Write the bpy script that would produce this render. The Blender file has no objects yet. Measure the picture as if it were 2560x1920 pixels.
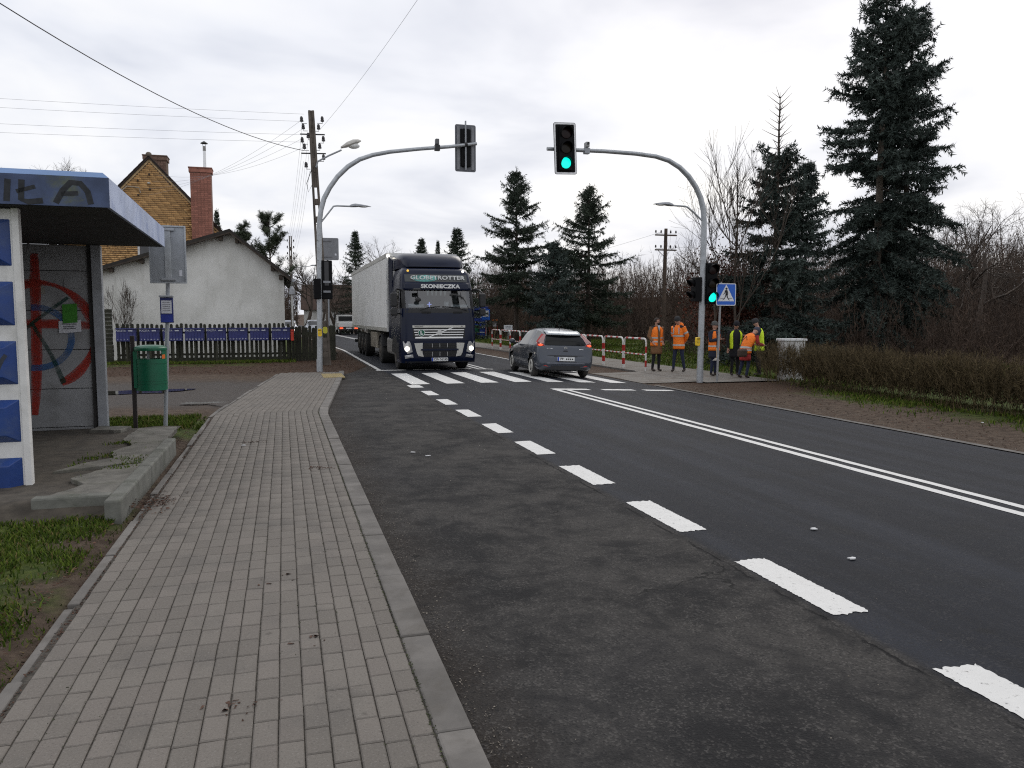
import bpy, bmesh, math, random
import numpy as np
from mathutils import Vector, Matrix
R = math.radians
scene = bpy.context.scene
COL = scene.collection

# ------------------------------------------------------------------ camera
cam_d = bpy.data.cameras.new('camera'); cam = bpy.data.objects.new('camera', cam_d); COL.objects.link(cam)
cam_d.sensor_width = 36.0; cam_d.lens = 27.42; cam_d.clip_start = 0.05; cam_d.clip_end = 3000
cam.location = (0, 0, 1.75); cam.rotation_euler = (R(90 - 4.924), 0, R(-16.264))
scene.camera = cam
scene.render.resolution_x, scene.render.resolution_y = 1024, 768

# ------------------------------------------------------------------ sky, sun, exposure
SUN_EL, SUN_AZ = 38.0, 35.0          # low winter sun behind thick cloud, ahead and to the right
world = bpy.data.worlds.new('World'); scene.world = world; world.use_nodes = True
wt = world.node_tree; wt.nodes.clear()
def wn(t, **k):
    n = wt.nodes.new(t)
    for a, b in k.items(): setattr(n, a, b)
    return n
w_out = wn('ShaderNodeOutputWorld'); w_bg = wn('ShaderNodeBackground'); w_bg2 = wn('ShaderNodeBackground'); w_add = wn('ShaderNodeAddShader')
w_sky = wn('ShaderNodeTexSky', sky_type='NISHITA', sun_disc=False, sun_elevation=R(SUN_EL), sun_rotation=R(SUN_AZ), air_density=1.2, dust_density=4.0)
w_co = wn('ShaderNodeTexCoord'); w_sep = wn('ShaderNodeSeparateXYZ'); wt.links.new(w_co.outputs['Generated'], w_sep.inputs[0])
# cloud sheet: project the direction on a flat layer so the clouds close up towards the horizon
w_z = wn('ShaderNodeMath', operation='ADD'); w_z.inputs[1].default_value = 0.18; wt.links.new(w_sep.outputs[2], w_z.inputs[0])
w_zm = wn('ShaderNodeMath', operation='MAXIMUM'); w_zm.inputs[1].default_value = 0.05; wt.links.new(w_z.outputs[0], w_zm.inputs[0])
w_dx = wn('ShaderNodeMath', operation='DIVIDE'); w_dy = wn('ShaderNodeMath', operation='DIVIDE')
wt.links.new(w_sep.outputs[0], w_dx.inputs[0]); wt.links.new(w_zm.outputs[0], w_dx.inputs[1])
wt.links.new(w_sep.outputs[1], w_dy.inputs[0]); wt.links.new(w_zm.outputs[0], w_dy.inputs[1])
w_cmb = wn('ShaderNodeCombineXYZ'); wt.links.new(w_dx.outputs[0], w_cmb.inputs[0]); wt.links.new(w_dy.outputs[0], w_cmb.inputs[1])
w_no = wn('ShaderNodeTexNoise'); w_no.inputs['Scale'].default_value = 1.15; w_no.inputs['Detail'].default_value = 5; w_no.inputs['Roughness'].default_value = 0.5; w_no.inputs['Distortion'].default_value = 0.35
wt.links.new(w_cmb.outputs[0], w_no.inputs['Vector'])
w_r = wn('ShaderNodeValToRGB'); wt.links.new(w_no.outputs['Fac'], w_r.inputs[0])
w_r.color_ramp.elements[0].position = 0.32; w_r.color_ramp.elements[0].color = (0.60, 0.635, 0.73, 1)
w_r.color_ramp.elements[1].position = 0.64; w_r.color_ramp.elements[1].color = (1.0, 0.995, 0.99, 1)
_e = w_r.color_ramp.elements.new(0.48); _e.color = (0.83, 0.85, 0.91, 1)
wt.links.new(w_r.outputs[0], w_bg.inputs[0]); w_bg.inputs[1].default_value = 1.0
wt.links.new(w_sky.outputs[0], w_bg2.inputs[0]); w_bg2.inputs[1].default_value = 0.008   # what little the sheet lets through
wt.links.new(w_bg.outputs[0], w_add.inputs[0]); wt.links.new(w_bg2.outputs[0], w_add.inputs[1]); wt.links.new(w_add.outputs[0], w_out.inputs[0])
sun_d = bpy.data.lights.new('sun', 'SUN'); sun_d.energy = 0.7; sun_d.angle = R(25); sun_d.color = (1.0, 0.95, 0.88)
sun = bpy.data.objects.new('sun', sun_d); COL.objects.link(sun)
_sd = Vector((math.sin(R(SUN_AZ)) * math.cos(R(SUN_EL)), math.cos(R(SUN_AZ)) * math.cos(R(SUN_EL)), math.sin(R(SUN_EL))))
sun.rotation_euler = _sd.to_track_quat('Z', 'Y').to_euler()
scene.view_settings.view_transform = 'Standard'; scene.view_settings.look = 'None'
scene.view_settings.exposure = 0.0; scene.view_settings.gamma = 1.0; scene.view_settings.use_curve_mapping = False
scene.cycles.use_denoising = False; scene.cycles.filter_width = 1.15; scene.cycles.use_adaptive_sampling = False; scene.cycles.sample_clamp_indirect = 1.2
scene.cycles.max_bounces = 6; scene.cycles.diffuse_bounces = 3; scene.cycles.glossy_bounces = 3; scene.cycles.transmission_bounces = 4; scene.cycles.transparent_max_bounces = 8

# ------------------------------------------------------------------ materials
class NT:
    def __init__(s, m): s.t = m.node_tree; s.t.nodes.clear()
    def n(s, typ, **k):
        x = s.t.nodes.new(typ)
        for a, b in k.items(): setattr(x, a, b)
        return x
    def l(s, a, b): s.t.links.new(a, b)
    def put(s, sock, v):
        if hasattr(v, 'links') or isinstance(v, bpy.types.NodeSocket): s.l(v, sock)
        else: sock.default_value = v
    def math(s, op, a, b=0.0, clamp=False):
        x = s.n('ShaderNodeMath', operation=op, use_clamp=clamp); s.put(x.inputs[0], a); s.put(x.inputs[1], b); return x.outputs[0]
    def soft(s, v, a, b):
        x = s.n('ShaderNodeMapRange', interpolation_type='SMOOTHSTEP'); s.put(x.inputs[0], v); x.inputs[1].default_value = a; x.inputs[2].default_value = b
        return x.outputs[0]
    def noise(s, vec, scale, detail=5, rough=.55, dist=0):
        x = s.n('ShaderNodeTexNoise'); x.inputs['Scale'].default_value = scale; x.inputs['Detail'].default_value = detail
        x.inputs['Roughness'].default_value = rough; x.inputs['Distortion'].default_value = dist
        if vec is not None: s.l(vec, x.inputs['Vector'])
        return x.outputs['Fac']
    def mix(s, f, a, b, mode='MIX'):
        x = s.n('ShaderNodeMix', data_type='RGBA', blend_type=mode); s.put(x.inputs[0], f)
        for i, v in ((6, a), (7, b)):
            if isinstance(v, (tuple, list)): x.inputs[i].default_value = (*v[:3], 1)
            else: s.l(v, x.inputs[i])
        return x.outputs[2]
    def pos(s): return s.n('ShaderNodeNewGeometry').outputs['Position']
    def objc(s): return s.n('ShaderNodeTexCoord').outputs['Object']
    def xyz(s, v):
        x = s.n('ShaderNodeSeparateXYZ'); s.l(v, x.inputs[0]); return x.outputs
    def bsdf(s, col, rough=.7, metal=0, spec=.5, bump=None, bstr=.3, bdist=.01, **extra):
        b = s.n('ShaderNodeBsdfPrincipled'); o = s.n('ShaderNodeOutputMaterial'); s.l(b.outputs[0], o.inputs[0])
        if isinstance(col, (tuple, list)): b.inputs['Base Color'].default_value = (*col[:3], 1)
        else: s.l(col, b.inputs['Base Color'])
        s.put(b.inputs['Roughness'], rough); b.inputs['Metallic'].default_value = metal; b.inputs['Specular IOR Level'].default_value = spec
        if bump is not None:
            q = s.n('ShaderNodeBump'); q.inputs['Strength'].default_value = bstr; q.inputs['Distance'].default_value = bdist
            s.l(bump, q.inputs['Height']); s.l(q.outputs[0], b.inputs['Normal'])
        for k, v in extra.items(): b.inputs[k].default_value = v
        return b
def newmat(name):
    m = bpy.data.materials.new(name); m.use_nodes = True; return m, NT(m)
MATS = {}
def M(name, col=None, rough=.7, var=.18, scale=6, metal=0, spec=.5, bump=0, bscale=60, bdist=.004, col2=None, world_co=False, dirt=None, dirt_amt=.5, dirt_scale=2.0, rnd=0, tint=False, **extra):
    if name in MATS: return MATS[name]
    m, n = newmat(name)
    v = n.pos() if world_co else n.objc()
    f = n.noise(v, scale, 6, .6)
    f = n.soft(f, .3, .7)
    a = tuple(max(0, c * (1 - var)) for c in col); b = tuple(min(1, c * (1 + var)) for c in (col2 or col))
    c = n.mix(f, a, b)
    if rnd or tint:
        q = n.n('ShaderNodeObjectInfo').outputs['Random']
        at = n.n('ShaderNodeAttribute', attribute_name='tint').outputs['Fac']
        w = n.math('FRACT', n.math('ADD', q, at)) if rnd else at
        g = n.math('ADD', n.math('MULTIPLY', w, 2 * (rnd or .35)), 1 - (rnd or .35))
        cc = n.n('ShaderNodeCombineColor')
        for i in range(3): n.l(g, cc.inputs[i])
        c = n.mix(1.0, c, cc.outputs[0], 'MULTIPLY')
    if dirt:
        d = n.soft(n.noise(v, dirt_scale, 6, .65, .4), .45, .75)
        c = n.mix(n.math('MULTIPLY', d, dirt_amt), c, dirt)
    bp = n.noise(v, bscale, 4) if bump else None
    n.bsdf(c, rough, metal, spec, bp, bump, bdist, **extra)
    MATS[name] = m; return m
def emis(name, col, strength):
    m, n = newmat(name); b = n.bsdf((.02, .02, .02), .4); b.inputs['Emission Color'].default_value = (*col, 1); b.inputs['Emission Strength'].default_value = strength
    m.cycles.emission_sampling = 'NONE'   # small lamps in daylight
    MATS[name] = m; return m
def glassmat(name, tint=(.55, .6, .6), refl=.5):
    m, n = newmat(name)
    t = n.n('ShaderNodeBsdfTransparent'); t.inputs[0].default_value = (*tint, 1)
    g = n.n('ShaderNodeBsdfGlossy'); g.inputs['Roughness'].default_value = .03
    fr = n.n('ShaderNodeFresnel'); fr.inputs[0].default_value = 1.5 + refl
    x = n.n('ShaderNodeMixShader'); n.l(fr.outputs[0], x.inputs[0]); n.l(t.outputs[0], x.inputs[1]); n.l(g.outputs[0], x.inputs[2])
    o = n.n('ShaderNodeOutputMaterial'); n.l(x.outputs[0], o.inputs[0]); MATS[name] = m; return m

# ------------------------------------------------------------------ mesh helpers
class MB:
    """collects faces for ONE mesh object"""
    def __init__(s): s.v = []; s.f = []; s.m = []; s.mi = 0
    def add(s, vs, fs):
        o = len(s.v); s.v += [tuple(p) for p in vs]; s.f += [tuple(i + o for i in q) for q in fs]; s.m += [s.mi] * len(fs); return s
    def box(s, x0, x1, y0, y1, z0, z1):
        return s.add([(x0,y0,z0),(x1,y0,z0),(x1,y1,z0),(x0,y1,z0),(x0,y0,z1),(x1,y0,z1),(x1,y1,z1),(x0,y1,z1)],
                     [(0,3,2,1),(4,5,6,7),(0,1,5,4),(1,2,6,5),(2,3,7,6),(3,0,4,7)])
    def cb(s, c, d): return s.box(c[0]-d[0]/2, c[0]+d[0]/2, c[1]-d[1]/2, c[1]+d[1]/2, c[2]-d[2]/2, c[2]+d[2]/2)
    def xf(s, mat, fn):
        t = MB(); fn(t); s.add([tuple(mat @ Vector(p)) for p in t.v], t.f); return s
    def tube(s, pts, r, n=8, caps=True, closed=False):
        pts = [Vector(p) for p in pts]; k = len(pts); rr = r if isinstance(r, (list, tuple)) else [r] * k
        vs = []; up = None
        for i, p in enumerate(pts):
            d = (pts[min(i+1, k-1)] - pts[max(i-1, 0)])
            d = d.normalized() if d.length > 1e-9 else Vector((0,0,1))
            if up is None: up = Vector((0,0,1)) if abs(d.z) < .9 else Vector((1,0,0))
            a = d.cross(up).normalized(); b = a.cross(d).normalized(); up = b
            for j in range(n):
                t = 2*math.pi*j/n; vs.append(p + (a*math.cos(t) + b*math.sin(t)) * rr[i])
        fs = [(i*n+j, i*n+(j+1)%n, (i+1)*n+(j+1)%n, (i+1)*n+j) for i in range(k-1) for j in range(n)]
        if caps: fs += [tuple(range(n-1,-1,-1)), tuple((k-1)*n+j for j in range(n))]
        return s.add(vs, fs)
    def lathe(s, prof, c=(0,0,0), n=20, axis='z'):
        vs = []; k = len(prof)
        for r, h in prof:
            for j in range(n):
                t = 2*math.pi*j/n; x, y = r*math.cos(t), r*math.sin(t)
                p = (x, y, h) if axis == 'z' else ((h, x, y) if axis == 'x' else (y, h, x))
                vs.append((p[0]+c[0], p[1]+c[1], p[2]+c[2]))
        fs = [(i*n+j, i*n+(j+1)%n, (i+1)*n+(j+1)%n, (i+1)*n+j) for i in range(k-1) for j in range(n)]
        fs += [tuple(range(n-1,-1,-1)), tuple((k-1)*n+j for j in range(n))]
        return s.add(vs, fs)
    def prism(s, poly, a, b, plane='xz'):
        """extrude a 2D polygon between a and b along the third axis"""
        def P(u, w, t): return {'xz': (u, t, w), 'xy': (u, w, t), 'yz': (t, u, w)}[plane]
        k = len(poly); vs = [P(u, w, a) for u, w in poly] + [P(u, w, b) for u, w in poly]
        fs = [tuple(range(k)), tuple(range(2*k-1, k-1, -1))] + [(i, (i+1) % k + 0, (i+1) % k + k, i + k) for i in range(k)]
        return s.add(vs, fs)
    def grid(s, fn, us, ws):
        nu, nw = len(us), len(ws); vs = [fn(u, w) for w in ws for u in us]
        return s.add(vs, [(j*nu+i, j*nu+i+1, (j+1)*nu+i+1, (j+1)*nu+i) for j in range(nw-1) for i in range(nu-1)])
    def ball(s, c, r, n=12, m=8, sc=(1,1,1)):
        prof = [(max(1e-4, math.sin(math.pi*i/m))*r, -math.cos(math.pi*i/m)*r) for i in range(m+1)]
        t = MB().lathe(prof, n=n); return s.add([(p[0]*sc[0]+c[0], p[1]*sc[1]+c[1], p[2]*sc[2]+c[2]) for p in t.v], t.f)
def rrect(w, h, r, n=4):
    """rounded rectangle outline centred on 0"""
    o = []
    for cx, cy, a0 in ((w/2-r, h/2-r, 0), (-w/2+r, h/2-r, 90), (-w/2+r, -h/2+r, 180), (w/2-r, -h/2+r, 270)):
        for i in range(n+1): a = R(a0 + 90*i/n); o.append((cx + r*math.cos(a), cy + r*math.sin(a)))
    return o
def link(name, data): o = bpy.data.objects.new(name, data); COL.objects.link(o); return o
def mesh_from(name, mb, fix=True):
    me = bpy.data.meshes.new(name); me.from_pydata(mb.v, [], mb.f)
    if any(mb.m): me.polygons.foreach_set('material_index', mb.m)
    if fix:
        bm = bmesh.new(); bm.from_mesh(me); bmesh.ops.recalc_face_normals(bm, faces=bm.faces); bm.to_mesh(me); bm.free()
    return me
def obj(name, mb, mat, parent=None, smooth=False, bevel=0, loc=None, rotz=None, fix=True, angle=40):
    me = mb if isinstance(mb, bpy.types.Mesh) else mesh_from(name, mb, fix)
    for q in (mat if isinstance(mat, (list, tuple)) else [mat]): me.materials.append(q)
    if smooth:
        me.polygons.foreach_set('use_smooth', [True]*len(me.polygons))
        try: me.set_sharp_from_angle(angle=R(angle))
        except Exception: pass
    o = link(name, me)
    if bevel:
        b = o.modifiers.new('b', 'BEVEL'); b.width = bevel; b.segments = 2; b.limit_method = 'ANGLE'; b.angle_limit = R(40)
    if parent: o.parent = parent
    if loc: o.location = loc
    if rotz is not None: o.rotation_euler[2] = rotz
    return o
def tag(o, label=None, cat=None, group=None, kind=None):
    for k, v in (('label', label), ('category', cat), ('group', group), ('kind', kind)):
        if v: o[k] = v
    return o
def thing(name, label, cat, loc=(0,0,0), rotz=0, group=None):
    o = link(name, None); o.location = loc; o.rotation_euler = (0, 0, rotz); o.empty_display_size = .2
    return tag(o, label, cat, group)
def struct(name, mb, mat, **k): o = obj(name, mb, mat, **k); o['kind'] = 'structure'; return o
def copy_tree(o, parent=None):
    c = o.copy(); COL.objects.link(c); c.parent = parent
    for ch in list(o.children): copy_tree(ch, c)
    return c
def np_mesh(name, V, F, tint=None, smooth=False):
    """fast mesh from numpy arrays; F is (n,3) or (n,4)"""
    me = bpy.data.meshes.new(name); V = np.asarray(V, np.float32); F = np.asarray(F, np.int32); n, k = F.shape
    me.vertices.add(len(V)); me.vertices.foreach_set('co', V.ravel())
    me.loops.add(n*k); me.loops.foreach_set('vertex_index', F.ravel())
    me.polygons.add(n); me.polygons.foreach_set('loop_start', np.arange(0, n*k, k, dtype=np.int32))
    try: me.polygons.foreach_set('loop_total', np.full(n, k, np.int32))
    except Exception: pass
    if tint is not None:
        a = me.attributes.new('tint', 'FLOAT', 'FACE'); a.data.foreach_set('value', np.asarray(tint, np.float32))
    me.update(calc_edges=True); me.validate()
    if smooth: me.polygons.foreach_set('use_smooth', [True]*n)
    return me
FONT_DG = []
def text(name, s, size, mat, parent, mtx, bold=0.0, ext=.001, spacing=1.0, wx=1.0, align='CENTER'):
    """flat lettering: a thin text mesh; text x -> local x, text y -> local z after mtx"""
    cu = bpy.data.curves.new(name, 'FONT'); cu.body = s; cu.size = size; cu.align_x = align; cu.align_y = 'CENTER'; cu.extrude = ext; cu.offset = bold; cu.space_character = spacing; cu.resolution_u = 3
    t = link(name, cu); bpy.context.view_layer.update()
    me = bpy.data.meshes.new_from_object(t.evaluated_get(bpy.context.evaluated_depsgraph_get()))
    bpy.data.objects.remove(t); bpy.data.curves.remove(cu)
    me.transform(Matrix.Diagonal((wx, 1, 1, 1))); me.transform(mtx)
    me.name = name; me.materials.clear(); me.materials.append(mat)
    o = link(name, me); o.parent = parent; return o
FRONT = Matrix.Rotation(R(90), 4, 'X')        # readable from -Y
def T3(x, y, z): return Matrix.Translation((x, y, z))
rng = np.random.default_rng(11); random.seed(11)
def gz(x):
    """cross fall of the road: level to the crown, then falling to the right-hand edge"""
    return 0.0 if x <= 6.4 else (-0.12 if x >= 9.6 else -0.12*(x-6.4)/3.2)
def vnoise(x, y, s=1.0, seed=0):
    """cheap smooth value noise for numpy arrays"""
    x = np.asarray(x, float)/s; y = np.asarray(y, float)/s
    xi, yi = np.floor(x).astype(int), np.floor(y).astype(int); fx, fy = x-xi, y-yi; fx = fx*fx*(3-2*fx); fy = fy*fy*(3-2*fy)
    def h(a, b): q = np.sin(a*127.1 + b*311.7 + seed*74.7)*43758.5453; return q-np.floor(q)
    return (h(xi,yi)*(1-fx)+h(xi+1,yi)*fx)*(1-fy) + (h(xi,yi+1)*(1-fx)+h(xi+1,yi+1)*fx)*fy
# ================================================================== GROUND, ROAD, PAVEMENT
def bend(y):  # the road swings gently left beyond the crossing
    return -0.045*max(0.0, y-42) + (0.0 if y < 46 or y < 42 else 0.0)
def left_edge(y):
    if y < 14.3: return 0.70
    if y < 23.8: return 0.70 + .105*(y-14.3)
    if y < 28: return 1.70 + .262*(y-23.8)
    return 2.80 + bend(y)
def ss(t): t = min(1, max(0, t)); return t*t*(3-2*t)
xs = [-700,-400,-200,-110,-70,-50,-38,-30,-24,-20,-17,-15] + list(np.arange(-13.5, 0.4, .25)) + list(np.arange(0.4, 3.4, .12)) + [4,5,6,7,8,9] + list(np.arange(9.2, 10.2, .1)) + list(np.arange(10.4, 16.4, .25)) + [17,18,19.5,21,23,25,28,31,34,38,43,50,60,75,95,120,160,220,320,500,800]
ys = [-60,-30,-18,-12] + list(np.arange(-8, 33, .3)) + [33.5,34.5,36,38,40,42,45,48,52,56,60,65,70,76,82,88,95,103,112,122,135,150,170,200,240,300,400,600,1000]
def ground_z(x, y):
    le = left_edge(y); sh = bend(y)
    n1 = float(vnoise(x, y, .7, 3))-.5; n2 = float(vnoise(x, y, 2.5, 5))-.5
    zl = .03 + .02*n1 + .05*n2*ss((-1.4-x)/1.5) if y > 8 else .03 + .02*n1
    if x > -1.4 and x < .8 + .105*max(0, y-14.3) and y < 24.6: zl = -.02
    zr = -.115 + .03*n1*ss((x-9.9)/.8) + .03*n2
    if x > 14: zr += .05*ss((x-14)/6)
    if 9.7 < x < 14.1 and y > 19.4: zr = -.135 if (x > 11.3 or y < 24.3) else zr
    a = ss((x-(le-.05))/.3); b = ss((x-(9.52+sh))/.16)
    z = zl*(1-a) + (-.2)*a if x < 6 else (-.26)*(1-b) + zr*b
    # low banks added behind the woods, raised to block the horizon light
    z += 3.2*ss((x-46)/26) + 3.0*ss((y-112)/45)*ss((abs(x-2-bend(y))-9)/14) + 2.5*ss((-x-45)/30)
    return z
g = MB(); g.grid(lambda x, y: (x, y, ground_z(x, y)), xs, ys)
m, n = newmat('soil_and_grass'); MATS['ground'] = m
P = n.pos(); X, Y, Z = n.xyz(P)
nA = n.noise(P, 1.1, 6, .6); nB = n.noise(P, 7, 6, .65); nC = n.noise(P, 55, 5, .7); nD = n.noise(P, .35, 4)
wob = n.math('MULTIPLY', n.math('SUBTRACT', nA, .5), 1.6)
Xw = n.math('ADD', X, wob); Yw = n.math('ADD', Y, wob)
soil = n.mix(n.soft(nB, .3, .7), (.055, .036, .024), (.125, .090, .064))
soil = n.mix(n.soft(nC, .62, .8), soil, (.20, .17, .14))
leafy = n.mix(n.soft(nC, .35, .7), (.040, .022, .013), (.105, .062, .036))
grass = n.mix(n.soft(nB, .3, .72), (.034, .054, .008), (.095, .120, .020))
grass = n.mix(n.soft(nC, .6, .8), grass, (.11, .09, .035))
def AND(*a):
    r = a[0]
    for q in a[1:]: r = n.math('MULTIPLY', r, q)
    return r
patchy = n.soft(nA, .40, .56)
left = n.soft(X, 1.5, 1.1)
c = soil
c = n.mix(AND(left, n.soft(Yw, 25.0, 26.5), n.soft(Yw, 36, 33)), c, leafy)
c = n.mix(AND(n.soft(X, 3.4, 2.6), n.soft(Y, 24.2, 25.2)), c, leafy)
wet = AND(left, n.soft(Yw, 15.2, 16.8), n.soft(Yw, 23.5, 21.5), n.soft(Xw, .6, -.6))
c = n.mix(n.math('MULTIPLY', wet, .7), c, (.024, .020, .018))
c = n.mix(AND(n.soft(X, -1.25, -1.45), n.soft(Yw, 9.2, 8.4), n.soft(n.math('ADD', nA, n.math('MULTIPLY', n.soft(X, -1.3, -2.2), .25)), .46, .62)), c, grass)
c = n.mix(AND(n.soft(Xw, -.7, -1.3), n.soft(Y, 11.6, 12.2), n.soft(Yw, 14.6, 13.6)), c, grass)
c = n.mix(AND(n.soft(X, -.5, -2), n.soft(Yw, 28.2, 29.4), n.soft(Y, 33, 31.5), patchy), c, grass)
c = n.mix(AND(left, n.soft(Y, 33, 34)), c, grass)
right = n.soft(X, 9.3, 9.5)
c = n.mix(AND(right, n.soft(Xw, 9.9, 11.2), n.soft(Yw, 15.5, 17.5)), c, leafy)
c = n.mix(AND(right, n.soft(Xw, 11.6, 12.6), n.soft(Yw, 17.5, 15.5), n.soft(nA, .36, .52)), c, grass)
c = n.mix(n.soft(Xw, 13.7, 14.2), c, grass)
c = n.mix(AND(right, n.soft(Y, 45, 60)), c, grass)
c = n.mix(AND(n.soft(Xw, 16.5, 19), n.soft(Yw, 36, 32)), c, leafy); c = n.mix(n.soft(X, 24, 30), c, leafy)
c = n.mix(n.soft(Y, 95, 112), c, leafy)
rgh = n.math('SUBTRACT', .95, n.math('MULTIPLY', wet, .35))
n.bsdf(c, rgh, 0, .3, n.math('ADD', nC, n.math('MULTIPLY', nB, 1.5)), .9, .03)
ground = struct('ground', g, m, smooth=True, angle=80)

# ---- carriageway
ry = list(np.arange(-14, 48, .5)) + list(range(48, 110, 3)) + [112,120,130,145,165,190,220,260]
g = MB()
fr = [0, .2, .4, .6, .7, .8, .9, 1.0]
def road_pt(u, y):
    a = left_edge(y)-.06; sh = bend(y)
    x = [a, 3.02+sh, 4.7+sh, 6.4+sh, 7.2+sh, 8.0+sh, 8.8+sh, 9.61+sh][u]
    jit = (.03*(float(vnoise(7.7, y, .8, 9))-.5) if u == 7 else 0)
    return (x+jit, y, gz(x-sh))
g.grid(road_pt, range(8), ry)
m, n = newmat('asphalt'); P = n.pos(); X, Y, Z = n.xyz(P)
jx = n.math('ADD', X, n.math('MULTIPLY', n.math('SUBTRACT', n.noise(P, 2.2, 5, .7), .5), .10))
old = n.soft(n.math('ADD', jx, 0.0), 3.10, 3.0)
agg = n.n('ShaderNodeTexVoronoi'); agg.inputs['Scale'].default_value = 95; n.l(P, agg.inputs['Vector'])
grain = n.noise(P, 160, 3, .7); blot = n.noise(P, 1.3, 6, .62, .3); big = n.noise(P, .33, 4)
mp = n.n('ShaderNodeMapping'); mp.inputs['Scale'].default_value = (2.6, .12, 1); n.l(P, mp.inputs['Vector'])
track = n.soft(n.noise(mp.outputs[0], 1.0, 3), .35, .7)
new_c = n.mix(track, (.0125, .014, .019), (.024, .027, .036))
new_c = n.mix(n.math('MULTIPLY', n.soft(blot, .5, .75), .7), new_c, (.013, .0135, .016))
b2 = n.noise(P, 4.2, 6, .7, .6)
old_c = n.mix(n.soft(n.math('ADD', n.math('MULTIPLY', blot, .6), n.math('MULTIPLY', b2, .4)), .38, .62), (.019, .0185, .019), (.060, .056, .052))
old_c = n.mix(n.math('MULTIPLY', n.soft(big, .45, .65), .5), old_c, (.036, .035, .036))
edge = n.soft(n.math('ADD', n.math('SUBTRACT', X, n.math('MULTIPLY', n.math('MAXIMUM', n.math('SUBTRACT', Y, 14.3), 0), .105)), n.math('MULTIPLY', n.math('SUBTRACT', blot, .5), .9)), 1.15, .62)
old_c = n.mix(n.math('MULTIPLY', edge, .7), old_c, (.034, .027, .022))
c = n.mix(old, new_c, old_c)
pick = n.n('ShaderNodeSeparateColor'); n.l(agg.outputs['Color'], pick.inputs[0])
st = n.math('MULTIPLY', n.soft(pick.outputs[0], .72, .9), n.math('ADD', .28, n.math('MULTIPLY', old, .45)))
c = n.mix(n.math('MULTIPLY', n.math('MULTIPLY', st, n.soft(b2, .35, .6)), .5), c, (.150, .140, .130))
c = n.mix(n.math('MULTIPLY', n.soft(pick.outputs[1], .75, .95), .6), c, (.018, .018, .019))
# tar joint between the old lay-by and the new lane, cracked open in places
cd = n.math('ABSOLUTE', n.math('SUBTRACT', n.math('ADD', X, n.math('MULTIPLY', n.math('SUBTRACT', n.noise(P, 5, 6, .7), .5), .13)), 2.98))
crack = n.math('MULTIPLY', n.soft(cd, .016, .006), n.soft(n.noise(P, 1.7, 3), .42, .56))
c = n.mix(n.math('MULTIPLY', crack, .85), c, (.008, .008, .009))
dust = n.math('MULTIPLY', n.soft(Y, 24.0, 27.5), n.soft(n.math('ADD', X, 0.0), 3.2, 2.2))
c = n.mix(n.math('MULTIPLY', dust, .6), c, (.085, .062, .045))
hb = n.math('ADD', n.math('MULTIPLY', agg.outputs['Distance'], n.math('ADD', .5, n.math('MULTIPLY', old, .8))), n.math('SUBTRACT', grain, n.math('MULTIPLY', crack, 4)))
vc = n.n('ShaderNodeTexVoronoi', feature='DISTANCE_TO_EDGE'); vc.inputs['Scale'].default_value = .55; dv = n.n('ShaderNodeVectorMath', operation='ADD'); n.l(P, dv.inputs[0]); nz = n.n('ShaderNodeTexNoise'); nz.inputs['Scale'].default_value = 1.6; nz.inputs['Detail'].default_value = 7; n.l(P, nz.inputs['Vector']); n.l(nz.outputs['Color'], dv.inputs[1]); n.l(dv.outputs[0], vc.inputs['Vector'])
ck2 = n.math('MULTIPLY', n.math('MULTIPLY', n.soft(vc.outputs['Distance'], .007, .002), n.soft(n.noise(P, .5, 3), .50, .60)), old)
c = n.mix(n.math('MULTIPLY', ck2, .8), c, (.007,.007,.007)); oil = n.math('MULTIPLY', n.soft(n.noise(P, 3.1, 2, .4), .70, .78), .6); c = n.mix(oil, c, (.012,.012,.013))
n.bsdf(c, n.math('ADD', .74, n.math('MULTIPLY', old, .12)), 0, .15, hb, .7, .006); MATS['asphalt'] = m
road = struct('road', g, m, smooth=True, angle=80)

# ---- painted markings: thin worn sheets with ragged edges, parts of the road
m, n = newmat('road_paint'); P = n.pos()
w1 = n.soft(n.noise(P, 24, 7, .8), .575, .66); w2 = n.soft(n.noise(P, 4.5, 5, .6), .55, .8)
c = n.mix(n.noise(P, 9, 5), (.60, .595, .575), (.73, .725, .70)); c = n.mix(n.math('MULTIPLY', w2, .25), c, (.42, .40, .37))
c = n.mix(n.math('MULTIPLY', w1, .85), c, (.07, .068, .066)); n.bsdf(c, .6, 0, .4, n.noise(P, 120, 3), .4, .004); MATS['paint'] = m
def paint(name, x0, x1, y0, y1, step=.06, jit=.008, sk=0.0, lift=.004):
    ny = max(2, int(min(400, (y1-y0)/step))+1); yy = np.linspace(y0, y1, ny); b = MB(); nx = max(3, int((x1-x0)/(.02 if step < .02 else .12))+1); xx = np.linspace(x0, x1, nx)
    def P_(i, j):
        x, y = xx[i], yy[j]; sh = bend(y)
        if i in (0, nx-1): x += random.uniform(-jit, jit)
        if j in (0, ny-1): y += random.uniform(-jit, jit)*3
        return (x+sh+sk*(y-y0), y, gz(x)+lift)
    b.grid(P_, range(nx), range(ny)); return obj(name, b, MATS['paint'], road)
for yf in (1.05, 3.0, 4.80, 6.66, 8.52, 10.40, 12.30, 14.30, 16.25, 18.2, 19.95):
    if yf < 19: paint('lane_dash', 3.06, 3.31, yf-1.06, yf, .014 if yf < 9 else .04, .006)
    else: paint('lane_dash', 2.98, 3.3, yf-.82, yf-.12, .04, .012)
for i in range(7): paint('zebra_stripe', 3.14+.93*i, 3.62+.93*i, 20.05, 24.05, .1, .008)
paint('centre_line', 6.20, 6.32, -14, 17.55, .25, .006); paint('centre_line', 6.46, 6.58, -14, 17.5, .25, .006)
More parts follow.
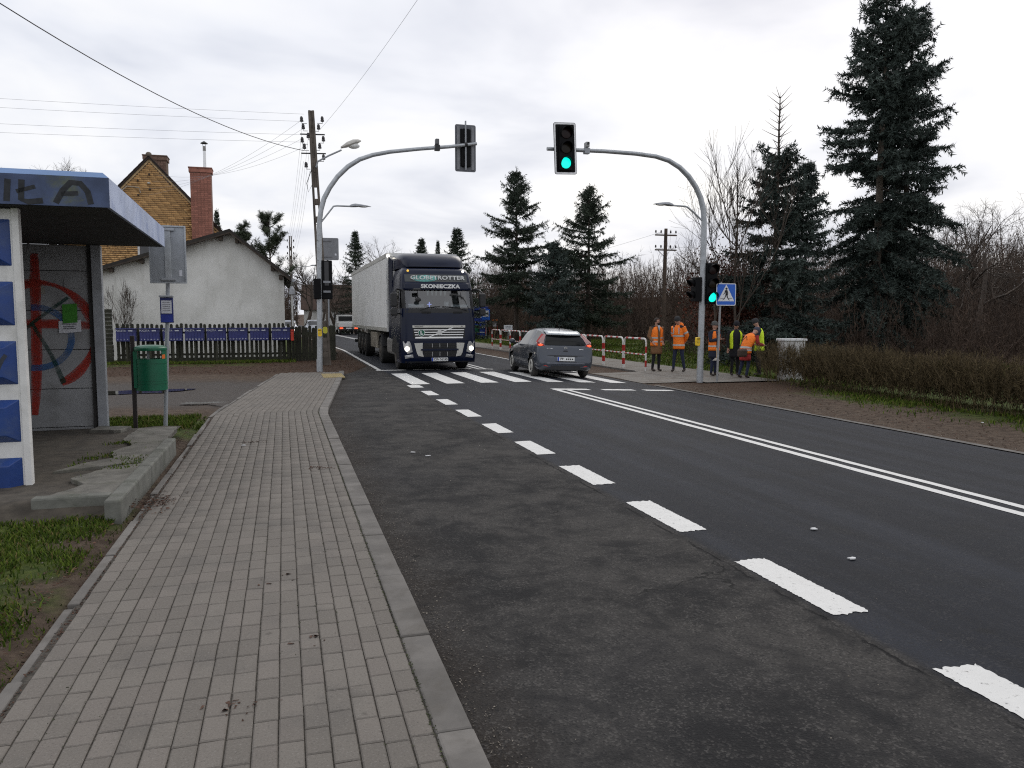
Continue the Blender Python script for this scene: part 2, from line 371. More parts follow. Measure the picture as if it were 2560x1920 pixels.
paint('centre_line', 6.20, 6.32, 25.62, 120, .5, .004); paint('centre_line', 6.46, 6.58, 25.62, 120, .5, .004)
paint('stop_line', 6.2, 7.15, 17.58, 17.92, .05, .01)
paint('stop_line', 7.5, 8.35, 17.6, 17.9, .05, .01); paint('stop_line', 8.62, 9.42, 17.6, 17.9, .05, .01)
for a, b in ((2.86, 3.85), (4.1, 5.0), (5.25, 6.05)): paint('stop_line', a, b, 25.5, 25.8, .05, .01)
paint('stop_line', 6.2, 6.75, 25.3, 25.56, .05, .01)
paint('edge_line', 2.92, 3.05, 25.85, 140, .5, .012); paint('edge_line', 9.42, 9.54, 24.4, 140, .5, .006)

# ---- brick-paved footway on the left: bed, individual pavers, kerb and edging stones
def pave_shift(y): return 0.0 if y < 14.4 else .105*(min(y, 24.6)-14.4)
b = MB(); yy = [-2.2, 5, 10, 14.4, 19, 24.5]
b.grid(lambda u, y: (u+pave_shift(y), y, .0525), [-1.22, -.3, .68], yy)
paver_mat, n = newmat('concrete_paver'); MATS['paver'] = paver_mat
P = n.pos(); q = n.n('ShaderNodeObjectInfo').outputs['Random']; at = n.n('ShaderNodeAttribute', attribute_name='tint').outputs['Fac']
w = n.math('FRACT', n.math('ADD', q, at)); w2 = n.math('FRACT', n.math('MULTIPLY', w, 7.3))
c = n.mix(w, (.146, .130, .113), (.182, .163, .142)); c = n.mix(n.math('MULTIPLY', n.soft(w2, .6, 1), .3), c, (.195, .168, .150))
bl = n.noise(P, 2.4, 6, .65); c = n.mix(n.math('MULTIPLY', n.soft(bl, .48, .70), .5), c, (.105, .097, .088)); c = n.mix(n.math('MULTIPLY', n.soft(n.noise(P, .55, 4), .48, .68), .35), c, (.125, .115, .10))
sp = n.noise(P, 14, 5, .7, .5); c = n.mix(n.math('MULTIPLY', n.soft(sp, .66, .76), .6), c, (.075, .060, .050))
gr = n.noise(P, 95, 5, .85); c = n.mix(n.soft(gr, .54, .72), c, (.27, .255, .235)); c = n.mix(n.soft(gr, .46, .30), c, (.065, .061, .056)); ds = n.n('ShaderNodeTexVoronoi'); ds.inputs['Scale'].default_value = 3.4; n.l(P, ds.inputs['Vector']); c = n.mix(n.math('MULTIPLY', n.soft(n.math('ADD', ds.outputs['Distance'], n.math('MULTIPLY', n.noise(P, 22, 4, .7), .12)), .145, .115), .5), c, (.060,.052,.045))
n.bsdf(c, .85, 0, .35, gr, .5, .004)
sand = M('joint_sand', (.060, .052, .042), .95, .5, 40, bump=.6, bscale=160)
pave = struct('pavement', b, sand)
NC, PW, PL = 17, 1.73/17, .20
def paver_geo(tilt=(0,0), h=.0, w=PW-.0055, l=PL-.0045):
    t = MB(); e = .006; z = .062+h; w /= 2; l /= 2
    def zz(x, y): return z + tilt[0]*x + tilt[1]*y
    lo = [(-w,-l),(w,-l),(w,l),(-w,l)]; up = [(-w+e,-l+e),(w-e,-l+e),(w-e,l-e),(-w+e,l-e)]
    t.add([(x,y,.03) for x,y in lo] + [(x,y,zz(x,y)-e*.8) for x,y in lo] + [(x,y,zz(x,y)) for x,y in up],
          [(i,(i+1)%4,4+(i+1)%4,4+i) for i in range(4)] + [(4+i,4+(i+1)%4,8+(i+1)%4,8+i) for i in range(4)] + [(8,9,10,11)])
    return t
variants = [paver_geo((random.uniform(-.02,.02), random.uniform(-.012,.012)), random.choice((-.003,-.001,0,0,0,.001))) for _ in range(12)]
vmesh = []
for t in variants: me = mesh_from('paver', t); me.materials.append(paver_mat); vmesh.append(me)
slots = []
for cidx in range(NC):
    x = -1.18 + PW*(cidx+.5); y = -2.0 + .1*(cidx % 2) + random.uniform(-.012, .012)
    while y < 24.4:
        l = PL if random.random() > .02 else PL*.5
        slots.append((x + random.uniform(-.0015,.0015), y+l/2, l)); y += l
ya = R(16.264)
def in_view(x, y):
    d = x*math.sin(ya)+y*math.cos(ya); r_ = x*math.cos(ya)-y*math.sin(ya)
    return d > 2.6 and abs(r_) < d*.69
vis = sorted([s_ for s_ in slots if s_[2] > .15 and in_view(s_[0], s_[1])], key=lambda s_: s_[0]**2+s_[1]**2)[:300]
visset = set(vis)
for x, y, l in vis:
    o = link('paver', random.choice(vmesh)); o.location = (x, y, 0); o.parent = pave; o.rotation_euler[2] = random.uniform(-.006, .006) + (math.pi if random.random() < .5 else 0)
V, F, TT = [], [], []
for s_ in slots:
    if s_ in visset: continue
    x, y, l = s_; t = random.choice(variants); o0 = len(V); sy = l/PL
    for p in t.v:
        yy_ = y + p[1]*sy; V.append((x + p[0] + pave_shift(yy_), yy_, p[2]))
    F += [tuple(i+o0 for i in f) for f in t.f]; TT += [random.random()]*len(t.f)
me = np_mesh('far_pavers', V, F, TT); me.materials.append(paver_mat); o = link('far_pavers', me); o.parent = pave; o['kind'] = 'stuff'
kerb_m = M('kerb_concrete', (.150, .139, .127), .9, .25, 3, bump=.35, bscale=150, world_co=True, dirt=(.085,.075,.062), dirt_amt=.7, dirt_scale=3.5, rnd=.12)
k1 = mesh_from('kerb_stone', MB().box(-.078, .078, -.494, .494, -.12, .067)); k1.materials.append(kerb_m)
for i in range(27):
    y0 = -2.0 + i; yc = y0+.5
    o = link('kerb_stone', k1); o.parent = pave
    a = pave_shift(y0); b_ = pave_shift(y0+1); o.location = (.632+(a+b_)/2, yc, random.uniform(-.004, .004)); o.rotation_euler[2] = -math.atan(b_-a)
    bv = o.modifiers.new('b', 'BEVEL'); bv.width = .012; bv.segments = 2
    if y0 > 23.2: break
k2 = mesh_from('edging_stone', MB().box(-.032, .032, -.492, .492, -.08, .067)); k2.materials.append(kerb_m)
for i in range(26):
    y0 = -2.0 + i; a = pave_shift(y0); b_ = pave_shift(y0+1)
    o = link('edging_stone', k2); o.parent = pave; o.rotation_euler[2] = -math.atan(b_-a) + random.uniform(-.008,.008)
    o.location = (-1.235+(a+b_)/2 + random.uniform(-.008,.008), y0+.5, -.004 if i % 3 else (-.022 if y0 > 3 else 0)); o.rotation_euler[0] = random.uniform(-.008, .008)
    bv = o.modifiers.new('b', 'BEVEL'); bv.width = .008; bv.segments = 2
tact = M('yellow_tactile', (.33, .26, .12), .85, .2, 8, dirt=(.2,.16,.09), dirt_amt=.7, dirt_scale=9, bump=.3)
tm = MB().box(-.145, .145, -.145, .145, .04, .070)
for i in range(5):
    for j in range(5): tm.lathe([(.018,.069),(.012,.0755)], (-.11+i*.055, -.11+j*.055, 0), 6)
tme = mesh_from('tactile_tile', tm); tme.materials.append(tact)
for i in range(2):
    for j in range(5):
        o = link('tactile_tile', tme); o.parent = pave; o.location = (1.17+.3*i, 22.35+.3*j, 0)

# ---- footway across the road
m, n = newmat('pale_slabs'); P = n.pos(); br = n.n('ShaderNodeTexBrick'); br.inputs['Scale'].default_value = 1.0
br.inputs['Brick Width'].default_value = .2; br.inputs['Row Height'].default_value = .1; br.inputs['Mortar Size'].default_value = .004
br.inputs['Color1'].default_value = (.20,.188,.17,1); br.inputs['Color2'].default_value = (.235,.215,.19,1); br.inputs['Mortar'].default_value = (.06,.05,.04,1); n.l(P, br.inputs['Vector'])
c = n.mix(n.math('MULTIPLY', n.soft(n.noise(P, 1.4, 6, .6), .45, .7), .65), br.outputs[0], (.11, .085, .062)); n.bsdf(c, .9, 0, .3, n.noise(P, 90, 4), .4, .004)
b = MB(); b.grid(lambda u, y: ([11.45,12.2,13.0,13.95][u]+bend(y)*1.0, y, -.10), range(4), [19.6,21,23,26,30,35,40,44,50,58,66,80,100,140])
b.grid(lambda u, y: (u, y, -.102 if u > 11 else -.115), [9.68, 10.5, 11.44], [20.0, 21, 22, 23.2, 24.1])
struct('far_pavement', b, m)
b = MB()
for i in range(60):
    y0 = 24.3+i; a = 11.42+bend(y0); b_ = 11.42+bend(y0+1)
    b.add([(a-.03,y0,-.2),(a+.03,y0,-.2),(b_+.03,y0+.99,-.2),(b_-.03,y0+.99,-.2),(a-.03,y0,-.07),(a+.03,y0,-.07),(b_+.03,y0+.99,-.07),(b_-.03,y0+.99,-.07)], [(4,5,6,7),(0,1,5,4),(1,2,6,5),(2,3,7,6),(3,0,4,7)])
struct('far_kerb', b, kerb_m)
b = MB(); b.grid(lambda u, y: (u+.02*float(vnoise(u, y, .6, 14)), y, -.106), [9.60, 9.66, 9.73], list(np.arange(-12, 19.6, .4)))
struct('edge_strip', b, kerb_m)

# ---- puddles in the dirt yard
pm, n = newmat('puddle_water'); n.bsdf((.018,.016,.014), .06, 0, .6); 
def puddle(cx, cy, rx, ry_, seed):
    rr = random.Random(seed); ph = [rr.uniform(0, 6.28) for _ in range(5)]; b = MB(); k = 40; vs = [(cx, cy,   .062)]
    for i in range(k):
        t = 2*math.pi*i/k; q = 1 + .22*math.sin(2*t+ph[0]) + .16*math.sin(3*t+ph[1]) + .12*math.sin(5*t+ph[2]) + .08*math.sin(9*t+ph[3])
        vs.append((cx+rx*q*math.cos(t), cy+ry_*q*math.sin(t), .062))
    b.add(vs, [(0, i+1, (i+1) % k+1) for i in range(k)]); return struct('puddle', b, pm)
puddle(-3.6, 19.2, 1.3, .55, 1); puddle(-6.0, 20.3, 1.4, .5, 2); puddle(-1.6, 16.4, .35, .14, 4)
# ================================================================== BUS SHELTER AND WHAT STANDS ROUND IT
white_p = M('shelter_white', (.72,.71,.69), .55, .06, 3, dirt=(.30,.29,.26), dirt_amt=.5, dirt_scale=2.2)
blue_p = M('panel_blue', (.012,.046,.20), .42, .18, 2.5, dirt=(.10,.13,.16), dirt_amt=.45, dirt_scale=3, bump=.08, bscale=8)
moss_blue = M('mossy_blue', (.060,.085,.165), .7, .25, 5, dirt=(.125,.135,.030), dirt_amt=.9, dirt_scale=2.6)
fade_blue = M('faded_blue', (.44,.50,.66), .6, .12, 3, dirt=(.13,.19,.40), dirt_amt=.6, dirt_scale=2.5)
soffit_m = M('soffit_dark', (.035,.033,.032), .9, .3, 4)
board_m = M('fibre_board', (.33,.335,.345), .75, .1, 3, dirt=(.17,.165,.16), dirt_amt=.6, dirt_scale=2.6)
steel_g = M('galvanised', (.42,.44,.46), .48, .12, 9, metal=.55, dirt=(.30,.31,.32), dirt_amt=.5, dirt_scale=6)
steel_l = M('grey_paint_steel', (.33,.345,.37), .5, .1, 6, dirt=(.2,.2,.2), dirt_amt=.4)
conc = M('weathered_concrete', (.150,.142,.124), .92, .3, 5, bump=.5, bscale=90, dirt=(.075,.075,.052), dirt_amt=.8, dirt_scale=3.2, world_co=True)
black_m = M('black_metal', (.016,.016,.017), .5, .2, 10)
def ribbon(pts, w, y, seed=0):
    """a painted stroke lying in an xz plane at depth y"""
    b = MB(); k = len(pts); vs = []
    for i, (x, z) in enumerate(pts):
        a = pts[max(0, i-1)]; c_ = pts[min(k-1, i+1)]; dx, dz = c_[0]-a[0], c_[1]-a[1]; L = math.hypot(dx, dz) or 1
        ww = (w[i] if isinstance(w, (list, tuple)) else w)/2; nx, nz = -dz/L*ww, dx/L*ww
        vs += [(x+nx, y, z+nz), (x-nx, y, z-nz)]
    return b.add(vs, [(2*i, 2*i+1, 2*i+3, 2*i+2) for i in range(k-1)])
def arc(cx, cz, rx, rz, a0, a1, n=28): return [(cx+rx*math.cos(R(a0+(a1-a0)*i/n)), cz+rz*math.sin(R(a0+(a1-a0)*i/n))) for i in range(n+1)]
sh = thing('bus_shelter', 'blue and white panelled bus shelter with graffiti beside the brick footway', 'bus shelter', (-2.33, 8.34, 0), R(1.45))
b = MB().box(-1.62, -.06, -.045, 0, .0, 2.74); side = obj('side_wall', b, white_p, sh)
obj('corner_post', MB().box(-.058, .0, -.06, .03, 0, 2.75), white_p, sh, bevel=.004)
for k, (z0, z1) in enumerate(((2.22,2.645),(1.67,2.075),(1.12,1.525),(.575,.975),(.03,.425))):
    b = MB(); x0, x1, i_, d = -1.55, -.075, .095, .085
    b.add([(x0,-.046,z0),(x1,-.046,z0),(x1,-.046,z1),(x0,-.046,z1),(x0+i_,-.046-d,z0+i_*.75),(x1-i_,-.046-d,z0+i_*.75),(x1-i_,-.046-d,z1-i_*.7),(x0+i_,-.046-d,z1-i_*.7)],
          [(4,5,6,7),(0,1,5,4),(1,2,6,5),(2,3,7,6),(3,0,4,7)])
    p = obj('raised_panel', b, blue_p, side, bevel=.006)
    if k == 2: obj('graffiti', ribbon([(-.30,1.30),(-.27,1.22),(-.24,1.21),(-.21,1.27),(-.17,1.36),(-.14,1.40)], .035, -.0465-d), M('grey_spray', (.035,.04,.055), .8), p)
# far end wall of boards, seen from inside
ew = obj('end_wall', MB().box(-1.62, -.14, 3.97, 4.0, .05, 2.75), M('seam_dark', (.03,.03,.032), .8), sh)
for z0, z1 in ((.08,.19),(.20,.735),(.745,1.285),(1.295,1.835),(1.845,2.385),(2.395,2.74)):
    obj('board', MB().box(-1.6, -.15, 3.955, 3.97, z0, z1), board_m, ew, bevel=.002)
obj('back_wall', MB().box(-1.66, -1.62, -.04, 4.0, .0, 2.75), board_m, sh)
obj('corner_post', MB().box(-.145, -.02, 3.90, 4.02, .02, 2.75), steel_l, sh, bevel=.006)
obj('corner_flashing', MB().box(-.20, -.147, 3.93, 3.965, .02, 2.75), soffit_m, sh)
def spray(name, col):
    m, n = newmat(name); P = n.pos(); b_ = n.bsdf(col, .8, 0, .2); a = n.soft(n.noise(P, 3.5, 5, .6), .25, .62); sp_ = n.soft(n.noise(P, 160, 2, .7), .30, .50); n.put(b_.inputs['Alpha'], n.math('MULTIPLY', n.math('ADD', .25, n.math('MULTIPLY', a, .6)), sp_)); return m
red_s = spray('red_spray', (.42,.050,.035)); blu_s = spray('blue_spray', (.05,.14,.34)); grn_s = spray('green_spray', (.012,.06,.045))
cx, cz = -.82, 1.50
for w_k, y_k in ((1.0,3.9535),(1.7,3.9525)): obj('graffiti', ribbon(arc(cx, cz, .66, .72, -70, 250, 50), [w_k*(.055+.025*math.sin(i*.5)) for i in range(51)], y_k), red_s, ew)
for w_k, y_k in ((1.0,3.9515),(1.6,3.9505)): obj('graffiti', ribbon([(cx-.03, 2.62),(cx-.035,2.2),(cx-.04, 1.9),(cx-.06, 1.2),(cx-.09,.7),(cx-.12, .38)], [w_k*q for q in (.06,.085,.08,.085,.075,.05)], y_k), red_s, ew)
for w_k, y_k in ((1.0,3.9495),(1.7,3.9487)): obj('graffiti', ribbon([(cx-.62, 1.63),(cx-.2,1.655),(cx+.3,1.65),(cx+.66, 1.62)], [w_k*q for q in (.08,.07,.075,.06)], y_k), red_s, ew)
obj('graffiti', ribbon(arc(cx-.06, 1.46, .44, .42, -100, 95, 30), .085, 3.948), blu_s, ew)
obj('graffiti', ribbon([(cx-.45,1.30),(cx-.1,1.66),(cx+.36,2.02)], .045, 3.947), grn_s, ew); obj('graffiti', ribbon([(cx-.1,1.66),(cx+.12,1.22),(cx+.26,.82)], [.05,.05,.07], 3.947), grn_s, ew)
pl = MB().prism([(x-.38, z+2.22) for x, z in rrect(.24,.14,.03)], 3.945, 3.957); obj('hatch', pl, board_m, ew)
# roof: dark underside, fascia boards with a chamfered top edge
x0, x1, y0, y1, z0, z1 = -1.85, .80, -.25, 4.05, 2.76, 3.03
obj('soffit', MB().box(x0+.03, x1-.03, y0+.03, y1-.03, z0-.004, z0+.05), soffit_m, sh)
def fascia(poly_a, poly_b, mt):
    k = MB(); k.add(list(poly_a)+list(poly_b), [(0,1,2,3),(4,7,6,5),(0,4,5,1),(1,5,6,2),(2,6,7,3),(3,7,4,0)]); return obj('fascia', k, mt, sh)
i_ = .03
fa = fascia([(x0,y0,z0),(x1,y0,z0),(x1,y0,z1),(x0,y0,z1)], [(x0,y0+i_,z0),(x1-i_,y0+i_,z0),(x1-i_,y0+i_,z1),(x0,y0+i_,z1)], moss_blue)
fascia([(x1,y0,z0),(x1,y1,z0),(x1,y1,z1),(x1,y0,z1)], [(x1-i_,y0+i_,z0),(x1-i_,y1-i_,z0),(x1-i_,y1-i_,z1),(x1-i_,y0+i_,z1)], fade_blue)
fascia([(x1,y1,z0),(x0,y1,z0),(x0,y1,z1),(x1,y1,z1)], [(x1-i_,y1-i_,z0),(x0,y1-i_,z0),(x0,y1-i_,z1),(x1-i_,y1-i_,z1)], moss_blue)
c1, c2 = .06, .055
b = MB().add([(x0,y0,z1+.001),(x1,y0,z1+.001),(x1,y1,z1+.001),(x0,y1,z1+.001),(x0,y0+c1,z1+c2),(x1-c1,y0+c1,z1+c2),(x1-c1,y1-c1,z1+c2),(x0,y1-c1,z1+c2)], [(4,5,6,7),(0,1,5,4),(1,2,6,5),(2,3,7,6),(3,0,4,7),(3,2,1,0)])
obj('roof_edge', b, M('roof_edge_blue', (.17,.28,.50), .5, .1, 3), sh)
gs = M('grey_tag_spray', (.028,.030,.034), .85, .3, 20)
def tagline(pts, w=.045): obj('lettering', ribbon([(x*1.15+.31, (z-2.89)*1.12+2.885) for x, z in pts], w, y0-.002), gs, fa)
tagline([(-.50,2.80),(-.50,2.98)]); tagline([(-.50,2.98),(-.44,2.995),(-.38,2.965),(-.40,2.925),(-.49,2.90)])
tagline([(-.30,2.80),(-.285,2.975)], .05)
tagline([(-.19,2.975),(-.20,2.82),(-.15,2.80),(-.05,2.815)], .05); tagline([(-.23,2.88),(-.10,2.925)], .035)
tagline([(.04,2.80),(.09,2.90),(.15,2.97),(.22,2.965),(.27,2.90),(.29,2.80)], .05); tagline([(.08,2.875),(.20,2.885)], .04)
paper = M('white_paper', (.66,.67,.72), .8, .05); grpaper = M('green_paper', (.06,.26,.03), .8, .15, 12)
def note(name, label, x0, x1, z0, z1, mt, y=12.268, lines=0):
    b = MB(); b.grid(lambda u, w: (u, y-.004-.006*math.sin(3*w+9*u), w+.008*math.sin(11*u)), np.linspace(x0, x1, 6), np.linspace(z0, z1, 5)); o = obj(name, b, mt); s_ = o.modifiers.new('s', 'SOLIDIFY'); s_.thickness = .002
    tag(o, label, 'notice'); return o
note('notice', 'bright green paper notice pinned inside the bus shelter', -2.965, -2.78, 1.665, 1.93, grpaper, 12.262)
wn_ = note('notice', 'white printed notice hanging below the green paper in the shelter', -3.02, -2.74, 1.53, 1.70, paper, 12.272)
M('print_dark', (.05,.05,.06), .9)
for zz, x_a, x_b in ((1.645,-2.97,-2.79),(1.61,-2.96,-2.82),(1.585,-2.96,-2.80)): obj('print_line', MB().box(x_a, x_b, 12.250, 12.2515, zz, zz+.008), MATS['print_dark'], wn_)
note('notice', 'old cream sheet pasted under the spray paint in the shelter', -3.40, -3.17, 2.06, 2.34, M('old_sheet', (.30,.285,.25), .9, .15), 12.282)
# platform
pf = thing('shelter_platform', 'cracked concrete platform edged with kerb stones in front of the shelter', 'platform', (-1.4, 7.4, 0))
soil_p = M('platform_soil', (.062,.052,.040), .95, .4, 6, bump=.7, bscale=60, dirt=(.10,.09,.075), dirt_amt=.5)
b = MB(); b.grid(lambda u, w: (u, w, .0+(.150+.03*float(vnoise(u, w, .35, 2)))*ss((w+.28)/.42)), np.linspace(-2.6, -.07, 22), list(np.linspace(-.28, .12, 7))+list(np.linspace(.16, 4.78, 36))); obj('earth_fill', b, soil_p, pf, smooth=True)
def slab(pts, z, nm='slab'):
    o = []
    for i in range(len(pts)):
        a, c_ = pts[i], pts[(i+1) % len(pts)]; k = max(2, int(math.dist(a, c_)/.07))
        for j in range(k): t = j/k; o.append((a[0]+(c_[0]-a[0])*t+random.uniform(-.012,.012), a[1]+(c_[1]-a[1])*t+random.uniform(-.012,.012)))
    return obj(nm, MB().prism(o, z-.07, z, 'xy'), conc, pf, bevel=.006)
slab([(-.09,.14),(-.62,.16),(-.42,.62),(-.62,.95),(-.36,1.55),(-.09,1.62)], .192)
slab([(-.09,1.66),(-.36,1.6),(-.86,1.35),(-.72,1.75),(-.45,2.05),(-.56,2.5),(-.40,2.95),(-.09,2.98)], .196)
slab([(-.09,3.02),(-.42,2.99),(-.62,3.5),(-.6,4.5),(-.09,4.55)], .19)
slab([(-1.18,4.35),(-.78,4.25),(-.70,4.62),(-1.15,4.75)], .21)
ks = M('kerb_wall', (.150,.150,.132), .9, .2, 5, bump=.4, bscale=80, dirt=(.060,.066,.045), dirt_amt=.8, dirt_scale=3.5, world_co=True)
for ya_, yb_ in ((-.28,1.32),(1.33,3.25)): obj('kerb_stone', MB().box(-.085,.045, ya_, yb_, -.05, .215), ks, pf, bevel=.018)
obj('kerb_stone', MB().box(-.70,-.09, -.02, .11, -.05, .212), ks, pf, bevel=.018)
# ---- litter bin on its post
lb = thing('litter_bin', 'green round litter bin with a letter-slot opening on a dark post', 'litter bin', (-2.16, 12.67, 0))
obj('post', MB().box(-.028,.028,-.028,.028,0,1.47), M('dark_rust_post', (.025,.018,.017), .6), lb, bevel=.004)
gp = M('bin_green', (.004,.125,.062), .38, .12, 5, spec=.5)
def shell(r, z0, z1, a0, a1, n=28, th=.012, bulge=0):
    b = MB(); A = [R(a0+(a1-a0)*i/n) for i in range(n+1)]
    for rr in (r, r-th): pass
    vs = [(math.cos(a)*rr, math.sin(a)*rr*.92, z) for z in (z0, z1) for rr in (r, r-th) for a in A]; k = n+1
    fs = []
    for i in range(n): fs += [(i,i+1,2*k+i+1,2*k+i), (k+i+1,k+i,3*k+i,3*k+i+1), (2*k+i,2*k+i+1,3*k+i+1,3*k+i), (i+1,i,k+i,k+i+1)]
    fs += [(0,2*k,3*k,k),(n,k+n,3*k+n,2*k+n)]
    return b.add(vs, fs)
C_ = (.235, .04, 0)
body = obj('body', shell(.222,.66,1.125,-180,180,40), gp, lb, smooth=True, loc=C_)
obj('base', MB().lathe([(.20,.655),(.215,.66),(.215,.672)], n=32), gp, lb, loc=C_)
for zz in (.80, .76, 1.06): obj('rib', shell(.227, zz, zz+.014, -180, 180, 40, .006), gp, body)
for a0, a1 in ((-38, 38), (142, 218)): obj('side_cheek', shell(.222,1.12,1.255,a0,a1,12), gp, lb, smooth=True, loc=C_)
obj('lid', MB().lathe([(.226,1.25),(.230,1.262),(.226,1.29),(.19,1.318),(.10,1.332),(.001,1.336)], n=40), gp, lb, smooth=True, loc=C_)
obj('back_plate', MB().box(.015,.06,-.09,.09,.70,1.24), gp, lb)
obj('liner_hook', MB().box(.19,.22,.02,.04,1.12,1.24), steel_l, lb)
obj('sticker', MB().grid(lambda u, w: (C_[0]+.2235*math.cos(u), C_[1]+.2235*.92*math.sin(u), w), np.linspace(R(-38),R(-20),5), [1.13,1.19]), M('orange_sticker', (.75,.16,.02), .5), lb)
# ---- bus stop post: sign seen from the back, timetable case
bs = thing('bus_stop_sign', 'bare grey back of a bus stop sign on a steel post with timetable', 'bus stop sign', (-1.78, 12.86, 0))
lean = .05
obj('post', MB().tube([(0,0,0),(lean*1.6,0,1.6),(lean*3.1,0,3.12)], .03, 12), steel_l, bs, smooth=True)
bx = lean*2.7-.0
sb = obj('sign_back', MB().prism([(x+bx, z+2.68) for x, z in rrect(.515,.86,.03)], -.06, -.05), M('sign_back_alu', (.34,.36,.385), .5, .12, 4, metal=.3, dirt=(.22,.23,.24), dirt_amt=.5), bs)
rim = MB()
for a, b_, c_, d in ((-.2575,.2575,.41,.43),(-.2575,.2575,-.43,-.41),(-.2575,-.2375,-.409,.409),(.2375,.2575,-.409,.409)): rim.box(bx+a, bx+b_, -.085, -.0605, 2.68+c_, 2.68+d)
obj('rim', rim, steel_g, sb); obj('channel', MB().box(bx-.045, bx+.045, -.088, -.0605, 2.29, 3.07), steel_g, sb, bevel=.006)
for zz in (2.31, 3.05): obj('clamp', MB().box(bx-.10, bx+.10, -.105, -.035, zz-.018, zz+.018), steel_l, sb, bevel=.004)
obj('label_plate', MB().box(bx+.15, bx+.19, -.0635, -.0605, 2.36, 2.45), paper, sb)
tt = thing('timetable_case', 'white and dark blue timetable case strapped to the bus stop post', 'timetable', (-1.78+lean*1.85, 12.80, 1.66))
obj('case', MB().box(-.09,.09,-.03,.02,0,.38), M('navy_plastic', (.012,.02,.13), .4), tt, bevel=.006)
obj('sheet', MB().box(-.072,.072,-.036,-.031,.14,.335), paper, tt); obj('lower_panel', MB().box(-.08,.08,-.037,-.031,.01,.125), M('royal_blue', (.015,.035,.30), .4), tt)
obj('hood', MB().box(-.10,.10,-.055,.03,.382,.41), steel_l, tt, bevel=.006)
for zz in (.30,.27,.24,.21,.18): obj('print_line', MB().box(-.055,.055,-.0375,-.0362,zz,zz+.005), MATS['print_dark'], tt)

# ================================================================== FENCE, LETTERBOXES, BUILDINGS ON THE LEFT
wood_d = M('dark_fence_wood', (.030,.030,.020), .9, .4, 8, bump=.5, bscale=50, rnd=.3, dirt=(.05,.055,.028), dirt_amt=.6)
pf_ = thing('picket_fence', 'dark wooden picket fence with rounded tops before the white wall', 'fence', (-6, 31.55, 0))
def picket(w, h, z0=.14):
    o = [(-w/2, z0), (w/2, z0)] + [(w/2*math.cos(R(a)), h-w/2+w/2*math.sin(R(a))) for a in (0, 30, 60, 90, 120, 150, 180)]
    return mesh_from('picket', MB().prism(o, -.011, .011))
pk = picket(.105, 1.50); pk.materials.append(wood_d)
for i in range(37):
    o = link('picket', pk); o.parent = pf_; o.location = (.16+.166*i+random.uniform(-.01,.01), -.03, random.uniform(-.03,.02)); o.rotation_euler = (0, random.uniform(-.015,.015), 0)
for zz in (.34, 1.16): obj('rail', MB().box(.1, 6.2, -.018, .03, zz-.04, zz+.04), wood_d, pf_)
for i in range(4): obj('post', MB().box(.25+1.9*i, .35+1.9*i, -.015, .08, 0, 1.38), wood_d, pf_)
obj('plinth_board', MB().box(.1, 6.2, -.05, -.045+.03, 0, .22), wood_d, pf_)
# tighter boarded fence at the corner, then along the road
df = thing('board_fence', 'tight dark board fence at the corner behind the signal mast', 'fence', (.12, 31.7, 0))
pk2 = picket(.125, 1.40, .02); pk2.materials.append(wood_d)
for i in range(14):
    o = link('picket', pk2); o.parent = df; o.location = (.08+.13*i, random.uniform(-.008,.008), random.uniform(-.07,.03)); o.rotation_euler = (0, random.uniform(-.01,.01), 0)
for zz in (.3, 1.1): obj('rail', MB().box(0, 1.9, .014, .06, zz-.04, zz+.04), wood_d, df)
rf = thing('board_fence', 'dark board fence running back along the road edge', 'fence', (1.95, 31.8, 0))
for i in range(60):
    o = link('picket', pk2); o.parent = rf; o.location = (-.012*i*.13, .1+.14*i, random.uniform(-.07,.02)); o.rotation_euler = (0, 0, R(90))
for zz in (.3, 1.1): obj('rail', MB().box(-.06, -.014, 0, 8.6, zz-.04, zz+.04), wood_d, rf)
gpn = thing('timber_stack_post', 'tall stack of dark timbers standing at the end of the picket fence', 'post', (-6.15, 31.4, 0))
for i in range(14): obj('timber', MB().box(-.17+random.uniform(-.01,.01), .15+random.uniform(-.012,.012), -.1, .1, .005+.145*i, .14+.145*i), wood_d, gpn, bevel=.008)
# letterbox banks
lbx = M('letterbox_blue', (.022,.028,.155), .42, .15, 6, dirt=(.05,.05,.10), dirt_amt=.4); whl = M('letter_white', (.62,.63,.66), .6)
ORD = ['first', 'second', 'third', 'fourth', 'fifth', 'sixth', 'seventh', 'eighth']
bankx = [-5.50,-4.715,-3.94,-3.185,-2.43,-1.66,-.895,-.115]
for k, xc in enumerate(bankx):
    t = thing('letterbox_bank', f'blue bank of letterboxes on the picket fence, {ORD[7-k]} from the red letterbox', 'letterbox', (xc, 31.2, 0), group='letterbox banks along the picket fence')
    cs = obj('case', MB().box(-.335,.335,-.10,.13,.86,1.30), lbx, t, bevel=.006)
    obj('hood', MB().box(-.35,.35,-.15,.14,1.303,1.335), lbx, t, bevel=.004)
    for j in range(6):
        d = obj('door', MB().box(-.325+.1085*j,-.226+.1085*j,-.112,-.1005,.885,1.175), lbx, t, bevel=.003)
        text('number', str((k*6+j+1) if j < 9 else j), .055, whl, d, T3(-.2755+.1085*j,-.1125,.925) @ FRONT, .001)
    obj('header', MB().box(-.33,.33,-.113,-.1005,1.19,1.295), lbx, t); text('lettering', 'POCZTA', .085, whl, t, T3(-.17,-.1145,1.245) @ FRONT, .0015)
    obj('sticker', MB().box(.08,.22,-.1155,-.1135,1.225,1.262), MATS['white_paper'], t)
    obj('post', MB().box(-.04,.03,-.02,.05,0,.86), wood_d, t)
t = thing('letterbox', 'single red letterbox at the end of the blue letterbox row', 'letterbox', (.30, 31.2, .84))
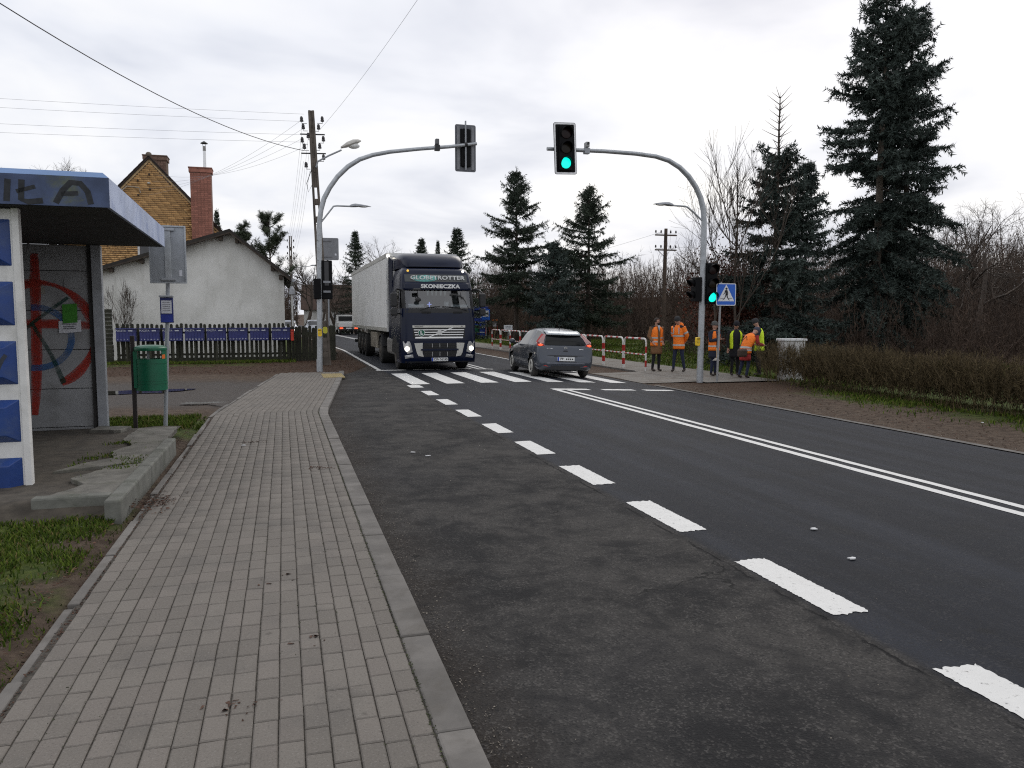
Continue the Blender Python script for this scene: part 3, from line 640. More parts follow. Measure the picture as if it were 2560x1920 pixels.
obj('case', MB().box(-.055,.055,-.10,.06,0,.42), M('letterbox_red', (.60,.045,.022), .45), t, bevel=.01); obj('slot', MB().box(-.035,.035,-.104,-.1005,.34,.355), black_m, t)
obj('post', MB().box(-.02,.02,-.02,.02,-.84,-.001), wood_d, t)

# ---- white outbuilding
render_w, n = newmat('lime_render'); P = n.pos()
c = n.mix(n.soft(n.noise(P, .8, 6, .6), .3, .7), (.60,.595,.555), (.76,.755,.715))
mp = n.n('ShaderNodeMapping'); mp.inputs['Scale'].default_value = (2.5, 1, .5); n.l(P, mp.inputs['Vector'])
c = n.mix(n.math('MULTIPLY', n.soft(n.noise(mp.outputs[0], 1.0, 6, .65), .5, .72), .45), c, (.44,.43,.385)); c = n.mix(n.soft(n.noise(P, 26, 5, .7), .62, .8), c, (.50,.49,.44))
n.bsdf(c, .92, 0, .2, n.noise(P, 60, 4), .4, .006)
ob = thing('outbuilding', 'white rendered outbuilding with low dark roof behind the picket fence', 'building', (0, 34, 0))
RX, RZ, EX, EZ, LX, LZ = -2.0, 5.12, .05, 3.47, -9.0, 2.83
wl = MB(); poly = [(LX,-.1),(EX,-.1),(EX,EZ),(RX,RZ),(LX,LZ)]; wl.prism(poly, 0, 10); obj('wall', wl, render_w, ob)
roof_d = M('old_roof_felt', (.030,.026,.023), .9, .35, 3, bump=.5, bscale=25, dirt=(.055,.052,.035), dirt_amt=.5)
sl = (RZ-EZ)/(EX-RX); sl2 = (RZ-LZ)/(RX-LX)
ez2 = EZ-.30*sl; lz2 = LZ-.4*sl2
obj('roof', MB().prism([(RX,RZ+.02),(EX+.30,ez2+.02),(EX+.30,ez2+.14),(RX,RZ+.15)], -.42, 10.4), roof_d, ob)
obj('roof', MB().prism([(RX,RZ+.02),(LX-.4,lz2+.02),(LX-.4,lz2+.13),(RX,RZ+.15)], -.42, 10.4), roof_d, ob)
tim = M('weathered_timber', (.055,.042,.032), .9, .35, 9)
for xx in (-1.75, -1.3+.9, ): obj('purlin', MB().box(xx-.06, xx+.06, -.36, 0, RZ-(xx-RX)*sl-.20, RZ-(xx-RX)*sl-.02), tim, ob)
for xx in (-2.35, -3.75, -5.3, -6.4, -7.6): obj('purlin', MB().box(xx-.07, xx+.07, -.36, 0, RZ-(RX-xx)*sl2-.19, RZ-(RX-xx)*sl2-.03), tim, ob)
obj('purlin', MB().box(EX-.20, EX-.06, -.36, 0, EZ-.18, EZ), tim, ob)
obj('verge_board', MB().prism([(RX,RZ-.04),(EX+.30,ez2-.04),(EX+.30,ez2+.018),(RX,RZ+.018)], -.45, -.42), tim, ob); obj('verge_board', MB().prism([(RX,RZ-.04),(LX-.4,lz2-.04),(LX-.4,lz2+.018),(RX,RZ+.018)], -.45, -.42), tim, ob)
obj('gutter', MB().tube([(EX+.36,-.4,ez2+.02),(EX+.36,10,ez2+.05)], .07, 10), steel_l, ob, smooth=True)
obj('hopper', MB().lathe([(.12,.0),(.12,.2),(.05,.34)][::-1], (EX+.30,-.2,ez2-.55), 12), M('zinc', (.36,.37,.39), .5, metal=.3), ob)
obj('downpipe', MB().tube([(EX+.30,-.2,ez2-.5),(EX+.32,-.2,.3)], .035, 8), M('white_pipe', (.55,.55,.53), .5), ob, smooth=True)
# ---- brick house with steep gable
brick_y = M('yellow_brick', (.46,.245,.090), .85, .22, 9, col2=(.54,.33,.14), rnd=.26, bump=.4, bscale=60)
mort = M('dark_mortar', (.13,.085,.055), .95, .3, 12)
ho = thing('brick_house', 'yellow brick house with steep dark roof behind the white outbuilding', 'house', (0, 40, 0))
AX, AZ, S_ = -5.79, 9.02, 1.08; EL = 4.0; HW = (AZ-EL)/S_
hw = obj('gable_wall', MB().prism([(AX-HW+.15,0),(AX+HW-.15,0),(AX+HW-.15,EL),(AX+.0,AZ-.10),(AX-HW+.15,EL)], 0, 9), mort, ho)
PBX, PBZ = .335, .0975
bm_ = mesh_from('brick', MB().box(-PBX/2+.006, PBX/2-.006, -.012, .02, .018, PBZ-.003)); bm_.materials.append(brick_y)
bmh = mesh_from('brick', MB().box(-PBX/4+.009, PBX/4-.009, -.016, .02, .010, PBZ-.002)); bmh.materials.append(brick_y)
bset = []
for rw in range(int((AZ-2.5)/PBZ)):
    z = 2.5+rw*PBZ; hw_ = min(HW-.15, (AZ-.12-z-PBZ)/S_); 
    x = AX-hw_ + (.0 if rw % 2 else -PBX/2)
    while x < AX+hw_:
        a, c_ = max(x, AX-hw_), min(x+PBX, AX+hw_)
        if c_-a > .07: bset.append(((a+c_)/2, z, c_-a))
        x += PBX
show = lambda q: q[1] > 4.25 and -7.5 < q[0] < -2.3
order = sorted(bset, key=lambda q: (not show(q), q[0] > -4.3 and q[0] < -3.2 and q[1] < 7, q[1] < 5, -q[1]))
bobj = set(order[:300])
for q in order[:300]:
    o = link('brick', bm_); o.parent = hw; o.location = (q[0], random.uniform(-.004,.004), q[1]); o.scale = (q[2]/PBX, 1, 1)
V, F, TT = [], [], []
for q in bset:
    if q in bobj: continue
    t = MB().box(q[0]-q[2]/2+.009, q[0]+q[2]/2-.009, -.012, .02, q[1]+.018, q[1]+PBZ-.003); o0 = len(V); V += t.v; F += [tuple(i+o0 for i in f) for f in t.f]; TT += [random.random()]*6
me = np_mesh('wall_bricks', V, F, TT); me.materials.append(brick_y); o = link('wall_bricks', me); o.parent = hw; o['kind'] = 'stuff'
tile_m = M('brown_roof_tile', (.050,.036,.030), .8, .3, 5, rnd=.2)
for s in (-1, 1):
    ex = AX+s*(HW+.25); ez = AZ-(HW+.25)*S_
    rfo = obj('roof', MB().prism([(AX,AZ),(ex,ez),(ex,ez+.10),(AX,AZ+.13)], -.12, 9.2), tile_m, ho)
    nt = 22
    for i in range(nt):   # the verge tiles step down the slope
        f0, f1 = i/nt, (i+1)/nt; xa, xb = AX+s*(HW+.25)*f0, AX+s*(HW+.25)*f1; za, zb = AZ-(HW+.25)*S_*f0, AZ-(HW+.25)*S_*f1
        obj('verge_tile', MB().prism([(xa,za+.125),(xb,zb+.105),(xb,zb+.165),(xa,za+.15)], -.17, .35), tile_m, rfo)
    obj('verge_course', MB().prism([(AX,AZ-.13),(ex-s*.05,ez-.10),(ex-s*.05,ez-.005),(AX,AZ-.005)], -.035, .02), M('verge_brick', (.56,.40,.22), .85, .25, 7), ho)
obj('ridge_cap', MB().ball((AX+.0,-.08,AZ+.19), .12, 12, 8, (1.1,1,.9)), M('ridge_clay', (.17,.14,.11), .9), ho)
for i in range(8): obj('soldier_brick', MB().box(-5.22+.1*i, -5.14+.1*i, -.03, .01, 5.72, 6.10), brick_y, hw)
iron = M('iron_bracket', (.06,.04,.03), .7)
obj('wall_bracket', MB().tube([(-7.25,-.06,7.28),(-6.75,-.10,7.72),(-6.25,-.10,7.68),(-6.2,-.06,7.45)], .022, 6), M('pale_conduit', (.4,.36,.3), .6), ho)
for xx, zz in ((-5.8,8.3),(-5.8,7.62),(-6.3,8.0),(-6.3,7.35)): obj('insulator', MB().ball((xx,-.07,zz), .05, 8, 6), iron, ho)
obj('insulator', MB().ball((-5.83,-.09,7.9), .075, 10, 6, (1,1,.6)), M('porcelain', (.62,.6,.55), .3), ho)
obj('window_frame', MB().box(-6.42,-6.33,-.05,.01,3.2,5.05), M('white_frame', (.6,.6,.6), .5), ho); obj('window', MB().box(-6.32,-5.1,-.03,.012,3.2,5.05), M('dark_pane', (.05,.05,.055), .15), ho)
# chimneys
brick_r = M('red_brick', (.30,.125,.090), .88, .22, 8, rnd=.2, bump=.4, bscale=60)
def chimney(nm, x0, x1, y0, y1, z0, z1, mt, joint, bw=.262, bh=.088, cap=.05, front_only=False):
    c_ = obj(nm, MB().box(x0, x1, y0, y1, z0, z1), joint, ho)
    a = mesh_from('brick', MB().box(-.5, .5, -.008, .01, .006, bh-.004)); a.materials.append(mt)
    nb = max(2, round((x1-x0)/bw)); w = (x1-x0)/nb
    for r_ in range(int((z1-z0-.2)/bh)):
        x = x0 - (w/2 if r_ % 2 else 0)
        while x < x1-.02:
            p, q = max(x, x0), min(x+w, x1)
            if q-p > .05:
                o = link('brick', a); o.parent = c_; o.location = ((p+q)/2, y0+random.uniform(-.004,.002), z0+r_*bh); o.scale = (q-p-.014, 1, 1)
            x += w
    obj('crown', MB().box(x0-cap, x1+cap, y0-cap, y1+cap, z1-.24, z1-.06), mt, c_, bevel=.01); obj('crown', MB().box(x0-cap-.02, x1+cap+.02, y0-cap-.02, y1+cap+.02, z1-.058, z1), mt, c_, bevel=.01)
    return c_
ch = chimney('chimney', -3.98, -3.08, -.78, -.1, 4.3, 8.62, brick_r, M('red_mortar', (.25,.14,.11), .95))
obj('flue_pipe', MB().tube([(-3.35,-.45,8.6),(-3.35,-.45,9.62)], .065, 14), M('stainless', (.62,.62,.62), .22, .05, metal=.9), ch, smooth=True)
obj('flue_pipe_collar', MB().lathe([(.07,0),(.07,.22)], (-3.35,-.45,9.42), 14), M('dull_steel', (.25,.24,.23), .5, metal=.5), ch)
obj('flue_cap', MB().lathe([(.17,0),(.15,.03),(.05,.09),(.005,.12)], (-3.35,-.45,9.76), 16), black_m, ch, smooth=True)
for dx in (-.05, .05): obj('cap_stay', MB().tube([(-3.35+dx,-.45,9.62),(-3.35+dx*1.6,-.45,9.78)], .008, 4), black_m, ch)
chimney('chimney', -6.35, -5.35, 2.2, 3.0, 8.0, 9.62, M('soot_brick', (.16,.10,.075), .9, .3, 8, rnd=.2), mort)
# ================================================================== MASTS, POLES, SIGNS, BARRIERS
sig_black = M('signal_black', (.006,.006,.007), .6, .2, 6, spec=.12); lens_off = M('lens_dark', (.014,.005,.005), .25, spec=.2); lens_offa = M('lens_amber_off', (.014,.010,.005), .25, spec=.2)
lens_on = emis('lens_green_lit', (0.0, .92, .72), 1.2)
board_back = M('board_back_grey', (.115,.12,.135), .5, .1, 5, metal=.2)
def lamp_head(parent, p, d, L=.62, W=.22, mt=None):
    """flat street-lamp head pointing along d (+1/-1 in x)"""
    sec = [(0,.05,.05),(.08,.075,.07),(.25,.11,.085),(.5,.10,.06),(.85,.05,.03),(1.0,.012,.012)]
    b = MB(); n_ = 12; vs = []
    for t, w, h in sec:
        for j in range(n_):
            a = 2*math.pi*j/n_; vs.append((p[0]+d*L*t, p[1]+w*W/.22*math.cos(a), p[2]+(h if math.sin(a) > 0 else h*.35)*math.sin(a)+.03*math.sin(t*2.6)))
    fs = [(i*n_+j, i*n_+(j+1)%n_, (i+1)*n_+(j+1)%n_, (i+1)*n_+j) for i in range(len(sec)-1) for j in range(n_)] + [tuple(range(n_)), tuple((len(sec)-1)*n_+j for j in range(n_))]
    b.add(vs, fs); h = obj('lamp_head', b, mt or steel_l, parent, smooth=True)
    obj('lamp_glass', MB().ball((p[0]+d*L*.62, p[1], p[2]+.012), .1, 12, 6, (1.5,.75,.28)), M('lamp_glass_white', (.8,.8,.78), .2), h, smooth=True); return h
def signal_modules(parent, x, z_bot, ydir, y, n_mod=3, d=.20, lit=None, mod=.33, w=.30, visor=True, order=None):
    """column of signal modules; ydir -1 faces the camera side"""
    hs = obj('signal_housing', MB().box(x-w/2, x+w/2, min(y, y-ydir*.14), max(y, y-ydir*.14), z_bot, z_bot+n_mod*mod), sig_black, parent, bevel=.02)
    for k in range(n_mod):
        zc = z_bot+mod*(k+.5); col = lens_on if lit == k else (lens_off if k == n_mod-1 else lens_offa)
        b = MB().lathe([(d*.5,0),(d*.46,.02),(d*.2,.03),(.001,.032)], (0,0,0), 24, 'y')
        vs = [(v[0]+x, y+ydir*v[1]+ydir*.002, v[2]+zc) for v in b.v]; m_ = MB(); m_.add(vs, b.f); obj('lens', m_, col, hs, smooth=True)
        if visor:
            v_ = MB(); A = [R(-35+250*i/18) for i in range(19)]
            vs = [(x+d*.56*math.cos(a), y+ydir*.002, zc+d*.56*math.sin(a)) for a in A] + [(x+d*.56*math.cos(a), y+ydir*(.06+.14*max(0,(math.sin(a)+.35)/1.35)), zc+d*.56*math.sin(a)-.01) for a in A]
            v_.add(vs, [(i,i+1,20+i,19+i) for i in range(18)]); vo = obj('visor', v_, sig_black, hs, smooth=True); s_ = vo.modifiers.new('s','SOLIDIFY'); s_.thickness = .006
    return hs
def button(parent, x, y, z):
    bt = obj('push_button_box', MB().prism([(u+x, w+z) for u, w in rrect(.12,.24,.03)], y-.09, y), M('button_yellow', (.80,.52,.02), .45), parent, bevel=.008)
    obj('button', MB().lathe([(.03,0),(.028,.012)], (x, y-.102, z-.01), 14, 'y'), M('button_grey', (.6,.45,.05), .4), bt); obj('button_hood', MB().box(x-.045,x+.045,y-.12,y-.0905,z+.075,z+.09), black_m, bt)
# ---- left mast (its main signal faces away from us)
lm = thing('signal_mast', 'galvanised curved signal mast whose signals face away, beside the concrete pole', 'traffic light', (1.05, 25.18, 0), group='curved signal masts')
pth = [(0,0,0),(.02,0,1),(.05,0,3),(.08,0,4.55)]; arm = [(.081,0,4.5),(.09,0,4.7),(.14,0,5.05),(.24,0,5.4),(.42,0,5.74),(.66,0,6.08),(.98,0,6.40),(1.34,0,6.64),(1.75,0,6.80),(2.3,0,6.93),(3.2,0,7.07),(4.2,0,7.20),(5.10,0,7.35)]
obj('pole', MB().tube(pth, [.088,.085,.082,.08], 16), steel_g, lm, smooth=True); obj('base_sleeve', MB().tube([(0,0,0),(0,0,.42)], .096, 16), steel_g, lm, smooth=True)
obj('arm', MB().tube(arm, [.079]+[.078]*3+[.075]*3+[.07,.065,.062,.058,.055,.052], 14), steel_g, lm, smooth=True)
for zz in (4.58, 3.5, 4.1): obj('bolt', MB().tube([(-.08,-.06,zz),(.24,-.09,zz)] if False else [(.0,-.075,zz),(.0,-.11,zz)], .014, 6), black_m, lm)
bd = MB().prism([(x+4.76, z+7.21) for x, z in rrect(.69,1.5,.06)], .14, .155); bdo = obj('backing_board', bd, board_back, lm)
for dx in (-.24, .24): obj('board_stiffener', MB().box(4.76+dx-.045, 4.76+dx+.045, .115, .1395, 6.52, 7.90), M('stiffener_grey', (.20,.205,.22), .5), bdo)
signal_modules(lm, 4.76, 6.62, 1, .24, 3, .28, None, .40, .34)
obj('housing_back', MB().prism([(x+4.76, z+7.21) for x, z in rrect(.30,1.22,.08)], .05, .139), sig_black, lm, bevel=.02)
obj('bracket', MB().box(4.72,4.76,-.01,.06,6.5,8.05), steel_l, lm); obj('clamp', MB().tube([(4.70,0,7.29),(4.79,0,7.305)], .075, 12), black_m, lm)
dt = obj('detector', MB().box(3.74,3.86,-.07,.10,7.24,7.42), M('detector_grey', (.10,.10,.105), .5), lm, bevel=.02); obj('detector_clamp', MB().box(3.72,3.88,-.075,.075,7.05,7.23), black_m, lm)
obj('lamp_arm', MB().tube([(.10,0,4.62),(.33,0,4.92),(.52,0,5.17),(.62,0,5.19),(1.05,0,5.19)], .026, 10), steel_g, lm, smooth=True); lamp_head(lm, (1.02,0,5.18), 1, .66)
vh = obj('signal_housing', MB().box(.09,.44,-.06,.24,2.30,3.50), sig_black, lm, bevel=.02)
obj('housing_rib', MB().box(.20,.33,-.08,-.061,2.72,3.46), M('housing_rib_black', (.025,.025,.028), .3), vh)
for zz in (2.50, 2.80): obj('label_strip', MB().box(.16,.38,-.085,-.081+.02,zz,zz+.065), M('strip_grey', (.22,.23,.25), .4), vh)
ph = obj('pedestrian_signal', MB().box(-.13,.085,-.20,.06,2.30,2.93), sig_black, lm, bevel=.02); obj('bracket', MB().box(-.03,.11,-.04,.05,2.94,3.08), black_m, lm); obj('bracket', MB().box(-.03,.11,-.04,.05,2.18,2.29), black_m, lm)
button(lm, .02, -.085, 1.26)
# ---- right mast, facing us with green lit
rm = thing('signal_mast', 'galvanised curved signal mast showing green beside the pedestrian sign', 'traffic light', (11.39, 19.85, -.12), group='curved signal masts')
pth = [(0,0,0),(.01,0,1.5),(.03,0,3.5),(.03,0,4.4)]; arm = [(.03,0,4.38),(.03,0,4.53),(.0,0,4.85),(-.09,0,5.18),(-.25,0,5.48),(-.48,0,5.76),(-.76,0,5.99),(-1.1,0,6.16),(-1.5,0,6.25),(-2.1,0,6.29),(-3.0,0,6.30),(-4.64,0,6.27)]
obj('pole', MB().tube(pth, [.088,.085,.082,.08], 16), steel_g, rm, smooth=True); obj('base_sleeve', MB().tube([(0,0,0),(0,0,.40)], .096, 16), steel_g, rm, smooth=True)
obj('arm', MB().tube(arm, [.079]+[.078]*3+[.075]*2+[.07,.066,.062,.058,.055,.05], 14), steel_g, rm, smooth=True)
tl = Matrix.Rotation(R(-2.2), 4, 'Y')
BX, BZ = -4.19, 6.27
def tilt(mb, mat): mb.v = [tuple(mat @ Vector((p[0]-BX, p[1], p[2]-BZ)) + Vector((BX,0,BZ))) for p in mb.v]; return mb
bdo = obj('backing_board', tilt(MB().prism([(x+BX, z+BZ) for x, z in rrect(.62,1.33,.055)], -.16, -.145), tl), M('board_black', (.007,.007,.008), .7, spec=.12), rm)
ring = MB(); o_, i_ = rrect(.60,1.31,.05), rrect(.52,1.23,.03); k = len(o_)
ring.add([(x+BX,-.164,z+BZ) for x, z in o_]+[(x+BX,-.164,z+BZ) for x, z in i_], [(j,(j+1)%k,k+(j+1)%k,k+j) for j in range(k)]); obj('white_border', tilt(ring, tl), M('border_white', (.82,.82,.83), .5), bdo)
hs = signal_modules(rm, BX, BZ-.57, -1, -.21, 3, .285, 0, .38, .36)
obj('bracket', MB().box(BX-.03,BX+.03,-.145,.06,BZ-.1,BZ+.1), steel_l, rm)
obj('detector', MB().box(-3.58,-3.48,-.12,.07,6.36,6.50), M('detector_pale', (.35,.35,.35), .5), rm, bevel=.02); obj('detector_lens', MB().lathe([(.035,0),(.03,.02)], (-3.53,-.145,6.45), 12, 'y'), black_m, rm); obj('detector_clamp', MB().box(-3.60,-3.46,-.07,.07,6.20,6.352), steel_l, rm)
obj('lamp_arm', MB().tube([(.02,0,4.52),(-.30,0,4.78),(-.50,0,4.92),(-.58,0,4.94),(-.98,0,4.95)], .026, 10), steel_g, rm, smooth=True); lamp_head(rm, (-.95,0,4.94), -1, .60)
signal_modules(rm, .25, 2.23, -1, -.14, 3, .27, 0, .385, .33)
obj('bracket', MB().box(.02,.12,-.05,.05,3.38,3.46), black_m, rm); obj('bracket', MB().box(.02,.12,-.05,.05,2.13,2.22), black_m, rm)
# pedestrian head turned to the crossing (towards -x)
pd = obj('pedestrian_signal', MB().box(-.30,-.10,-.20,.10,2.30,2.98), sig_black, rm, bevel=.02)
for zz in (2.47, 2.80):
    v_ = MB(); A = [R(-30+240*i/14) for i in range(15)]
    v_.add([(-.30, -.05+.12*math.cos(a), zz+.12*math.sin(a)) for a in A]+[(-.30-.05-.15*max(0,(math.sin(a)+.4)/1.4), -.05+.12*math.cos(a), zz+.12*math.sin(a)-.01) for a in A], [(i,i+1,16+i,15+i) for i in range(14)])
    vo = obj('visor', v_, sig_black, pd, smooth=True); s_ = vo.modifiers.new('s','SOLIDIFY'); s_.thickness = .007
    obj('lens', MB().lathe([(.1,0),(.08,.012)], (-.312,-.05,zz), 16, 'x'), lens_off, pd)
button(rm, -.11, .02, 1.17)
# ---- pedestrian crossing sign
ps = thing('crossing_sign', 'blue square pedestrian crossing sign with walking figure on a grey post', 'road sign', (11.86, 19.71, -.12))
obj('post', MB().tube([(0,0,0),(.03,0,1.5),(.06,0,2.85)], .03, 12), M('post_grey', (.29,.29,.295), .6, .15, 8), ps, smooth=True)
sc, sz = .20, 2.50
sp = obj('plate', MB().prism([(x+sc, z+sz) for x, z in rrect(.63,.63,.045)], -.05, -.04), steel_g, ps)
def flat(name, poly, y, mt, par): k = MB(); k.add([(x+sc, y, z+sz) for x, z in poly], [tuple(range(len(poly)))]); return obj(name, k, mt, par)
bl_s = M('sign_blue', (.012,.115,.55), .4, .04); wh_s = M('sign_white', (.72,.73,.75), .4, .03); bk_s = M('sign_black', (.012,.012,.012), .5)
flat('border', rrect(.62,.62,.045), -.0505, wh_s, sp); flat('blue_field', rrect(.58,.58,.035), -.0515, bl_s, sp)
flat('triangle', [(-.265,-.19),(.265,-.19),(.0,.285)], -.0525, wh_s, sp)
fig = [[(-.045*math.cos(R(a))*.8+.005, .165+.03*math.sin(R(a))) for a in range(0,360,30)], [(-.03,.125),(.02,.13),(.04,.02),(-.02,.015)], [(-.03,.125),(-.045,.11),(-.055,.04),(-.10,.005),(-.09,-.008),(-.035,.03),(-.02,.08)], [(.02,.13),(.045,.11),(.065,.03),(.055,-.01),(.04,-.005),(.04,.05),(.015,.09)],
       [(-.02,.02),(.02,.02),(-.02,-.08),(-.075,-.155),(-.12,-.16),(-.12,-.145),(-.085,-.14),(-.045,-.075)], [(-.01,.02),(.04,.02),(.055,-.07),(.10,-.145),(.125,-.15),(.125,-.162),(.085,-.162),(.02,-.075)]]
for q in fig: flat('walking_figure', q, -.0535, bk_s, sp)
for a, c_ in ((-.20,-.07),(.075,.20)): flat('kerb_mark', [(a,-.115),(c_,-.115),(c_,-.104),(a,-.104)], -.0535, bk_s, sp)
# ---- concrete utility pole with openings
up = thing('utility_pole', 'leaning concrete utility pole with slotted shaft, insulators and street lamp', 'utility pole', (1.43, 28.71, 0)); up.rotation_euler = (0, R(-2.2), 0)
pc = M('pole_concrete', (.125,.105,.088), .92, .3, 5, bump=.5, bscale=50, dirt=(.07,.055,.045), dirt_amt=.6)
HP = 8.9; hwid = lambda z: .175-.075*z/HP
for s in (-1, 1):
    k = MB(); vs = []
    for z in (0, HP): w = hwid(z); i__ = w-.075; vs += [(s*i__,-.10,z),(s*w,-.10,z),(s*w,.10,z),(s*i__,.10,z)]
    k.add(vs, [(0,1,2,3),(7,6,5,4),(0,4,5,1),(1,5,6,2),(2,6,7,3),(3,7,4,0)]); obj('stile', k, pc, up, bevel=.012)
z = 0; wb_ = []
while z < HP-.05:
    if z < .9 or z > 6.2: z1_ = min(z+.5, HP)
    else: z1_ = z+.21
    w = hwid(z)-.0752; wb_.append((z, z1_)); obj('web', MB().box(-w, w, -.07, .07, z, z1_), pc, up, bevel=.01)
    z = z1_ + (.005 if (z1_ < .9 or z1_ > 6.2) else .40)
ins = M('insulator_brown', (.035,.030,.032), .25); 
def insulator(par, x, y, z, s=1.0):
    i_o = obj('insulator', MB().lathe([(.03*s,-.09*s),(.06*s,-.085*s),(.062*s,-.03*s),(.04*s,-.02*s),(.055*s,0),(.05*s,.05*s),(.03*s,.09*s)], (x,y,z), 12), ins, par, smooth=True)
    obj('pin', MB().tube([(x,y,z-.09*s),(x,y,z-.15*s),(x*.5 if abs(x) > .2 else 0,y,z-.15*s)], .010, 5), black_m, i_o)
for x, z in ((.36,8.62),(.36,7.95),(.33,7.32),(-.30,8.35),(-.30,7.68),(-.34,8.6),(-.36,7.9),(.22,8.35),(.22,7.7),(-.15,8.05),(-.28,7.05)): insulator(up, x, -.05, z)
for z in (8.1, 7.45): obj('crossbar', MB().box(-.42,.42,-.02,.02,z-.02,z+.02), black_m, up)
obj('lamp_arm', MB().tube([(.05,-.12,6.95),(.12,-.14,7.15),(.5,-.16,7.35),(.95,-.18,7.55)], .03, 8), steel_l, up, smooth=True)
lh = MB(); n_ = 14; sec = [(0,.05,.05),(.10,.12,.07),(.3,.17,.13),(.6,.18,.15),(.85,.12,.10),(1,.02,.02)]; vs = []
for t, w, h in sec:
    for j in range(n_): a = 2*math.pi*j/n_; vs.append((.93+.72*t, -.19+w*math.cos(a), 7.62+.25*t+(h if math.sin(a) > 0 else h*.4)*math.sin(a)))
lh.add(vs, [(i*n_+j, i*n_+(j+1)%n_, (i+1)*n_+(j+1)%n_, (i+1)*n_+j) for i in range(5) for j in range(n_)]+[tuple(range(n_)), tuple(5*n_+j for j in range(n_))])
lho = obj('lamp_head', lh, M('lamp_cream', (.50,.48,.44), .45), up, smooth=True); obj('lamp_glass', MB().ball((1.38,-.19,7.70), .17, 12, 8, (1.25,.8,.62)), MATS['lamp_glass_white'], lho, smooth=True)
obj('cable', MB().tube([(-.10,-.12,6.9),(-.30,-.12,6.4),(-.26,-.12,6.1),(-.12,-.12,6.35),(-.12,-.12,5.0)], .012, 5), black_m, up)
obj('cable', MB().tube([(-.17,-.08,3.6),(-.30,-.1,3.0),(-.28,-.1,2.5),(-.17,-.1,2.1)], .012, 5), black_m, up)
ys_ = M('yellow_tape', (.62,.58,.05), .5); obj('yellow_marker', MB().box(-.172,-.10,-.104,-.1005,1.05,1.50), ys_, up); obj('yellow_marker', MB().prism([(x+.03,z+1.28) for x, z in rrect(.16,.24,.07)], -.106, -.102), ys_, up)
# far poles on the left
def lattice_pole(label, loc, H, lamp=True):
    t = thing('utility_pole', label, 'utility pole', loc)
    for s in (-1, 1): obj('stile', MB().box(s*.07-.045, s*.07+.045, -.1, .1, 0, H), pc, t)
    for i in range(int(H/.7)): obj('web', MB().box(-.025, .025, -.06, .06, .7*i, .7*i+.3), pc, t)
    for s in (-1, 1):
        for z in (H-.35, H-.85, H-1.35, H-1.75): insulator(t, s*.24, 0, z, .9)
    if lamp: obj('lamp_arm', MB().tube([(.08,-.1,H-3.2),(.25,-.1,H-2.6),(.7,-.1,H-2.45),(1.5,-.1,H-2.35)], .025, 6), steel_l, t); lamp_head(t, (1.5,-.1,H-2.33), 1, .7)
lattice_pole('distant concrete lattice pole with lamp beyond the white outbuilding', (.66, 65.2, 0), 8.15)
lattice_pole('short far concrete pole just above the outbuilding eave', (1.82, 114.9, 0), 6.2, False)
# wooden telegraph pole on the right
tp = thing('telegraph_pole', 'wooden telegraph pole with two insulator crossarms before the bare thicket', 'telegraph pole', (22.7, 44.0, -.1))
obj('pole', MB().tube([(-.12,0,0),(0,0,7.25)], [.15,.10], 10), M('pole_wood', (.075,.052,.038), .9, .3, 5), tp, smooth=True)
for z, w in ((6.85,.72),(5.95,.72)):
    obj('crossarm', MB().box(-w,w,-.06,.04,z-.04,z+.04), MATS['pole_wood'], tp)
    for x in (-w+.04,-w*.45,w*.45,w-.04): insulator(tp, x, 0, z+.22, .9)
obj('brace', MB().tube([(-.5,0,5.9),(0,-.1,5.4)], .02, 5), black_m, tp)
# ---- overhead wires
wire_m = M('wire_dark', (.05,.05,.055), .6); wire_t = M('wire_grey', (.30,.30,.32), .6)
def wire(label, a, b_, sag, r=.006, mt=None):
    k = 26; pts = [tuple(a[i]+(b_[i]-a[i])*t/k - (sag*4*(t/k)*(1-t/k) if i == 2 else 0) for i in range(3)) for t in range(k+1)]
    o = obj('overhead_wire', MB().tube(pts, r, 5), mt or wire_t); tag(o, label, 'wire', 'overhead wires'); return o
PT = (1.09, 28.7)
wire('thick dark cable sagging from the upper left sky to the concrete pole', (-7.5,9.5,8.3), (.82,28.6,7.5), .9, .011, wire_m)
for i, (dz, z2) in enumerate(((8.75,8.9),(8.5,8.66),(8.05,8.1),(7.8,7.86))):
    wire('thin wire crossing the sky above the brick house', (-34,30+i*.5,z2+.55), (.85,28.65,dz), .35, .0038)
for i in range(4):
    wire('thin service wire from the concrete pole down behind the brick chimney', (-6.0+.15*i,40.0,7.35+.32*i), (.80,28.75,8.6-.32*i), .45, .0038)
for i in range(6):
    wire('thin line strung between the concrete pole and the far lattice pole', (1.0+.2*(i%2)-.2,28.85,8.5-.33*i), (.66+(.24 if i%2 else -.24),65.2,7.8-.25*i), .55, .0038)
wire('thin wire rising from the concrete pole over the road', (4.6,3.0,9.6), (1.4,28.7,8.3), .5, .0038)
for i in range(2): wire('thin telegraph wire leaving the wooden pole', (22.7-.3+.6*i,44,6.95-.9*i), (20.5 if not i else 60,70 if not i else 38,6.3), .3, .007)
# ---- back of a road sign beyond the mast
sb2 = thing('road_sign', 'grey back of a large rectangular road sign behind the signal mast', 'road sign', (1.75, 33.2, 0))
obj('post', MB().tube([(.05,0,0),(.05,0,4.95)], .035, 10), steel_l, sb2, smooth=True); so = obj('plate', MB().prism([(x+.03, z+4.52) for x, z in rrect(.92,.90,.05)], -.06, -.045), M('plate_grey', (.20,.205,.22), .55, .08), sb2)
for zz in (4.2, 4.84): obj('rail', MB().box(-.3,.2,-.085,-.0605,zz-.015,zz+.015), M('rail_grey', (.15,.15,.16), .5), so)
obj('label_plate', MB().box(.33,.40,-.064,-.0605,4.26,4.34), paper, so)
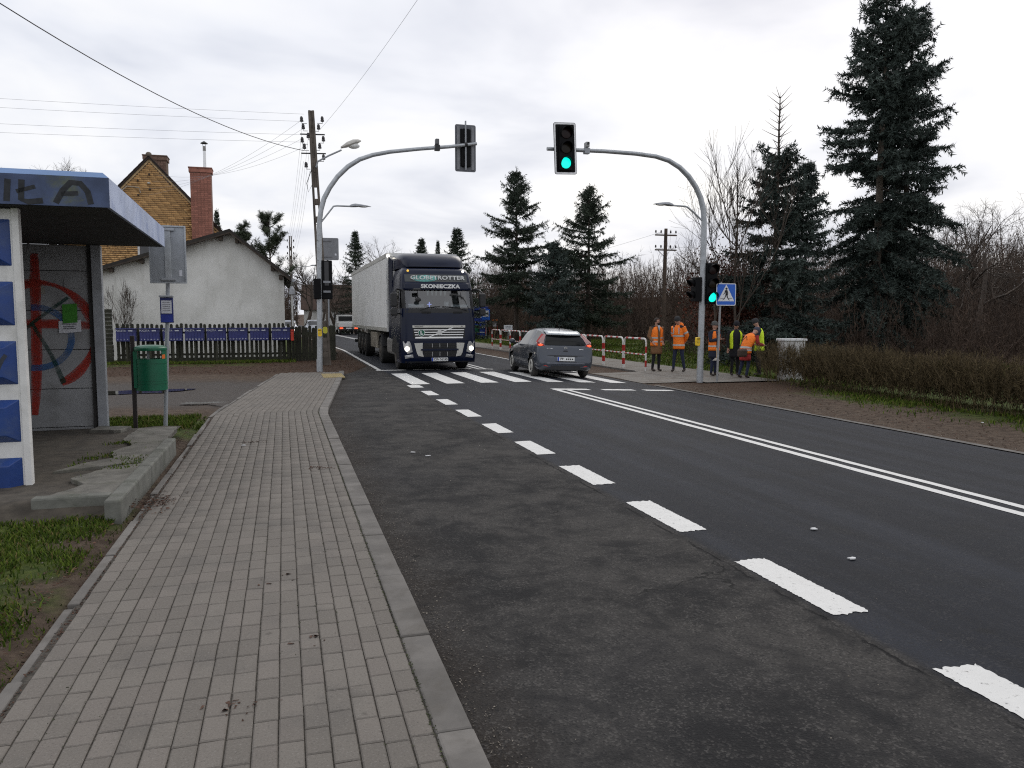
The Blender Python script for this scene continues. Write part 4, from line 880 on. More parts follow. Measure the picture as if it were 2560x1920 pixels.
# ---- red and white safety barriers
brd = M('barrier_red', (.42,.022,.018), .45, .15, 9); bwh = M('barrier_white', (.70,.69,.66), .45, .08, 7, dirt=(.4,.37,.32), dirt_amt=.4)
def make_barrier():
    t = thing('safety_barrier', 'red and white tubular safety barrier bay along the far footway', 'barrier', (0,0,0), group='safety barriers along the far footway')
    L, H, r_, c_ = 1.78, 1.10, .033, .16
    pts = [(0,0,0),(0,0,H-c_)] + [(0,c_-c_*math.cos(R(a)),H-c_+c_*math.sin(R(a))) for a in (22,45,68,90)] + [(0,L-c_,H)] + [(0,L-c_+c_*math.sin(R(a)),H-c_+c_*math.cos(R(a))) for a in (22,45,68,90)] + [(0,L,0)]
    obj('hoop', MB().tube(pts, r_, 10), bwh, t, smooth=True); obj('mid_rail', MB().tube([(0,.03,.55),(0,L-.03,.55)], .024, 8), bwh, t, smooth=True)
    for y in (0, L):
        for z0, z1 in ((.14,.36),(.62,.84)): obj('red_band', MB().tube([(0,y,z0),(0,y,z1)], r_+.0025, 10, False), brd, t, smooth=True)
    for a in (.38, .92, 1.40): obj('red_band', MB().tube([(0,a,H),(0,a+.2,H)], r_+.0025, 10, False), brd, t, smooth=True)
    for a in (.2,.55,.9,1.25,1.6): obj('red_band', MB().tube([(0,a-.08,.55),(0,a+.08,.55)], .0265, 8, False), brd, t, smooth=True)
    return t
bt = make_barrier()
for i in range(11):
    o = bt if i == 0 else copy_tree(bt); y = 24.32+1.86*i; o.location = (11.86+bend(y), y, -.10); o.rotation_euler[2] = random.uniform(-.01,.01); o.rotation_euler[1] = random.uniform(-.015,.015)
# ---- electrical cabinet behind the hedge
cb_ = thing('utility_cabinet', 'white utility cabinet half hidden behind the bare hedge', 'cabinet', (14.40, 19.85, -.12), R(-8))
cab_m = M('cabinet_white', (.55,.54,.52), .6, .1, 5, dirt=(.35,.33,.3), dirt_amt=.4)
obj('box', MB().box(-.33,.33,-.2,.2,0,1.16), cab_m, cb_, bevel=.008); obj('roof', MB().box(-.37,.37,-.25,.24,1.162,1.23), M('cabinet_cap', (.66,.66,.66), .6, .15, 20), cb_, bevel=.015)
for s in (-1, 1): obj('door', MB().box(s*.163-.155, s*.163+.155,-.212,-.2005,.12,1.12), cab_m, cb_, bevel=.004)
# ---- far bus stop: shelter, sign, bin
fs_ = thing('bus_shelter', 'far dark blue bus shelter with white stripes behind the truck', 'bus shelter', (16.2, 67.8, -.1), R(-8))
nv = M('far_navy', (.018,.05,.30), .5, .1); obj('wall', MB().box(-2.6,1.0,0,.1,0,2.45), nv, fs_)
for i in range(5): obj('stripe', MB().box(-2.6,1.0,-.02,-.001,.42+.45*i,.52+.45*i), M('far_stripe', (.62,.64,.68), .6), fs_)
for x in (-2.62, 1.0): obj('corner_post', MB().box(x,x+.06,-.03,1.6,0,2.45), nv, fs_)
obj('roof', MB().box(-2.8,1.3,-.5,1.7,2.46,2.75), nv, fs_, bevel=.03)
t = thing('litter_bin', 'small green litter bin fixed before the far blue shelter', 'litter bin', (16.35, 67.3, .35)); obj('body', MB().lathe([(.2,0),(.24,.55),(.24,.6),(.15,.68)], n=14), M('far_green', (.006,.11,.06), .5), t, smooth=True); obj('post', MB().box(.22,.28,-.03,.03,-.45,.7), black_m, t)
t = thing('bus_stop_sign', 'blue bus stop sign with white bus panel across the road', 'bus stop sign', (16.4, 64.0, -.12))
obj('post', MB().tube([(0,0,0),(0,0,2.5)], .035, 8), steel_l, t); p = obj('plate', MB().prism([(x-.05, z+2.05) for x, z in rrect(.72,.92,.05)], -.06, -.04), bl_s, t)
obj('bus_panel', MB().box(-.31,.21,-.066,-.0605,1.88,2.40), wh_s, p); obj('bus_symbol', MB().prism([(-.24,2.10),(.14,2.10),(.16,2.14),(.14,2.16),(-.24,2.16),(-.26,2.14)], -.072, -.067), bk_s, p)
for x in (-.16, .06): obj('bus_symbol', MB().lathe([(.035,0),(.035,.005)], (x,-.072,2.09), 10, 'y'), bk_s, p)
for i, (x, y, c_, lb_, h) in enumerate(((20.9,78.5,(.62,.05,.02),'bright red boxy container on the grass behind the far stop',.85),(20.0,78.0,(.5,.05,.03),'narrow red post box beside the red container on the grass',.95))):
    t = thing('container', lb_, 'container', (x, y, -.1)); w = (.45, .17)[i]; obj('body', MB().box(-w,w,-.3,.3,0.05,h), M('cont%d' % i, c_, .5), t, bevel=.03); obj('lid', MB().box(-w-.02,w+.02,-.33,.33,h+.002,h+.08), M('cont%d' % i, c_, .5), t, bevel=.02)
t = thing('information_board', 'wooden post with orange cap and white panel by the far stop', 'notice board', (17.9, 66.8, -.1))
obj('post', MB().box(-.07,.07,-.07,.07,0,1.5), M('light_wood', (.36,.27,.16), .8), t); obj('cap', MB().box(-.25,.25,-.15,.15,1.5,1.62), M('orange_cap', (.62,.18,.04), .6), t); obj('panel', MB().box(-.2,.14,-.09,-.071,.98,1.42), paper, t)
t = thing('notice_sign', 'small white sign on a thin post behind the safety barriers', 'sign', (16.55, 57.8, -.1)); obj('post', MB().tube([(0,0,0),(0,0,1.2)], .03, 6), steel_l, t); obj('plate', MB().box(-.34,.34,-.04,-.02,.72,1.22), paper, t)
for zz in (1.1, 1.0, .9): obj('print_line', MB().box(-.2,.2,-.044,-.0405,zz,zz+.025), MATS['print_dark'], t)
t = thing('display_board', 'dark brown board on legs behind the white notice sign', 'notice board', (17.9, 59.6, -.1)); obj('panel', MB().box(-.5,.5,-.05,0,.35,.98), M('board_brown', (.03,.017,.014), .8), t)
for x in (-.45,.45): obj('leg', MB().box(x-.04,x+.04,0,.06,0,1.05), M('board_leg', (.12,.03,.03), .8), t)
t = thing('swing_frame', 'red and blue playground swing frame on the grass behind the car', 'swing', (23.0, 70.0, -.1))
obj('top_beam', MB().tube([(-.95,0,1.78),(.95,0,1.78)], .09, 8), M('swing_red', (.35,.03,.03), .5), t)
for x in (-.9, .9):
    for d in (-.9, .5): obj('leg', MB().tube([(x+d*.35,d,0),(x,0,1.8)], .035, 6), M('swing_blue', (.10,.12,.30), .5), t)
for x in (-.3,.3): obj('chain', MB().tube([(x,0,1.75),(x,0,.5)], .015, 4), M('swing_blue', (.10,.12,.30), .5), t)
# ================================================================== VEGETATION
def foliage(name, dark, light, rough=.75):
    m, n = newmat(name); at = n.n('ShaderNodeAttribute', attribute_name='tint').outputs['Fac']
    f = n.noise(n.objc(), 1.3, 4); f = n.math('ADD', n.math('MULTIPLY', at, .6), n.math('MULTIPLY', n.soft(f, .35, .65), .4))
    n.bsdf(n.mix(f, dark, light), rough, 0, .25); MATS[name] = m; return m
needle_blue = foliage('needles_blue', (.015,.024,.020), (.100,.128,.112)); needle_green = foliage('needles_green', (.017,.026,.018), (.075,.095,.066)); needle_pine = foliage('needles_pine', (.030,.042,.026), (.11,.135,.085))
bark = M('bark', (.060,.046,.036), .95, .35, 9, bump=.8, bscale=30, bdist=.02); bark_l = M('bark_light', (.115,.095,.075), .95, .35, 7, bump=.7, bscale=25, bdist=.02)
twig_m = M('bare_twigs', (.062,.047,.036), .9, .3, 2, tint=True); twig_r = M('brown_brush', (.064,.042,.029), .9, .35, .3, tint=True, world_co=True)
def unit(v): return v/np.maximum(1e-9, np.linalg.norm(v, axis=-1, keepdims=True))
def prisms(P0, P1, R0, R1):
    """three-sided tapered twigs between point arrays"""
    d = unit(P1-P0); h = np.where(np.abs(d[:, 2:3]) < .9, np.array([[0,0,1.]]), np.array([[1.,0,0]])); a = unit(np.cross(d, h)); b = np.cross(d, a); n = len(P0)
    V = np.empty((n, 6, 3))
    for j in range(3):
        t = 2*math.pi*j/3; o = a*math.cos(t)+b*math.sin(t); V[:, j] = P0+o*R0[:, None]; V[:, 3+j] = P1+o*R1[:, None]
    i = np.arange(n)[:, None]*6; F = np.concatenate([i+np.array([[0,1,4,3]]), i+np.array([[1,2,5,4]]), i+np.array([[2,0,3,5]])])
    return V.reshape(-1, 3), F
def needles(S, D, L, rg, step, size, wid, k=3, spread=.85):
    """needle bundles along twigs: start S, direction D, length L"""
    cnt = np.maximum(2, (L/step).astype(int)); idx = np.repeat(np.arange(len(S)), cnt); pos = np.concatenate([np.linspace(.05, 1, c) for c in cnt])
    idx = np.repeat(idx, k); pos = np.repeat(pos, k); n = len(idx)
    p = S[idx]+D[idx]*(L[idx]*pos)[:, None]
    r = unit(rg.normal(size=(n, 3))); r = r - D[idx]*np.sum(r*D[idx], 1, keepdims=True); r = unit(r)
    dirn = unit(D[idx]*(1-spread*.5)+r*spread); sz = size*rg.uniform(.7, 1.25, n)
    sd = unit(np.cross(dirn, unit(rg.normal(size=(n, 3)))))
    V = np.empty((n, 3, 3)); V[:, 0] = p+sd*wid/2; V[:, 1] = p-sd*wid/2; V[:, 2] = p+dirn*sz[:, None]
    return V.reshape(-1, 3), np.arange(n*3).reshape(-1, 3), idx
def spruce_mesh(name, H, Rad, seed, start=.08, step=.055, size=.13, wid=.05, whorl=.30, power=.85, droop=.25, gap=.12, twig_step=.12, mat=None, top_dead=0, one_side=None, lumps=.35, maxR=None, k=3, up_tip=.35, hang=.45):
    rg = np.random.default_rng(seed); z = start*H; S, D, L, BR = [], [], [], []; br0, br1, r0_, r1_ = [], [], [], []
    while z < H*.985:
        t = min(1.0, (H-z)/(H*(1-start))); prof = min(1, t**power*1.0); base = Rad*prof
        if t > .85: base *= .72+.28*(1-(t-.85)/.15)
        nb = int(rg.integers(5, 8)) if t > .15 or top_dead else 4
        bare = top_dead and (H-z) < top_dead
        a0 = rg.uniform(0, 6.28)
        for b in range(nb):
            if rg.random() < gap and not bare: continue
            az = a0+6.283*b/nb+rg.normal(0, .25); ln = max(.12, base*rg.uniform(1-lumps, 1.12)); 
            if bare: ln = rg.uniform(.15, .55)*(1+ (H-z)/max(.1, top_dead)*.6)
            elev = .75*(1-t)**1.3 - droop*t*1.2 + rg.normal(0, .07)
            out = np.array([math.cos(az), math.sin(az), 0]); ns = 7; prev = np.array([0, 0, z]); r_b = .012+.010*ln
            for i in range(1, ns+1):
                s = i/ns; e = elev + up_tip*s*s*t - .18*math.sin(s*math.pi)*t
                p = prev+(out*math.cos(e)+np.array([0,0,math.sin(e)]))*ln/ns
                br0.append(prev); br1.append(p); r0_.append(r_b*(1-.8*(i-1)/ns)); r1_.append(r_b*(1-.8*i/ns))
                if not bare:
                    d = unit((p-prev)[None])[0]; side = np.array([-math.sin(az), math.cos(az), 0]); seg = ln/ns; m = max(1, int(seg/twig_step+.5))
                    for q in range(m):
                        st = prev+(p-prev)*(q+rg.random())/m; fr = (i-1+(q+.5)/m)/ns
                        if fr < .22 and ln > .9 and rg.random() < .75: continue
                        for sg in (-1, 1):
                            tl_ = min(.62, (.16+.42*ln*(1-fr)*.8)*rg.uniform(.6, 1.15)); dd = unit((d*rg.uniform(.55,.9)+side*sg*rg.uniform(.45,1.0)+np.array([0,0,rg.normal(-.22,.22)]))[None])[0]
                            S.append(st); D.append(dd); L.append(tl_)
                        if rg.random() < hang: S.append(st); D.append(unit((d*.6+np.array([rg.normal(0,.2),rg.normal(0,.2),-.7]))[None])[0]); L.append(rg.uniform(.12,.34)*(1+.5*(hang > .5)))
                    if i == ns: S.append(p); D.append(d); L.append(.22)
                prev = p
        z += whorl*(.55+.6*t)*rg.uniform(.7, 1.25)
    if not top_dead: S.append(np.array([0,0,H*.96])); D.append(np.array([0,0,1.])); L.append(H*.05)
    S, D, L = np.array(S), np.array(D), np.array(L)
    V, F, idx = needles(S, D, L, rg, step, size, wid, k)
    shade = .5+.5*np.sin(S[:, 2]*2.1+np.arctan2(S[:, 1], S[:, 0])*2+seed); tint = np.clip(.15+.55*shade[idx]*rg.uniform(.4, 1, len(idx)) + .25*rg.random(len(idx))**2, 0, 1)
    crown = np_mesh(name, V, F, tint); crown.materials.append(mat)
    Vb, Fb = prisms(np.array(br0), np.array(br1), np.array(r0_), np.array(r1_)); limbs = np_mesh('limbs', Vb, Fb); limbs.materials.append(bark)
    return crown, limbs
def trunk_mesh(H, r, lean=0, seed=0, mat=None):
    rr = random.Random(seed); pts = [(lean*(i/9)**2+rr.uniform(-.02,.02), rr.uniform(-.02,.02), H*i/9) for i in range(10)]; pts[0] = (0,0,-.15)
    b = MB().tube(pts, [r*1.35]+[r*(1-.88*i/9) for i in range(1, 10)], 10); me = mesh_from('trunk', b); me.materials.append(mat or bark); me.polygons.foreach_set('use_smooth', [True]*len(me.polygons)); return me
def plant_tree(name, label, loc, meshes, rotz=0, scale=1.0, group=None, cat='tree'):
    t = thing(name, label, cat, loc, rotz, group)
    for nm, me in meshes:
        o = link(nm, me); o.parent = t
        if nm in ('limb', 'leaves'): o['kind'] = 'stuff'
    t.scale = (scale,)*3 if not isinstance(scale, tuple) else scale
    return t
def spruce(label, loc, H, Rad, seed, mat=needle_green, tr=.14, **k):
    c_, l_ = spruce_mesh('crown', H, Rad, seed, mat=mat, **k); return plant_tree('spruce_tree', label, loc, [('trunk', trunk_mesh(H*.97, tr, 0, seed, bark_l if tr > .19 else bark)), ('crown', c_), ('limb', l_)])
# the giant pair on the right: two stems of blue spruce
spruce('towering dark blue spruce, taller of the twin stems behind the hedge', (22.6,25.9,-.1), 15.0, 3.25, 21, needle_blue, .22, start=.13, step=.045, size=.16, wid=.055, whorl=.50, power=.55, droop=.50, gap=.20, lumps=.55, up_tip=.10, hang=.8)
spruce('slimmer spruce stem growing close beside the towering one', (24.5,26.6,-.1), 14.3, 2.85, 22, needle_blue, .18, start=.22, step=.05, size=.16, wid=.055, whorl=.52, power=.55, droop=.46, gap=.24, lumps=.55, up_tip=.10, hang=.8)
# half-dead one with the bare top
spruce('wide blue spruce with a dead bare top behind the people in vests', (17.9,25.8,-.1), 10.3, 3.1, 23, needle_blue, .15, start=.08, step=.045, size=.15, wid=.055, whorl=.40, power=.95, droop=.26, gap=.30, lumps=.55, top_dead=2.5, hang=.8)
spruce('younger spruce top poking out beside the dead-topped spruce', (19.3,25.9,-.1), 7.7, 1.15, 24, needle_blue, .08, start=.3, whorl=.33, gap=.25, lumps=.5, power=.6)
# pair across the road
spruce('tall ragged spruce standing beyond the far bus stop', (14.6,49.0,-.1), 11.3, 3.9, 31, needle_green, .17, start=.25, step=.06, size=.15, wid=.055, whorl=.38, gap=.30, lumps=.68, power=.80, droop=.10, hang=.7)
spruce('broad double-topped spruce with pale trunk behind the car', (17.85,44.6,-.1), 9.7, 3.9, 32, needle_green, .17, start=.20, step=.06, size=.15, wid=.055, whorl=.37, gap=.32, lumps=.70, power=.72, droop=.18, hang=.7)
spruce('low bluish spruce squeezed between the two tall spruces', (14.9,42.6,-.1), 6.0, 2.2, 33, needle_blue, .10, start=.17, step=.06, size=.15, wid=.055, whorl=.32, gap=.12, power=.6)
far_c, far_l = spruce_mesh('crown', 9.5, 3.3, 34, mat=needle_green, start=.05, step=.08, size=.19, wid=.07, whorl=.48, twig_step=.17, gap=.2, k=2, power=1.0, lumps=.45)
far_t = trunk_mesh(9.2, .14, 0, 34)
for lb_, loc, sc_, rz in (('spruce rising right behind the truck cab, tallest there', (13.6,62.5,0), (1.25,1.25,.93), 0), ('small far spruce over the truck roof, narrowest of three', (15.4,80,0), (.55,.55,1.0), 1.2), ('far spruce peeping over the truck trailer', (12.9,75.3,0), (1.15,1.15,.97), 2.2), ('tall dark spruce beside the far road left of the trailer', (7.7,87.5,0), (1.2,1.2,1.16), 3.0), ('small spruce tip behind the brick house roof', (-4.35,59.4,0), (.5,.5,.97), 4.0)):
    plant_tree('spruce_tree', lb_, loc, [('trunk', far_t), ('crown', far_c), ('limb', far_l)], rz, sc_)
# pine behind the outbuilding: upswept limbs with needle tufts
def pine_mesh(seed, H, Rad):
    rg = np.random.default_rng(seed); S, D, L = [], [], []; a0, a1, q0, q1 = [], [], [], []
    for b in range(40):
        z = H*rg.uniform(.35, .97); az = rg.uniform(0, 6.28); ln = Rad*rg.uniform(.5, 1.1)*(1.15-.75*(z/H)**2); prev = np.array([0,0,z]); e = rg.uniform(.1,.5); ns = 6
        for i in range(ns):
            ee = e+.9*(i/ns); p = prev+np.array([math.cos(az)*math.cos(ee), math.sin(az)*math.cos(ee), math.sin(ee)])*ln/ns; az += rg.normal(0,.12)
            a0.append(prev); a1.append(p); q0.append(.03*(1-i/ns)+.008); q1.append(.03*(1-(i+1)/ns)+.008)
            if i > 1:
                for _ in range(7): S.append(prev+(p-prev)*rg.random()); D.append(unit(np.array([[rg.normal(0,.7),rg.normal(0,.7),rg.uniform(.1,1.2)]]))[0]); L.append(rg.uniform(.18,.42))
            prev = p
    V, F, idx = needles(np.array(S), np.array(D), np.array(L), rg, .045, .16, .030, 3, .9); tint = np.clip(.2+.6*rg.random(len(idx)), 0, 1)
    c_ = np_mesh('crown', V, F, tint); c_.materials.append(needle_pine); Vb, Fb = prisms(np.array(a0), np.array(a1), np.array(q0), np.array(q1)); l_ = np_mesh('limbs', Vb, Fb); l_.materials.append(bark); return c_, l_
for lb_, loc, H, Rd, sd in (('bushy pine with upswept tufts above the outbuilding roof', (-.75,53.2,0), 8.3, 2.1, 41), ('smaller pine tuft left of the bushy pine', (-2.45,53.6,0), 8.0, .9, 42)):
    c_, l_ = pine_mesh(sd, H, Rd); plant_tree('pine_tree', lb_, loc, [('trunk', trunk_mesh(H*.95, .13, 0, sd)), ('crown', c_), ('limb', l_)])
# ---- bare deciduous trees
def bare_mesh(seed, H, spread=.55, levels=5, r0=.12, up=.35, stems=1, kids=(3,5), first=.25, wig=.16, tmin=.0045, lenf=(.5,.78)):
    rg = np.random.default_rng(seed); A, B, Ra, Rb, LV = [], [], [], [], []
    def grow(p, d, ln, r, lv):
        n = 5 if lv < 2 else 3; pts = [p]
        for i in range(n):
            d = unit((d+rg.normal(0, wig, 3)+np.array([0,0,up*.12]))[None])[0]; q = p+d*ln/n; ra = r*(1-.55*i/n); rb = r*(1-.55*(i+1)/n)
            A.append(p); B.append(q); Ra.append(max(tmin, ra)); Rb.append(max(tmin*.8, rb)); LV.append(lv); p = q; pts.append(p)
        if lv < levels:
            k = int(rg.integers(kids[0], kids[1]+1))
            for _ in range(k):
                f = rg.uniform(first if lv == 0 else .2, 1.0); j = min(n-1, int(f*n)); st = pts[j]+(pts[j+1]-pts[j])*(f*n-j)
                nd = unit((d*.75+rg.normal(0, spread, 3)+np.array([0,0,up*.5]))[None])[0]; grow(st, nd, ln*rg.uniform(*lenf)*(1.1-.35*f), r*(.62-.2*f), lv+1)
    for s in range(stems): grow(np.array([rg.normal(0,.12)*(stems>1), rg.normal(0,.12)*(stems>1), -.1]), unit(np.array([[rg.normal(0,.12),rg.normal(0,.12),1]]))[0], H*.55*rg.uniform(.85,1.1), r0, 0)
    A, B, Ra, Rb, LV = map(np.array, (A, B, Ra, Rb, LV)); top = B[:, 2].max(); s = H/top; A, B = A*s, B*s
    V, F = prisms(A[LV > 0], B[LV > 0], Ra[LV > 0], Rb[LV > 0]); cr = np_mesh('crown', V, F, np.tile(rg.random((LV > 0).sum()), 3)); cr.materials.append(twig_m)
    t0 = LV == 0; b = MB(); k = 5
    Pt, Rt = np.concatenate([A[t0], B[t0]]), None
    idx0 = np.where(t0)[0]
    for g0 in range(0, len(idx0), k):
        g_ = idx0[g0:g0+k]; b.tube([tuple(A[g_[0]])]+[tuple(B[i]) for i in g_], [Ra[g_[0]]*1.2]+[Rb[i] for i in g_], 8)
    tm_ = mesh_from('trunk', b); tm_.materials.append(bark); return [('trunk', tm_), ('crown', cr)]
plant_tree('bare_birch', 'slender leafless birch left of the dead-topped spruce', (15.9,25.0,-.1), bare_mesh(51, 8.7, .36, 3, .06, .8, 1, (7,9), .25, .08), group='bare trees across the road')
plant_tree('bare_birch', 'thin leafless sapling leaning beside the slender birch', (15.2,25.4,-.1), bare_mesh(52, 7.0, .45, 3, .045, .6, 1, (6,8), .2, .10), group='bare trees across the road')
for lb_, loc, H, sd, kw in (('crooked spreading bare tree right of the towering spruce', (30.5,28.6,-.1), 7.2, 53, dict(spread=.75, levels=5, r0=.16, up=.1, wig=.22, first=.15, kids=(4,5))), ('bare apple-like tree at the right end of the wood', (35.2,30.2,-.1), 7.6, 54, dict(spread=.7, levels=5, r0=.16, up=.2, wig=.2, kids=(4,5))),
                            ('tangled bare tree behind the crooked one', (37.5,35.0,0), 8.6, 55, dict(spread=.6, levels=5, r0=.15, up=.3, kids=(4,5))), ('leafless tree behind the hedge with low branches', (27.0,31.5,-.1), 5.2, 56, dict(spread=.8, levels=5, r0=.13, up=.1, wig=.22, first=.15, kids=(4,5))),
                            ('broad leafless tree right of the far lattice pole', (1.9,79,0), 8.3, 57, dict(levels=5, r0=.2, kids=(4,5))), ('upright leafless tree left of the dark roadside spruce', (5.3,83,0), 8.2, 58, dict(levels=5, r0=.18, up=.6, kids=(4,5))), ('leafless crown showing above the truck trailer', (10.7,97,0), 11.4, 59, dict(levels=5, r0=.22, kids=(4,5))),
                            ('low leafless tree behind the road sign back', (3.7,84,0), 6.4, 60, dict(levels=5, r0=.15, kids=(4,5))), ('leafless tree tops showing over the bus shelter roof', (-15.2,52.3,0), 11.6, 61, dict(levels=5, r0=.2, kids=(4,5)))):
    plant_tree('bare_tree', lb_, loc, bare_mesh(sd, H, **kw), cat='tree')
plant_tree('bare_shrub', 'thin leafless shrub growing against the white wall', (-5.75,33.3,0), bare_mesh(62, 3.3, .4, 3, .02, .8, 2, (4,6), .2, .1), cat='shrub')
# reddish-leaved beech behind the signal head
m, n = newmat('copper_leaves'); at = n.n('ShaderNodeAttribute', attribute_name='tint').outputs['Fac']; n.bsdf(n.mix(at, (.035,.012,.009), (.13,.045,.028)), .8, 0, .2)
rg = np.random.default_rng(63); bmh_ = bare_mesh(64, 4.4, .55, 4, .06, .3, 1, (4,6), .15)
nl = 9000; u = rg.normal(size=(nl, 3))*np.array([.8,.8,.85])+np.array([0,0,2.5]); u = u[u[:, 2] > .8]; nl = len(u); d1 = unit(rg.normal(size=(nl,3)))*.06; d2 = unit(np.cross(d1, rg.normal(size=(nl,3))))*.04
V = np.stack([u-d1, u+d2, u+d1, u-d2], 1).reshape(-1, 3); lv = np_mesh('leaves', V, np.arange(nl*4).reshape(-1, 4), rg.random(nl)); lv.materials.append(m)
plant_tree('copper_beech', 'young beech holding rusty brown leaves behind the crossing sign', (17.6,28.3,-.1), bmh_+[('leaves', lv)])
# ---- thickets: bare brushwood nobody could count
def brush(name, pts, hts, seed, per=14, lean=.16, rad=.010, mat=None, label=None, split=2, fmin=.12):
    rg = np.random.default_rng(seed); n = len(pts); A, B, Ra, Rb = [], [], [], []
    d = np.stack([rg.normal(0, lean, n), rg.normal(0, lean, n), np.ones(n)], 1); d = unit(d); p = pts.copy(); P_ = [p]; k = 4
    for i in range(k):
        d = unit(d+rg.normal(0, .10, (n, 3))+np.array([0,0,.06])); q = p+d*(hts/k)[:, None]; A.append(p); B.append(q); f0, f1 = 1-.8*i/k, 1-.8*(i+1)/k; Ra.append(rad*(1.2+hts*.18)*f0); Rb.append(rad*(1.2+hts*.18)*f1); p = q; P_.append(p)
    SA, SD, SL = [], [], []
    for _ in range(per):
        f = rg.uniform(fmin, 1, n)*k; j = np.minimum(k-1, f.astype(int)); st = np.stack(P_, 0); base = st[j, np.arange(n)]; nx = st[j+1, np.arange(n)]; s_ = base+(nx-base)*(f-j)[:, None]
        dd = unit(unit(nx-base)*.8+rg.normal(0, .5, (n, 3))+np.array([0,0,.35])); ln = hts*rg.uniform(.12, .34, n)*(1.15-f/k*.6); e = s_+dd*ln[:, None]
        A.append(s_); B.append(e); Ra.append(np.full(n, rad*.75)); Rb.append(np.full(n, rad*.3)); SA.append(s_+(e-s_)*rg.uniform(.2,.9,n)[:, None]); SD.append(dd); SL.append(ln)
    for _ in range(split):
        for s_, dd, ln in zip(SA, SD, SL):
            d2 = unit(dd+rg.normal(0, .55, (n, 3))+np.array([0,0,.2])); A.append(s_); B.append(s_+d2*(ln*rg.uniform(.3,.7,n))[:, None]); Ra.append(np.full(n, rad*.5)); Rb.append(np.full(n, rad*.25))
    A, B, Ra, Rb = (np.concatenate(q) for q in (A, B, Ra, Rb)); N = len(A)
    # thin tapered blades, two crossed edges collapsed to a triangle, keep the count down
    dd = unit(B-A); sd = unit(np.cross(dd, rg.normal(size=(N, 3)))); V = np.stack([A+sd*Ra[:, None], A-sd*Ra[:, None], B+sd*Rb[:, None]], 1).reshape(-1, 3)
    me = np_mesh(name, V, np.arange(N*3).reshape(-1, 3), rg.random(N)); me.materials.append(mat or twig_r); o = link(name, me); o['kind'] = 'stuff'; return o
def gzn(P): return np.array([ground_z(x, y) for x, y in P])
def scatter(n, seed, fn): rg = np.random.default_rng(seed); P = fn(rg, n); return np.column_stack([P, gzn(P)-.05]), rg
# wood behind the lawn, right of the road: a band about 15 m deep
def band(rg, n):
    t = rg.random(n); x = 17+t*52; y = np.where(x < 24, 66, 66-(x-24)*.86)-8+rg.random(n)*26; y = np.maximum(y, 27+rg.random(n)*16); return np.column_stack([x, y])
P_, rg = scatter(3400, 71, band); brush('thicket', P_, rg.uniform(3.6, 7.0, len(P_)), 72, 16, .13, .020)
def low(rg, n):
    t = rg.random(n); x = 18+t*45; y = np.where(x < 24, 62, 62-(x-24)*.86)-6+rg.random(n)*16; y = np.maximum(y, 25+rg.random(n)*10); return np.column_stack([x, y])
P_, rg = scatter(3200, 73, low); brush('undergrowth', P_, rg.uniform(1.0, 2.8, len(P_)), 74, 12, .3, .016)
def near(rg, n): x = 18.5+rg.random(n)*26; y = 21+rg.random(n)*15+np.clip(26-x, 0, 8)*.4; return np.column_stack([x, y])
P_, rg = scatter(3000, 83, near); brush('undergrowth', P_, rg.uniform(.8, 2.9, len(P_)), 84, 13, .26, .013)
def mid(rg, n): x = 26+rg.random(n)*30; y = 30+rg.random(n)*16; return np.column_stack([x, y])
P_, rg = scatter(900, 85, mid); brush('thicket', P_, rg.uniform(3.0, 6.2, len(P_)), 86, 16, .15, .016)
def back(rg, n): x = 8+rg.random(n)*90; y = 95-np.clip(x-30, 0, 60)*.9+rg.random(n)*30; return np.column_stack([x, y])
P_, rg = scatter(1800, 75, back); brush('far_wood', P_, rg.uniform(5.0, 9.5, len(P_)), 76, 14, .12, .035)
def leftw(rg, n): x = -45+rg.random(n)*46.5; y = 88+rg.random(n)*40+np.clip(-x-10, 0, 40)*-.6; return np.column_stack([x, y])
P_, rg = scatter(1300, 77, leftw); brush('far_wood', P_, rg.uniform(3.5, 8.0, len(P_)), 78, 14, .12, .035)
def roadside(rg, n): x = np.where(rg.random(n) < .5, rg.uniform(-1.5, 1.3, n), rg.uniform(7.5, 14, n)); y = 90+rg.random(n)*50; x = x-np.where(x < 5, 2.0, -.5)*(y-90)/50; return np.column_stack([x, y])
P_, rg = scatter(500, 79, roadside); brush('far_wood', P_, rg.uniform(2.0, 6.5, len(P_)), 80, 14, .14, .03)
# ---- clipped bare hedge
hm, n = newmat('hedge_twigs'); at = n.n('ShaderNodeAttribute', attribute_name='tint').outputs['Fac']; n.bsdf(n.mix(at, (.034,.027,.016), (.150,.112,.058)), .9, 0, .2)
def hedge_pts(rg, n): y = 3.5+rg.random(n)*16.6; x = 12.8+.06*np.clip(y-11, 0, 20)+rg.random(n)*.85+.08*rg.normal(size=n); return np.column_stack([x, y])
P_, rg = scatter(2500, 81, hedge_pts); P_ = P_[(P_[:, 1] < 17.9) | (rg.random(len(P_)) < .42)]
h1 = 1.00+.013*np.clip(P_[:,1]-8,0,14)+.05*np.sin(P_[:, 1]*2.1)+.20*(rg.random(len(P_))-.6)+.12*(vnoise(P_[:,0],P_[:,1],.9,4)-.5)+.10*(vnoise(P_[:,0]*.3,P_[:,1],.35,7)-.5); o = brush('hedge', P_, h1, 82, 22, .30, .0075, hm, split=2, fmin=.30)
o['kind'] = ''; del o['kind']; tag(o, 'clipped leafless brown hedge running along the right verge', 'hedge')
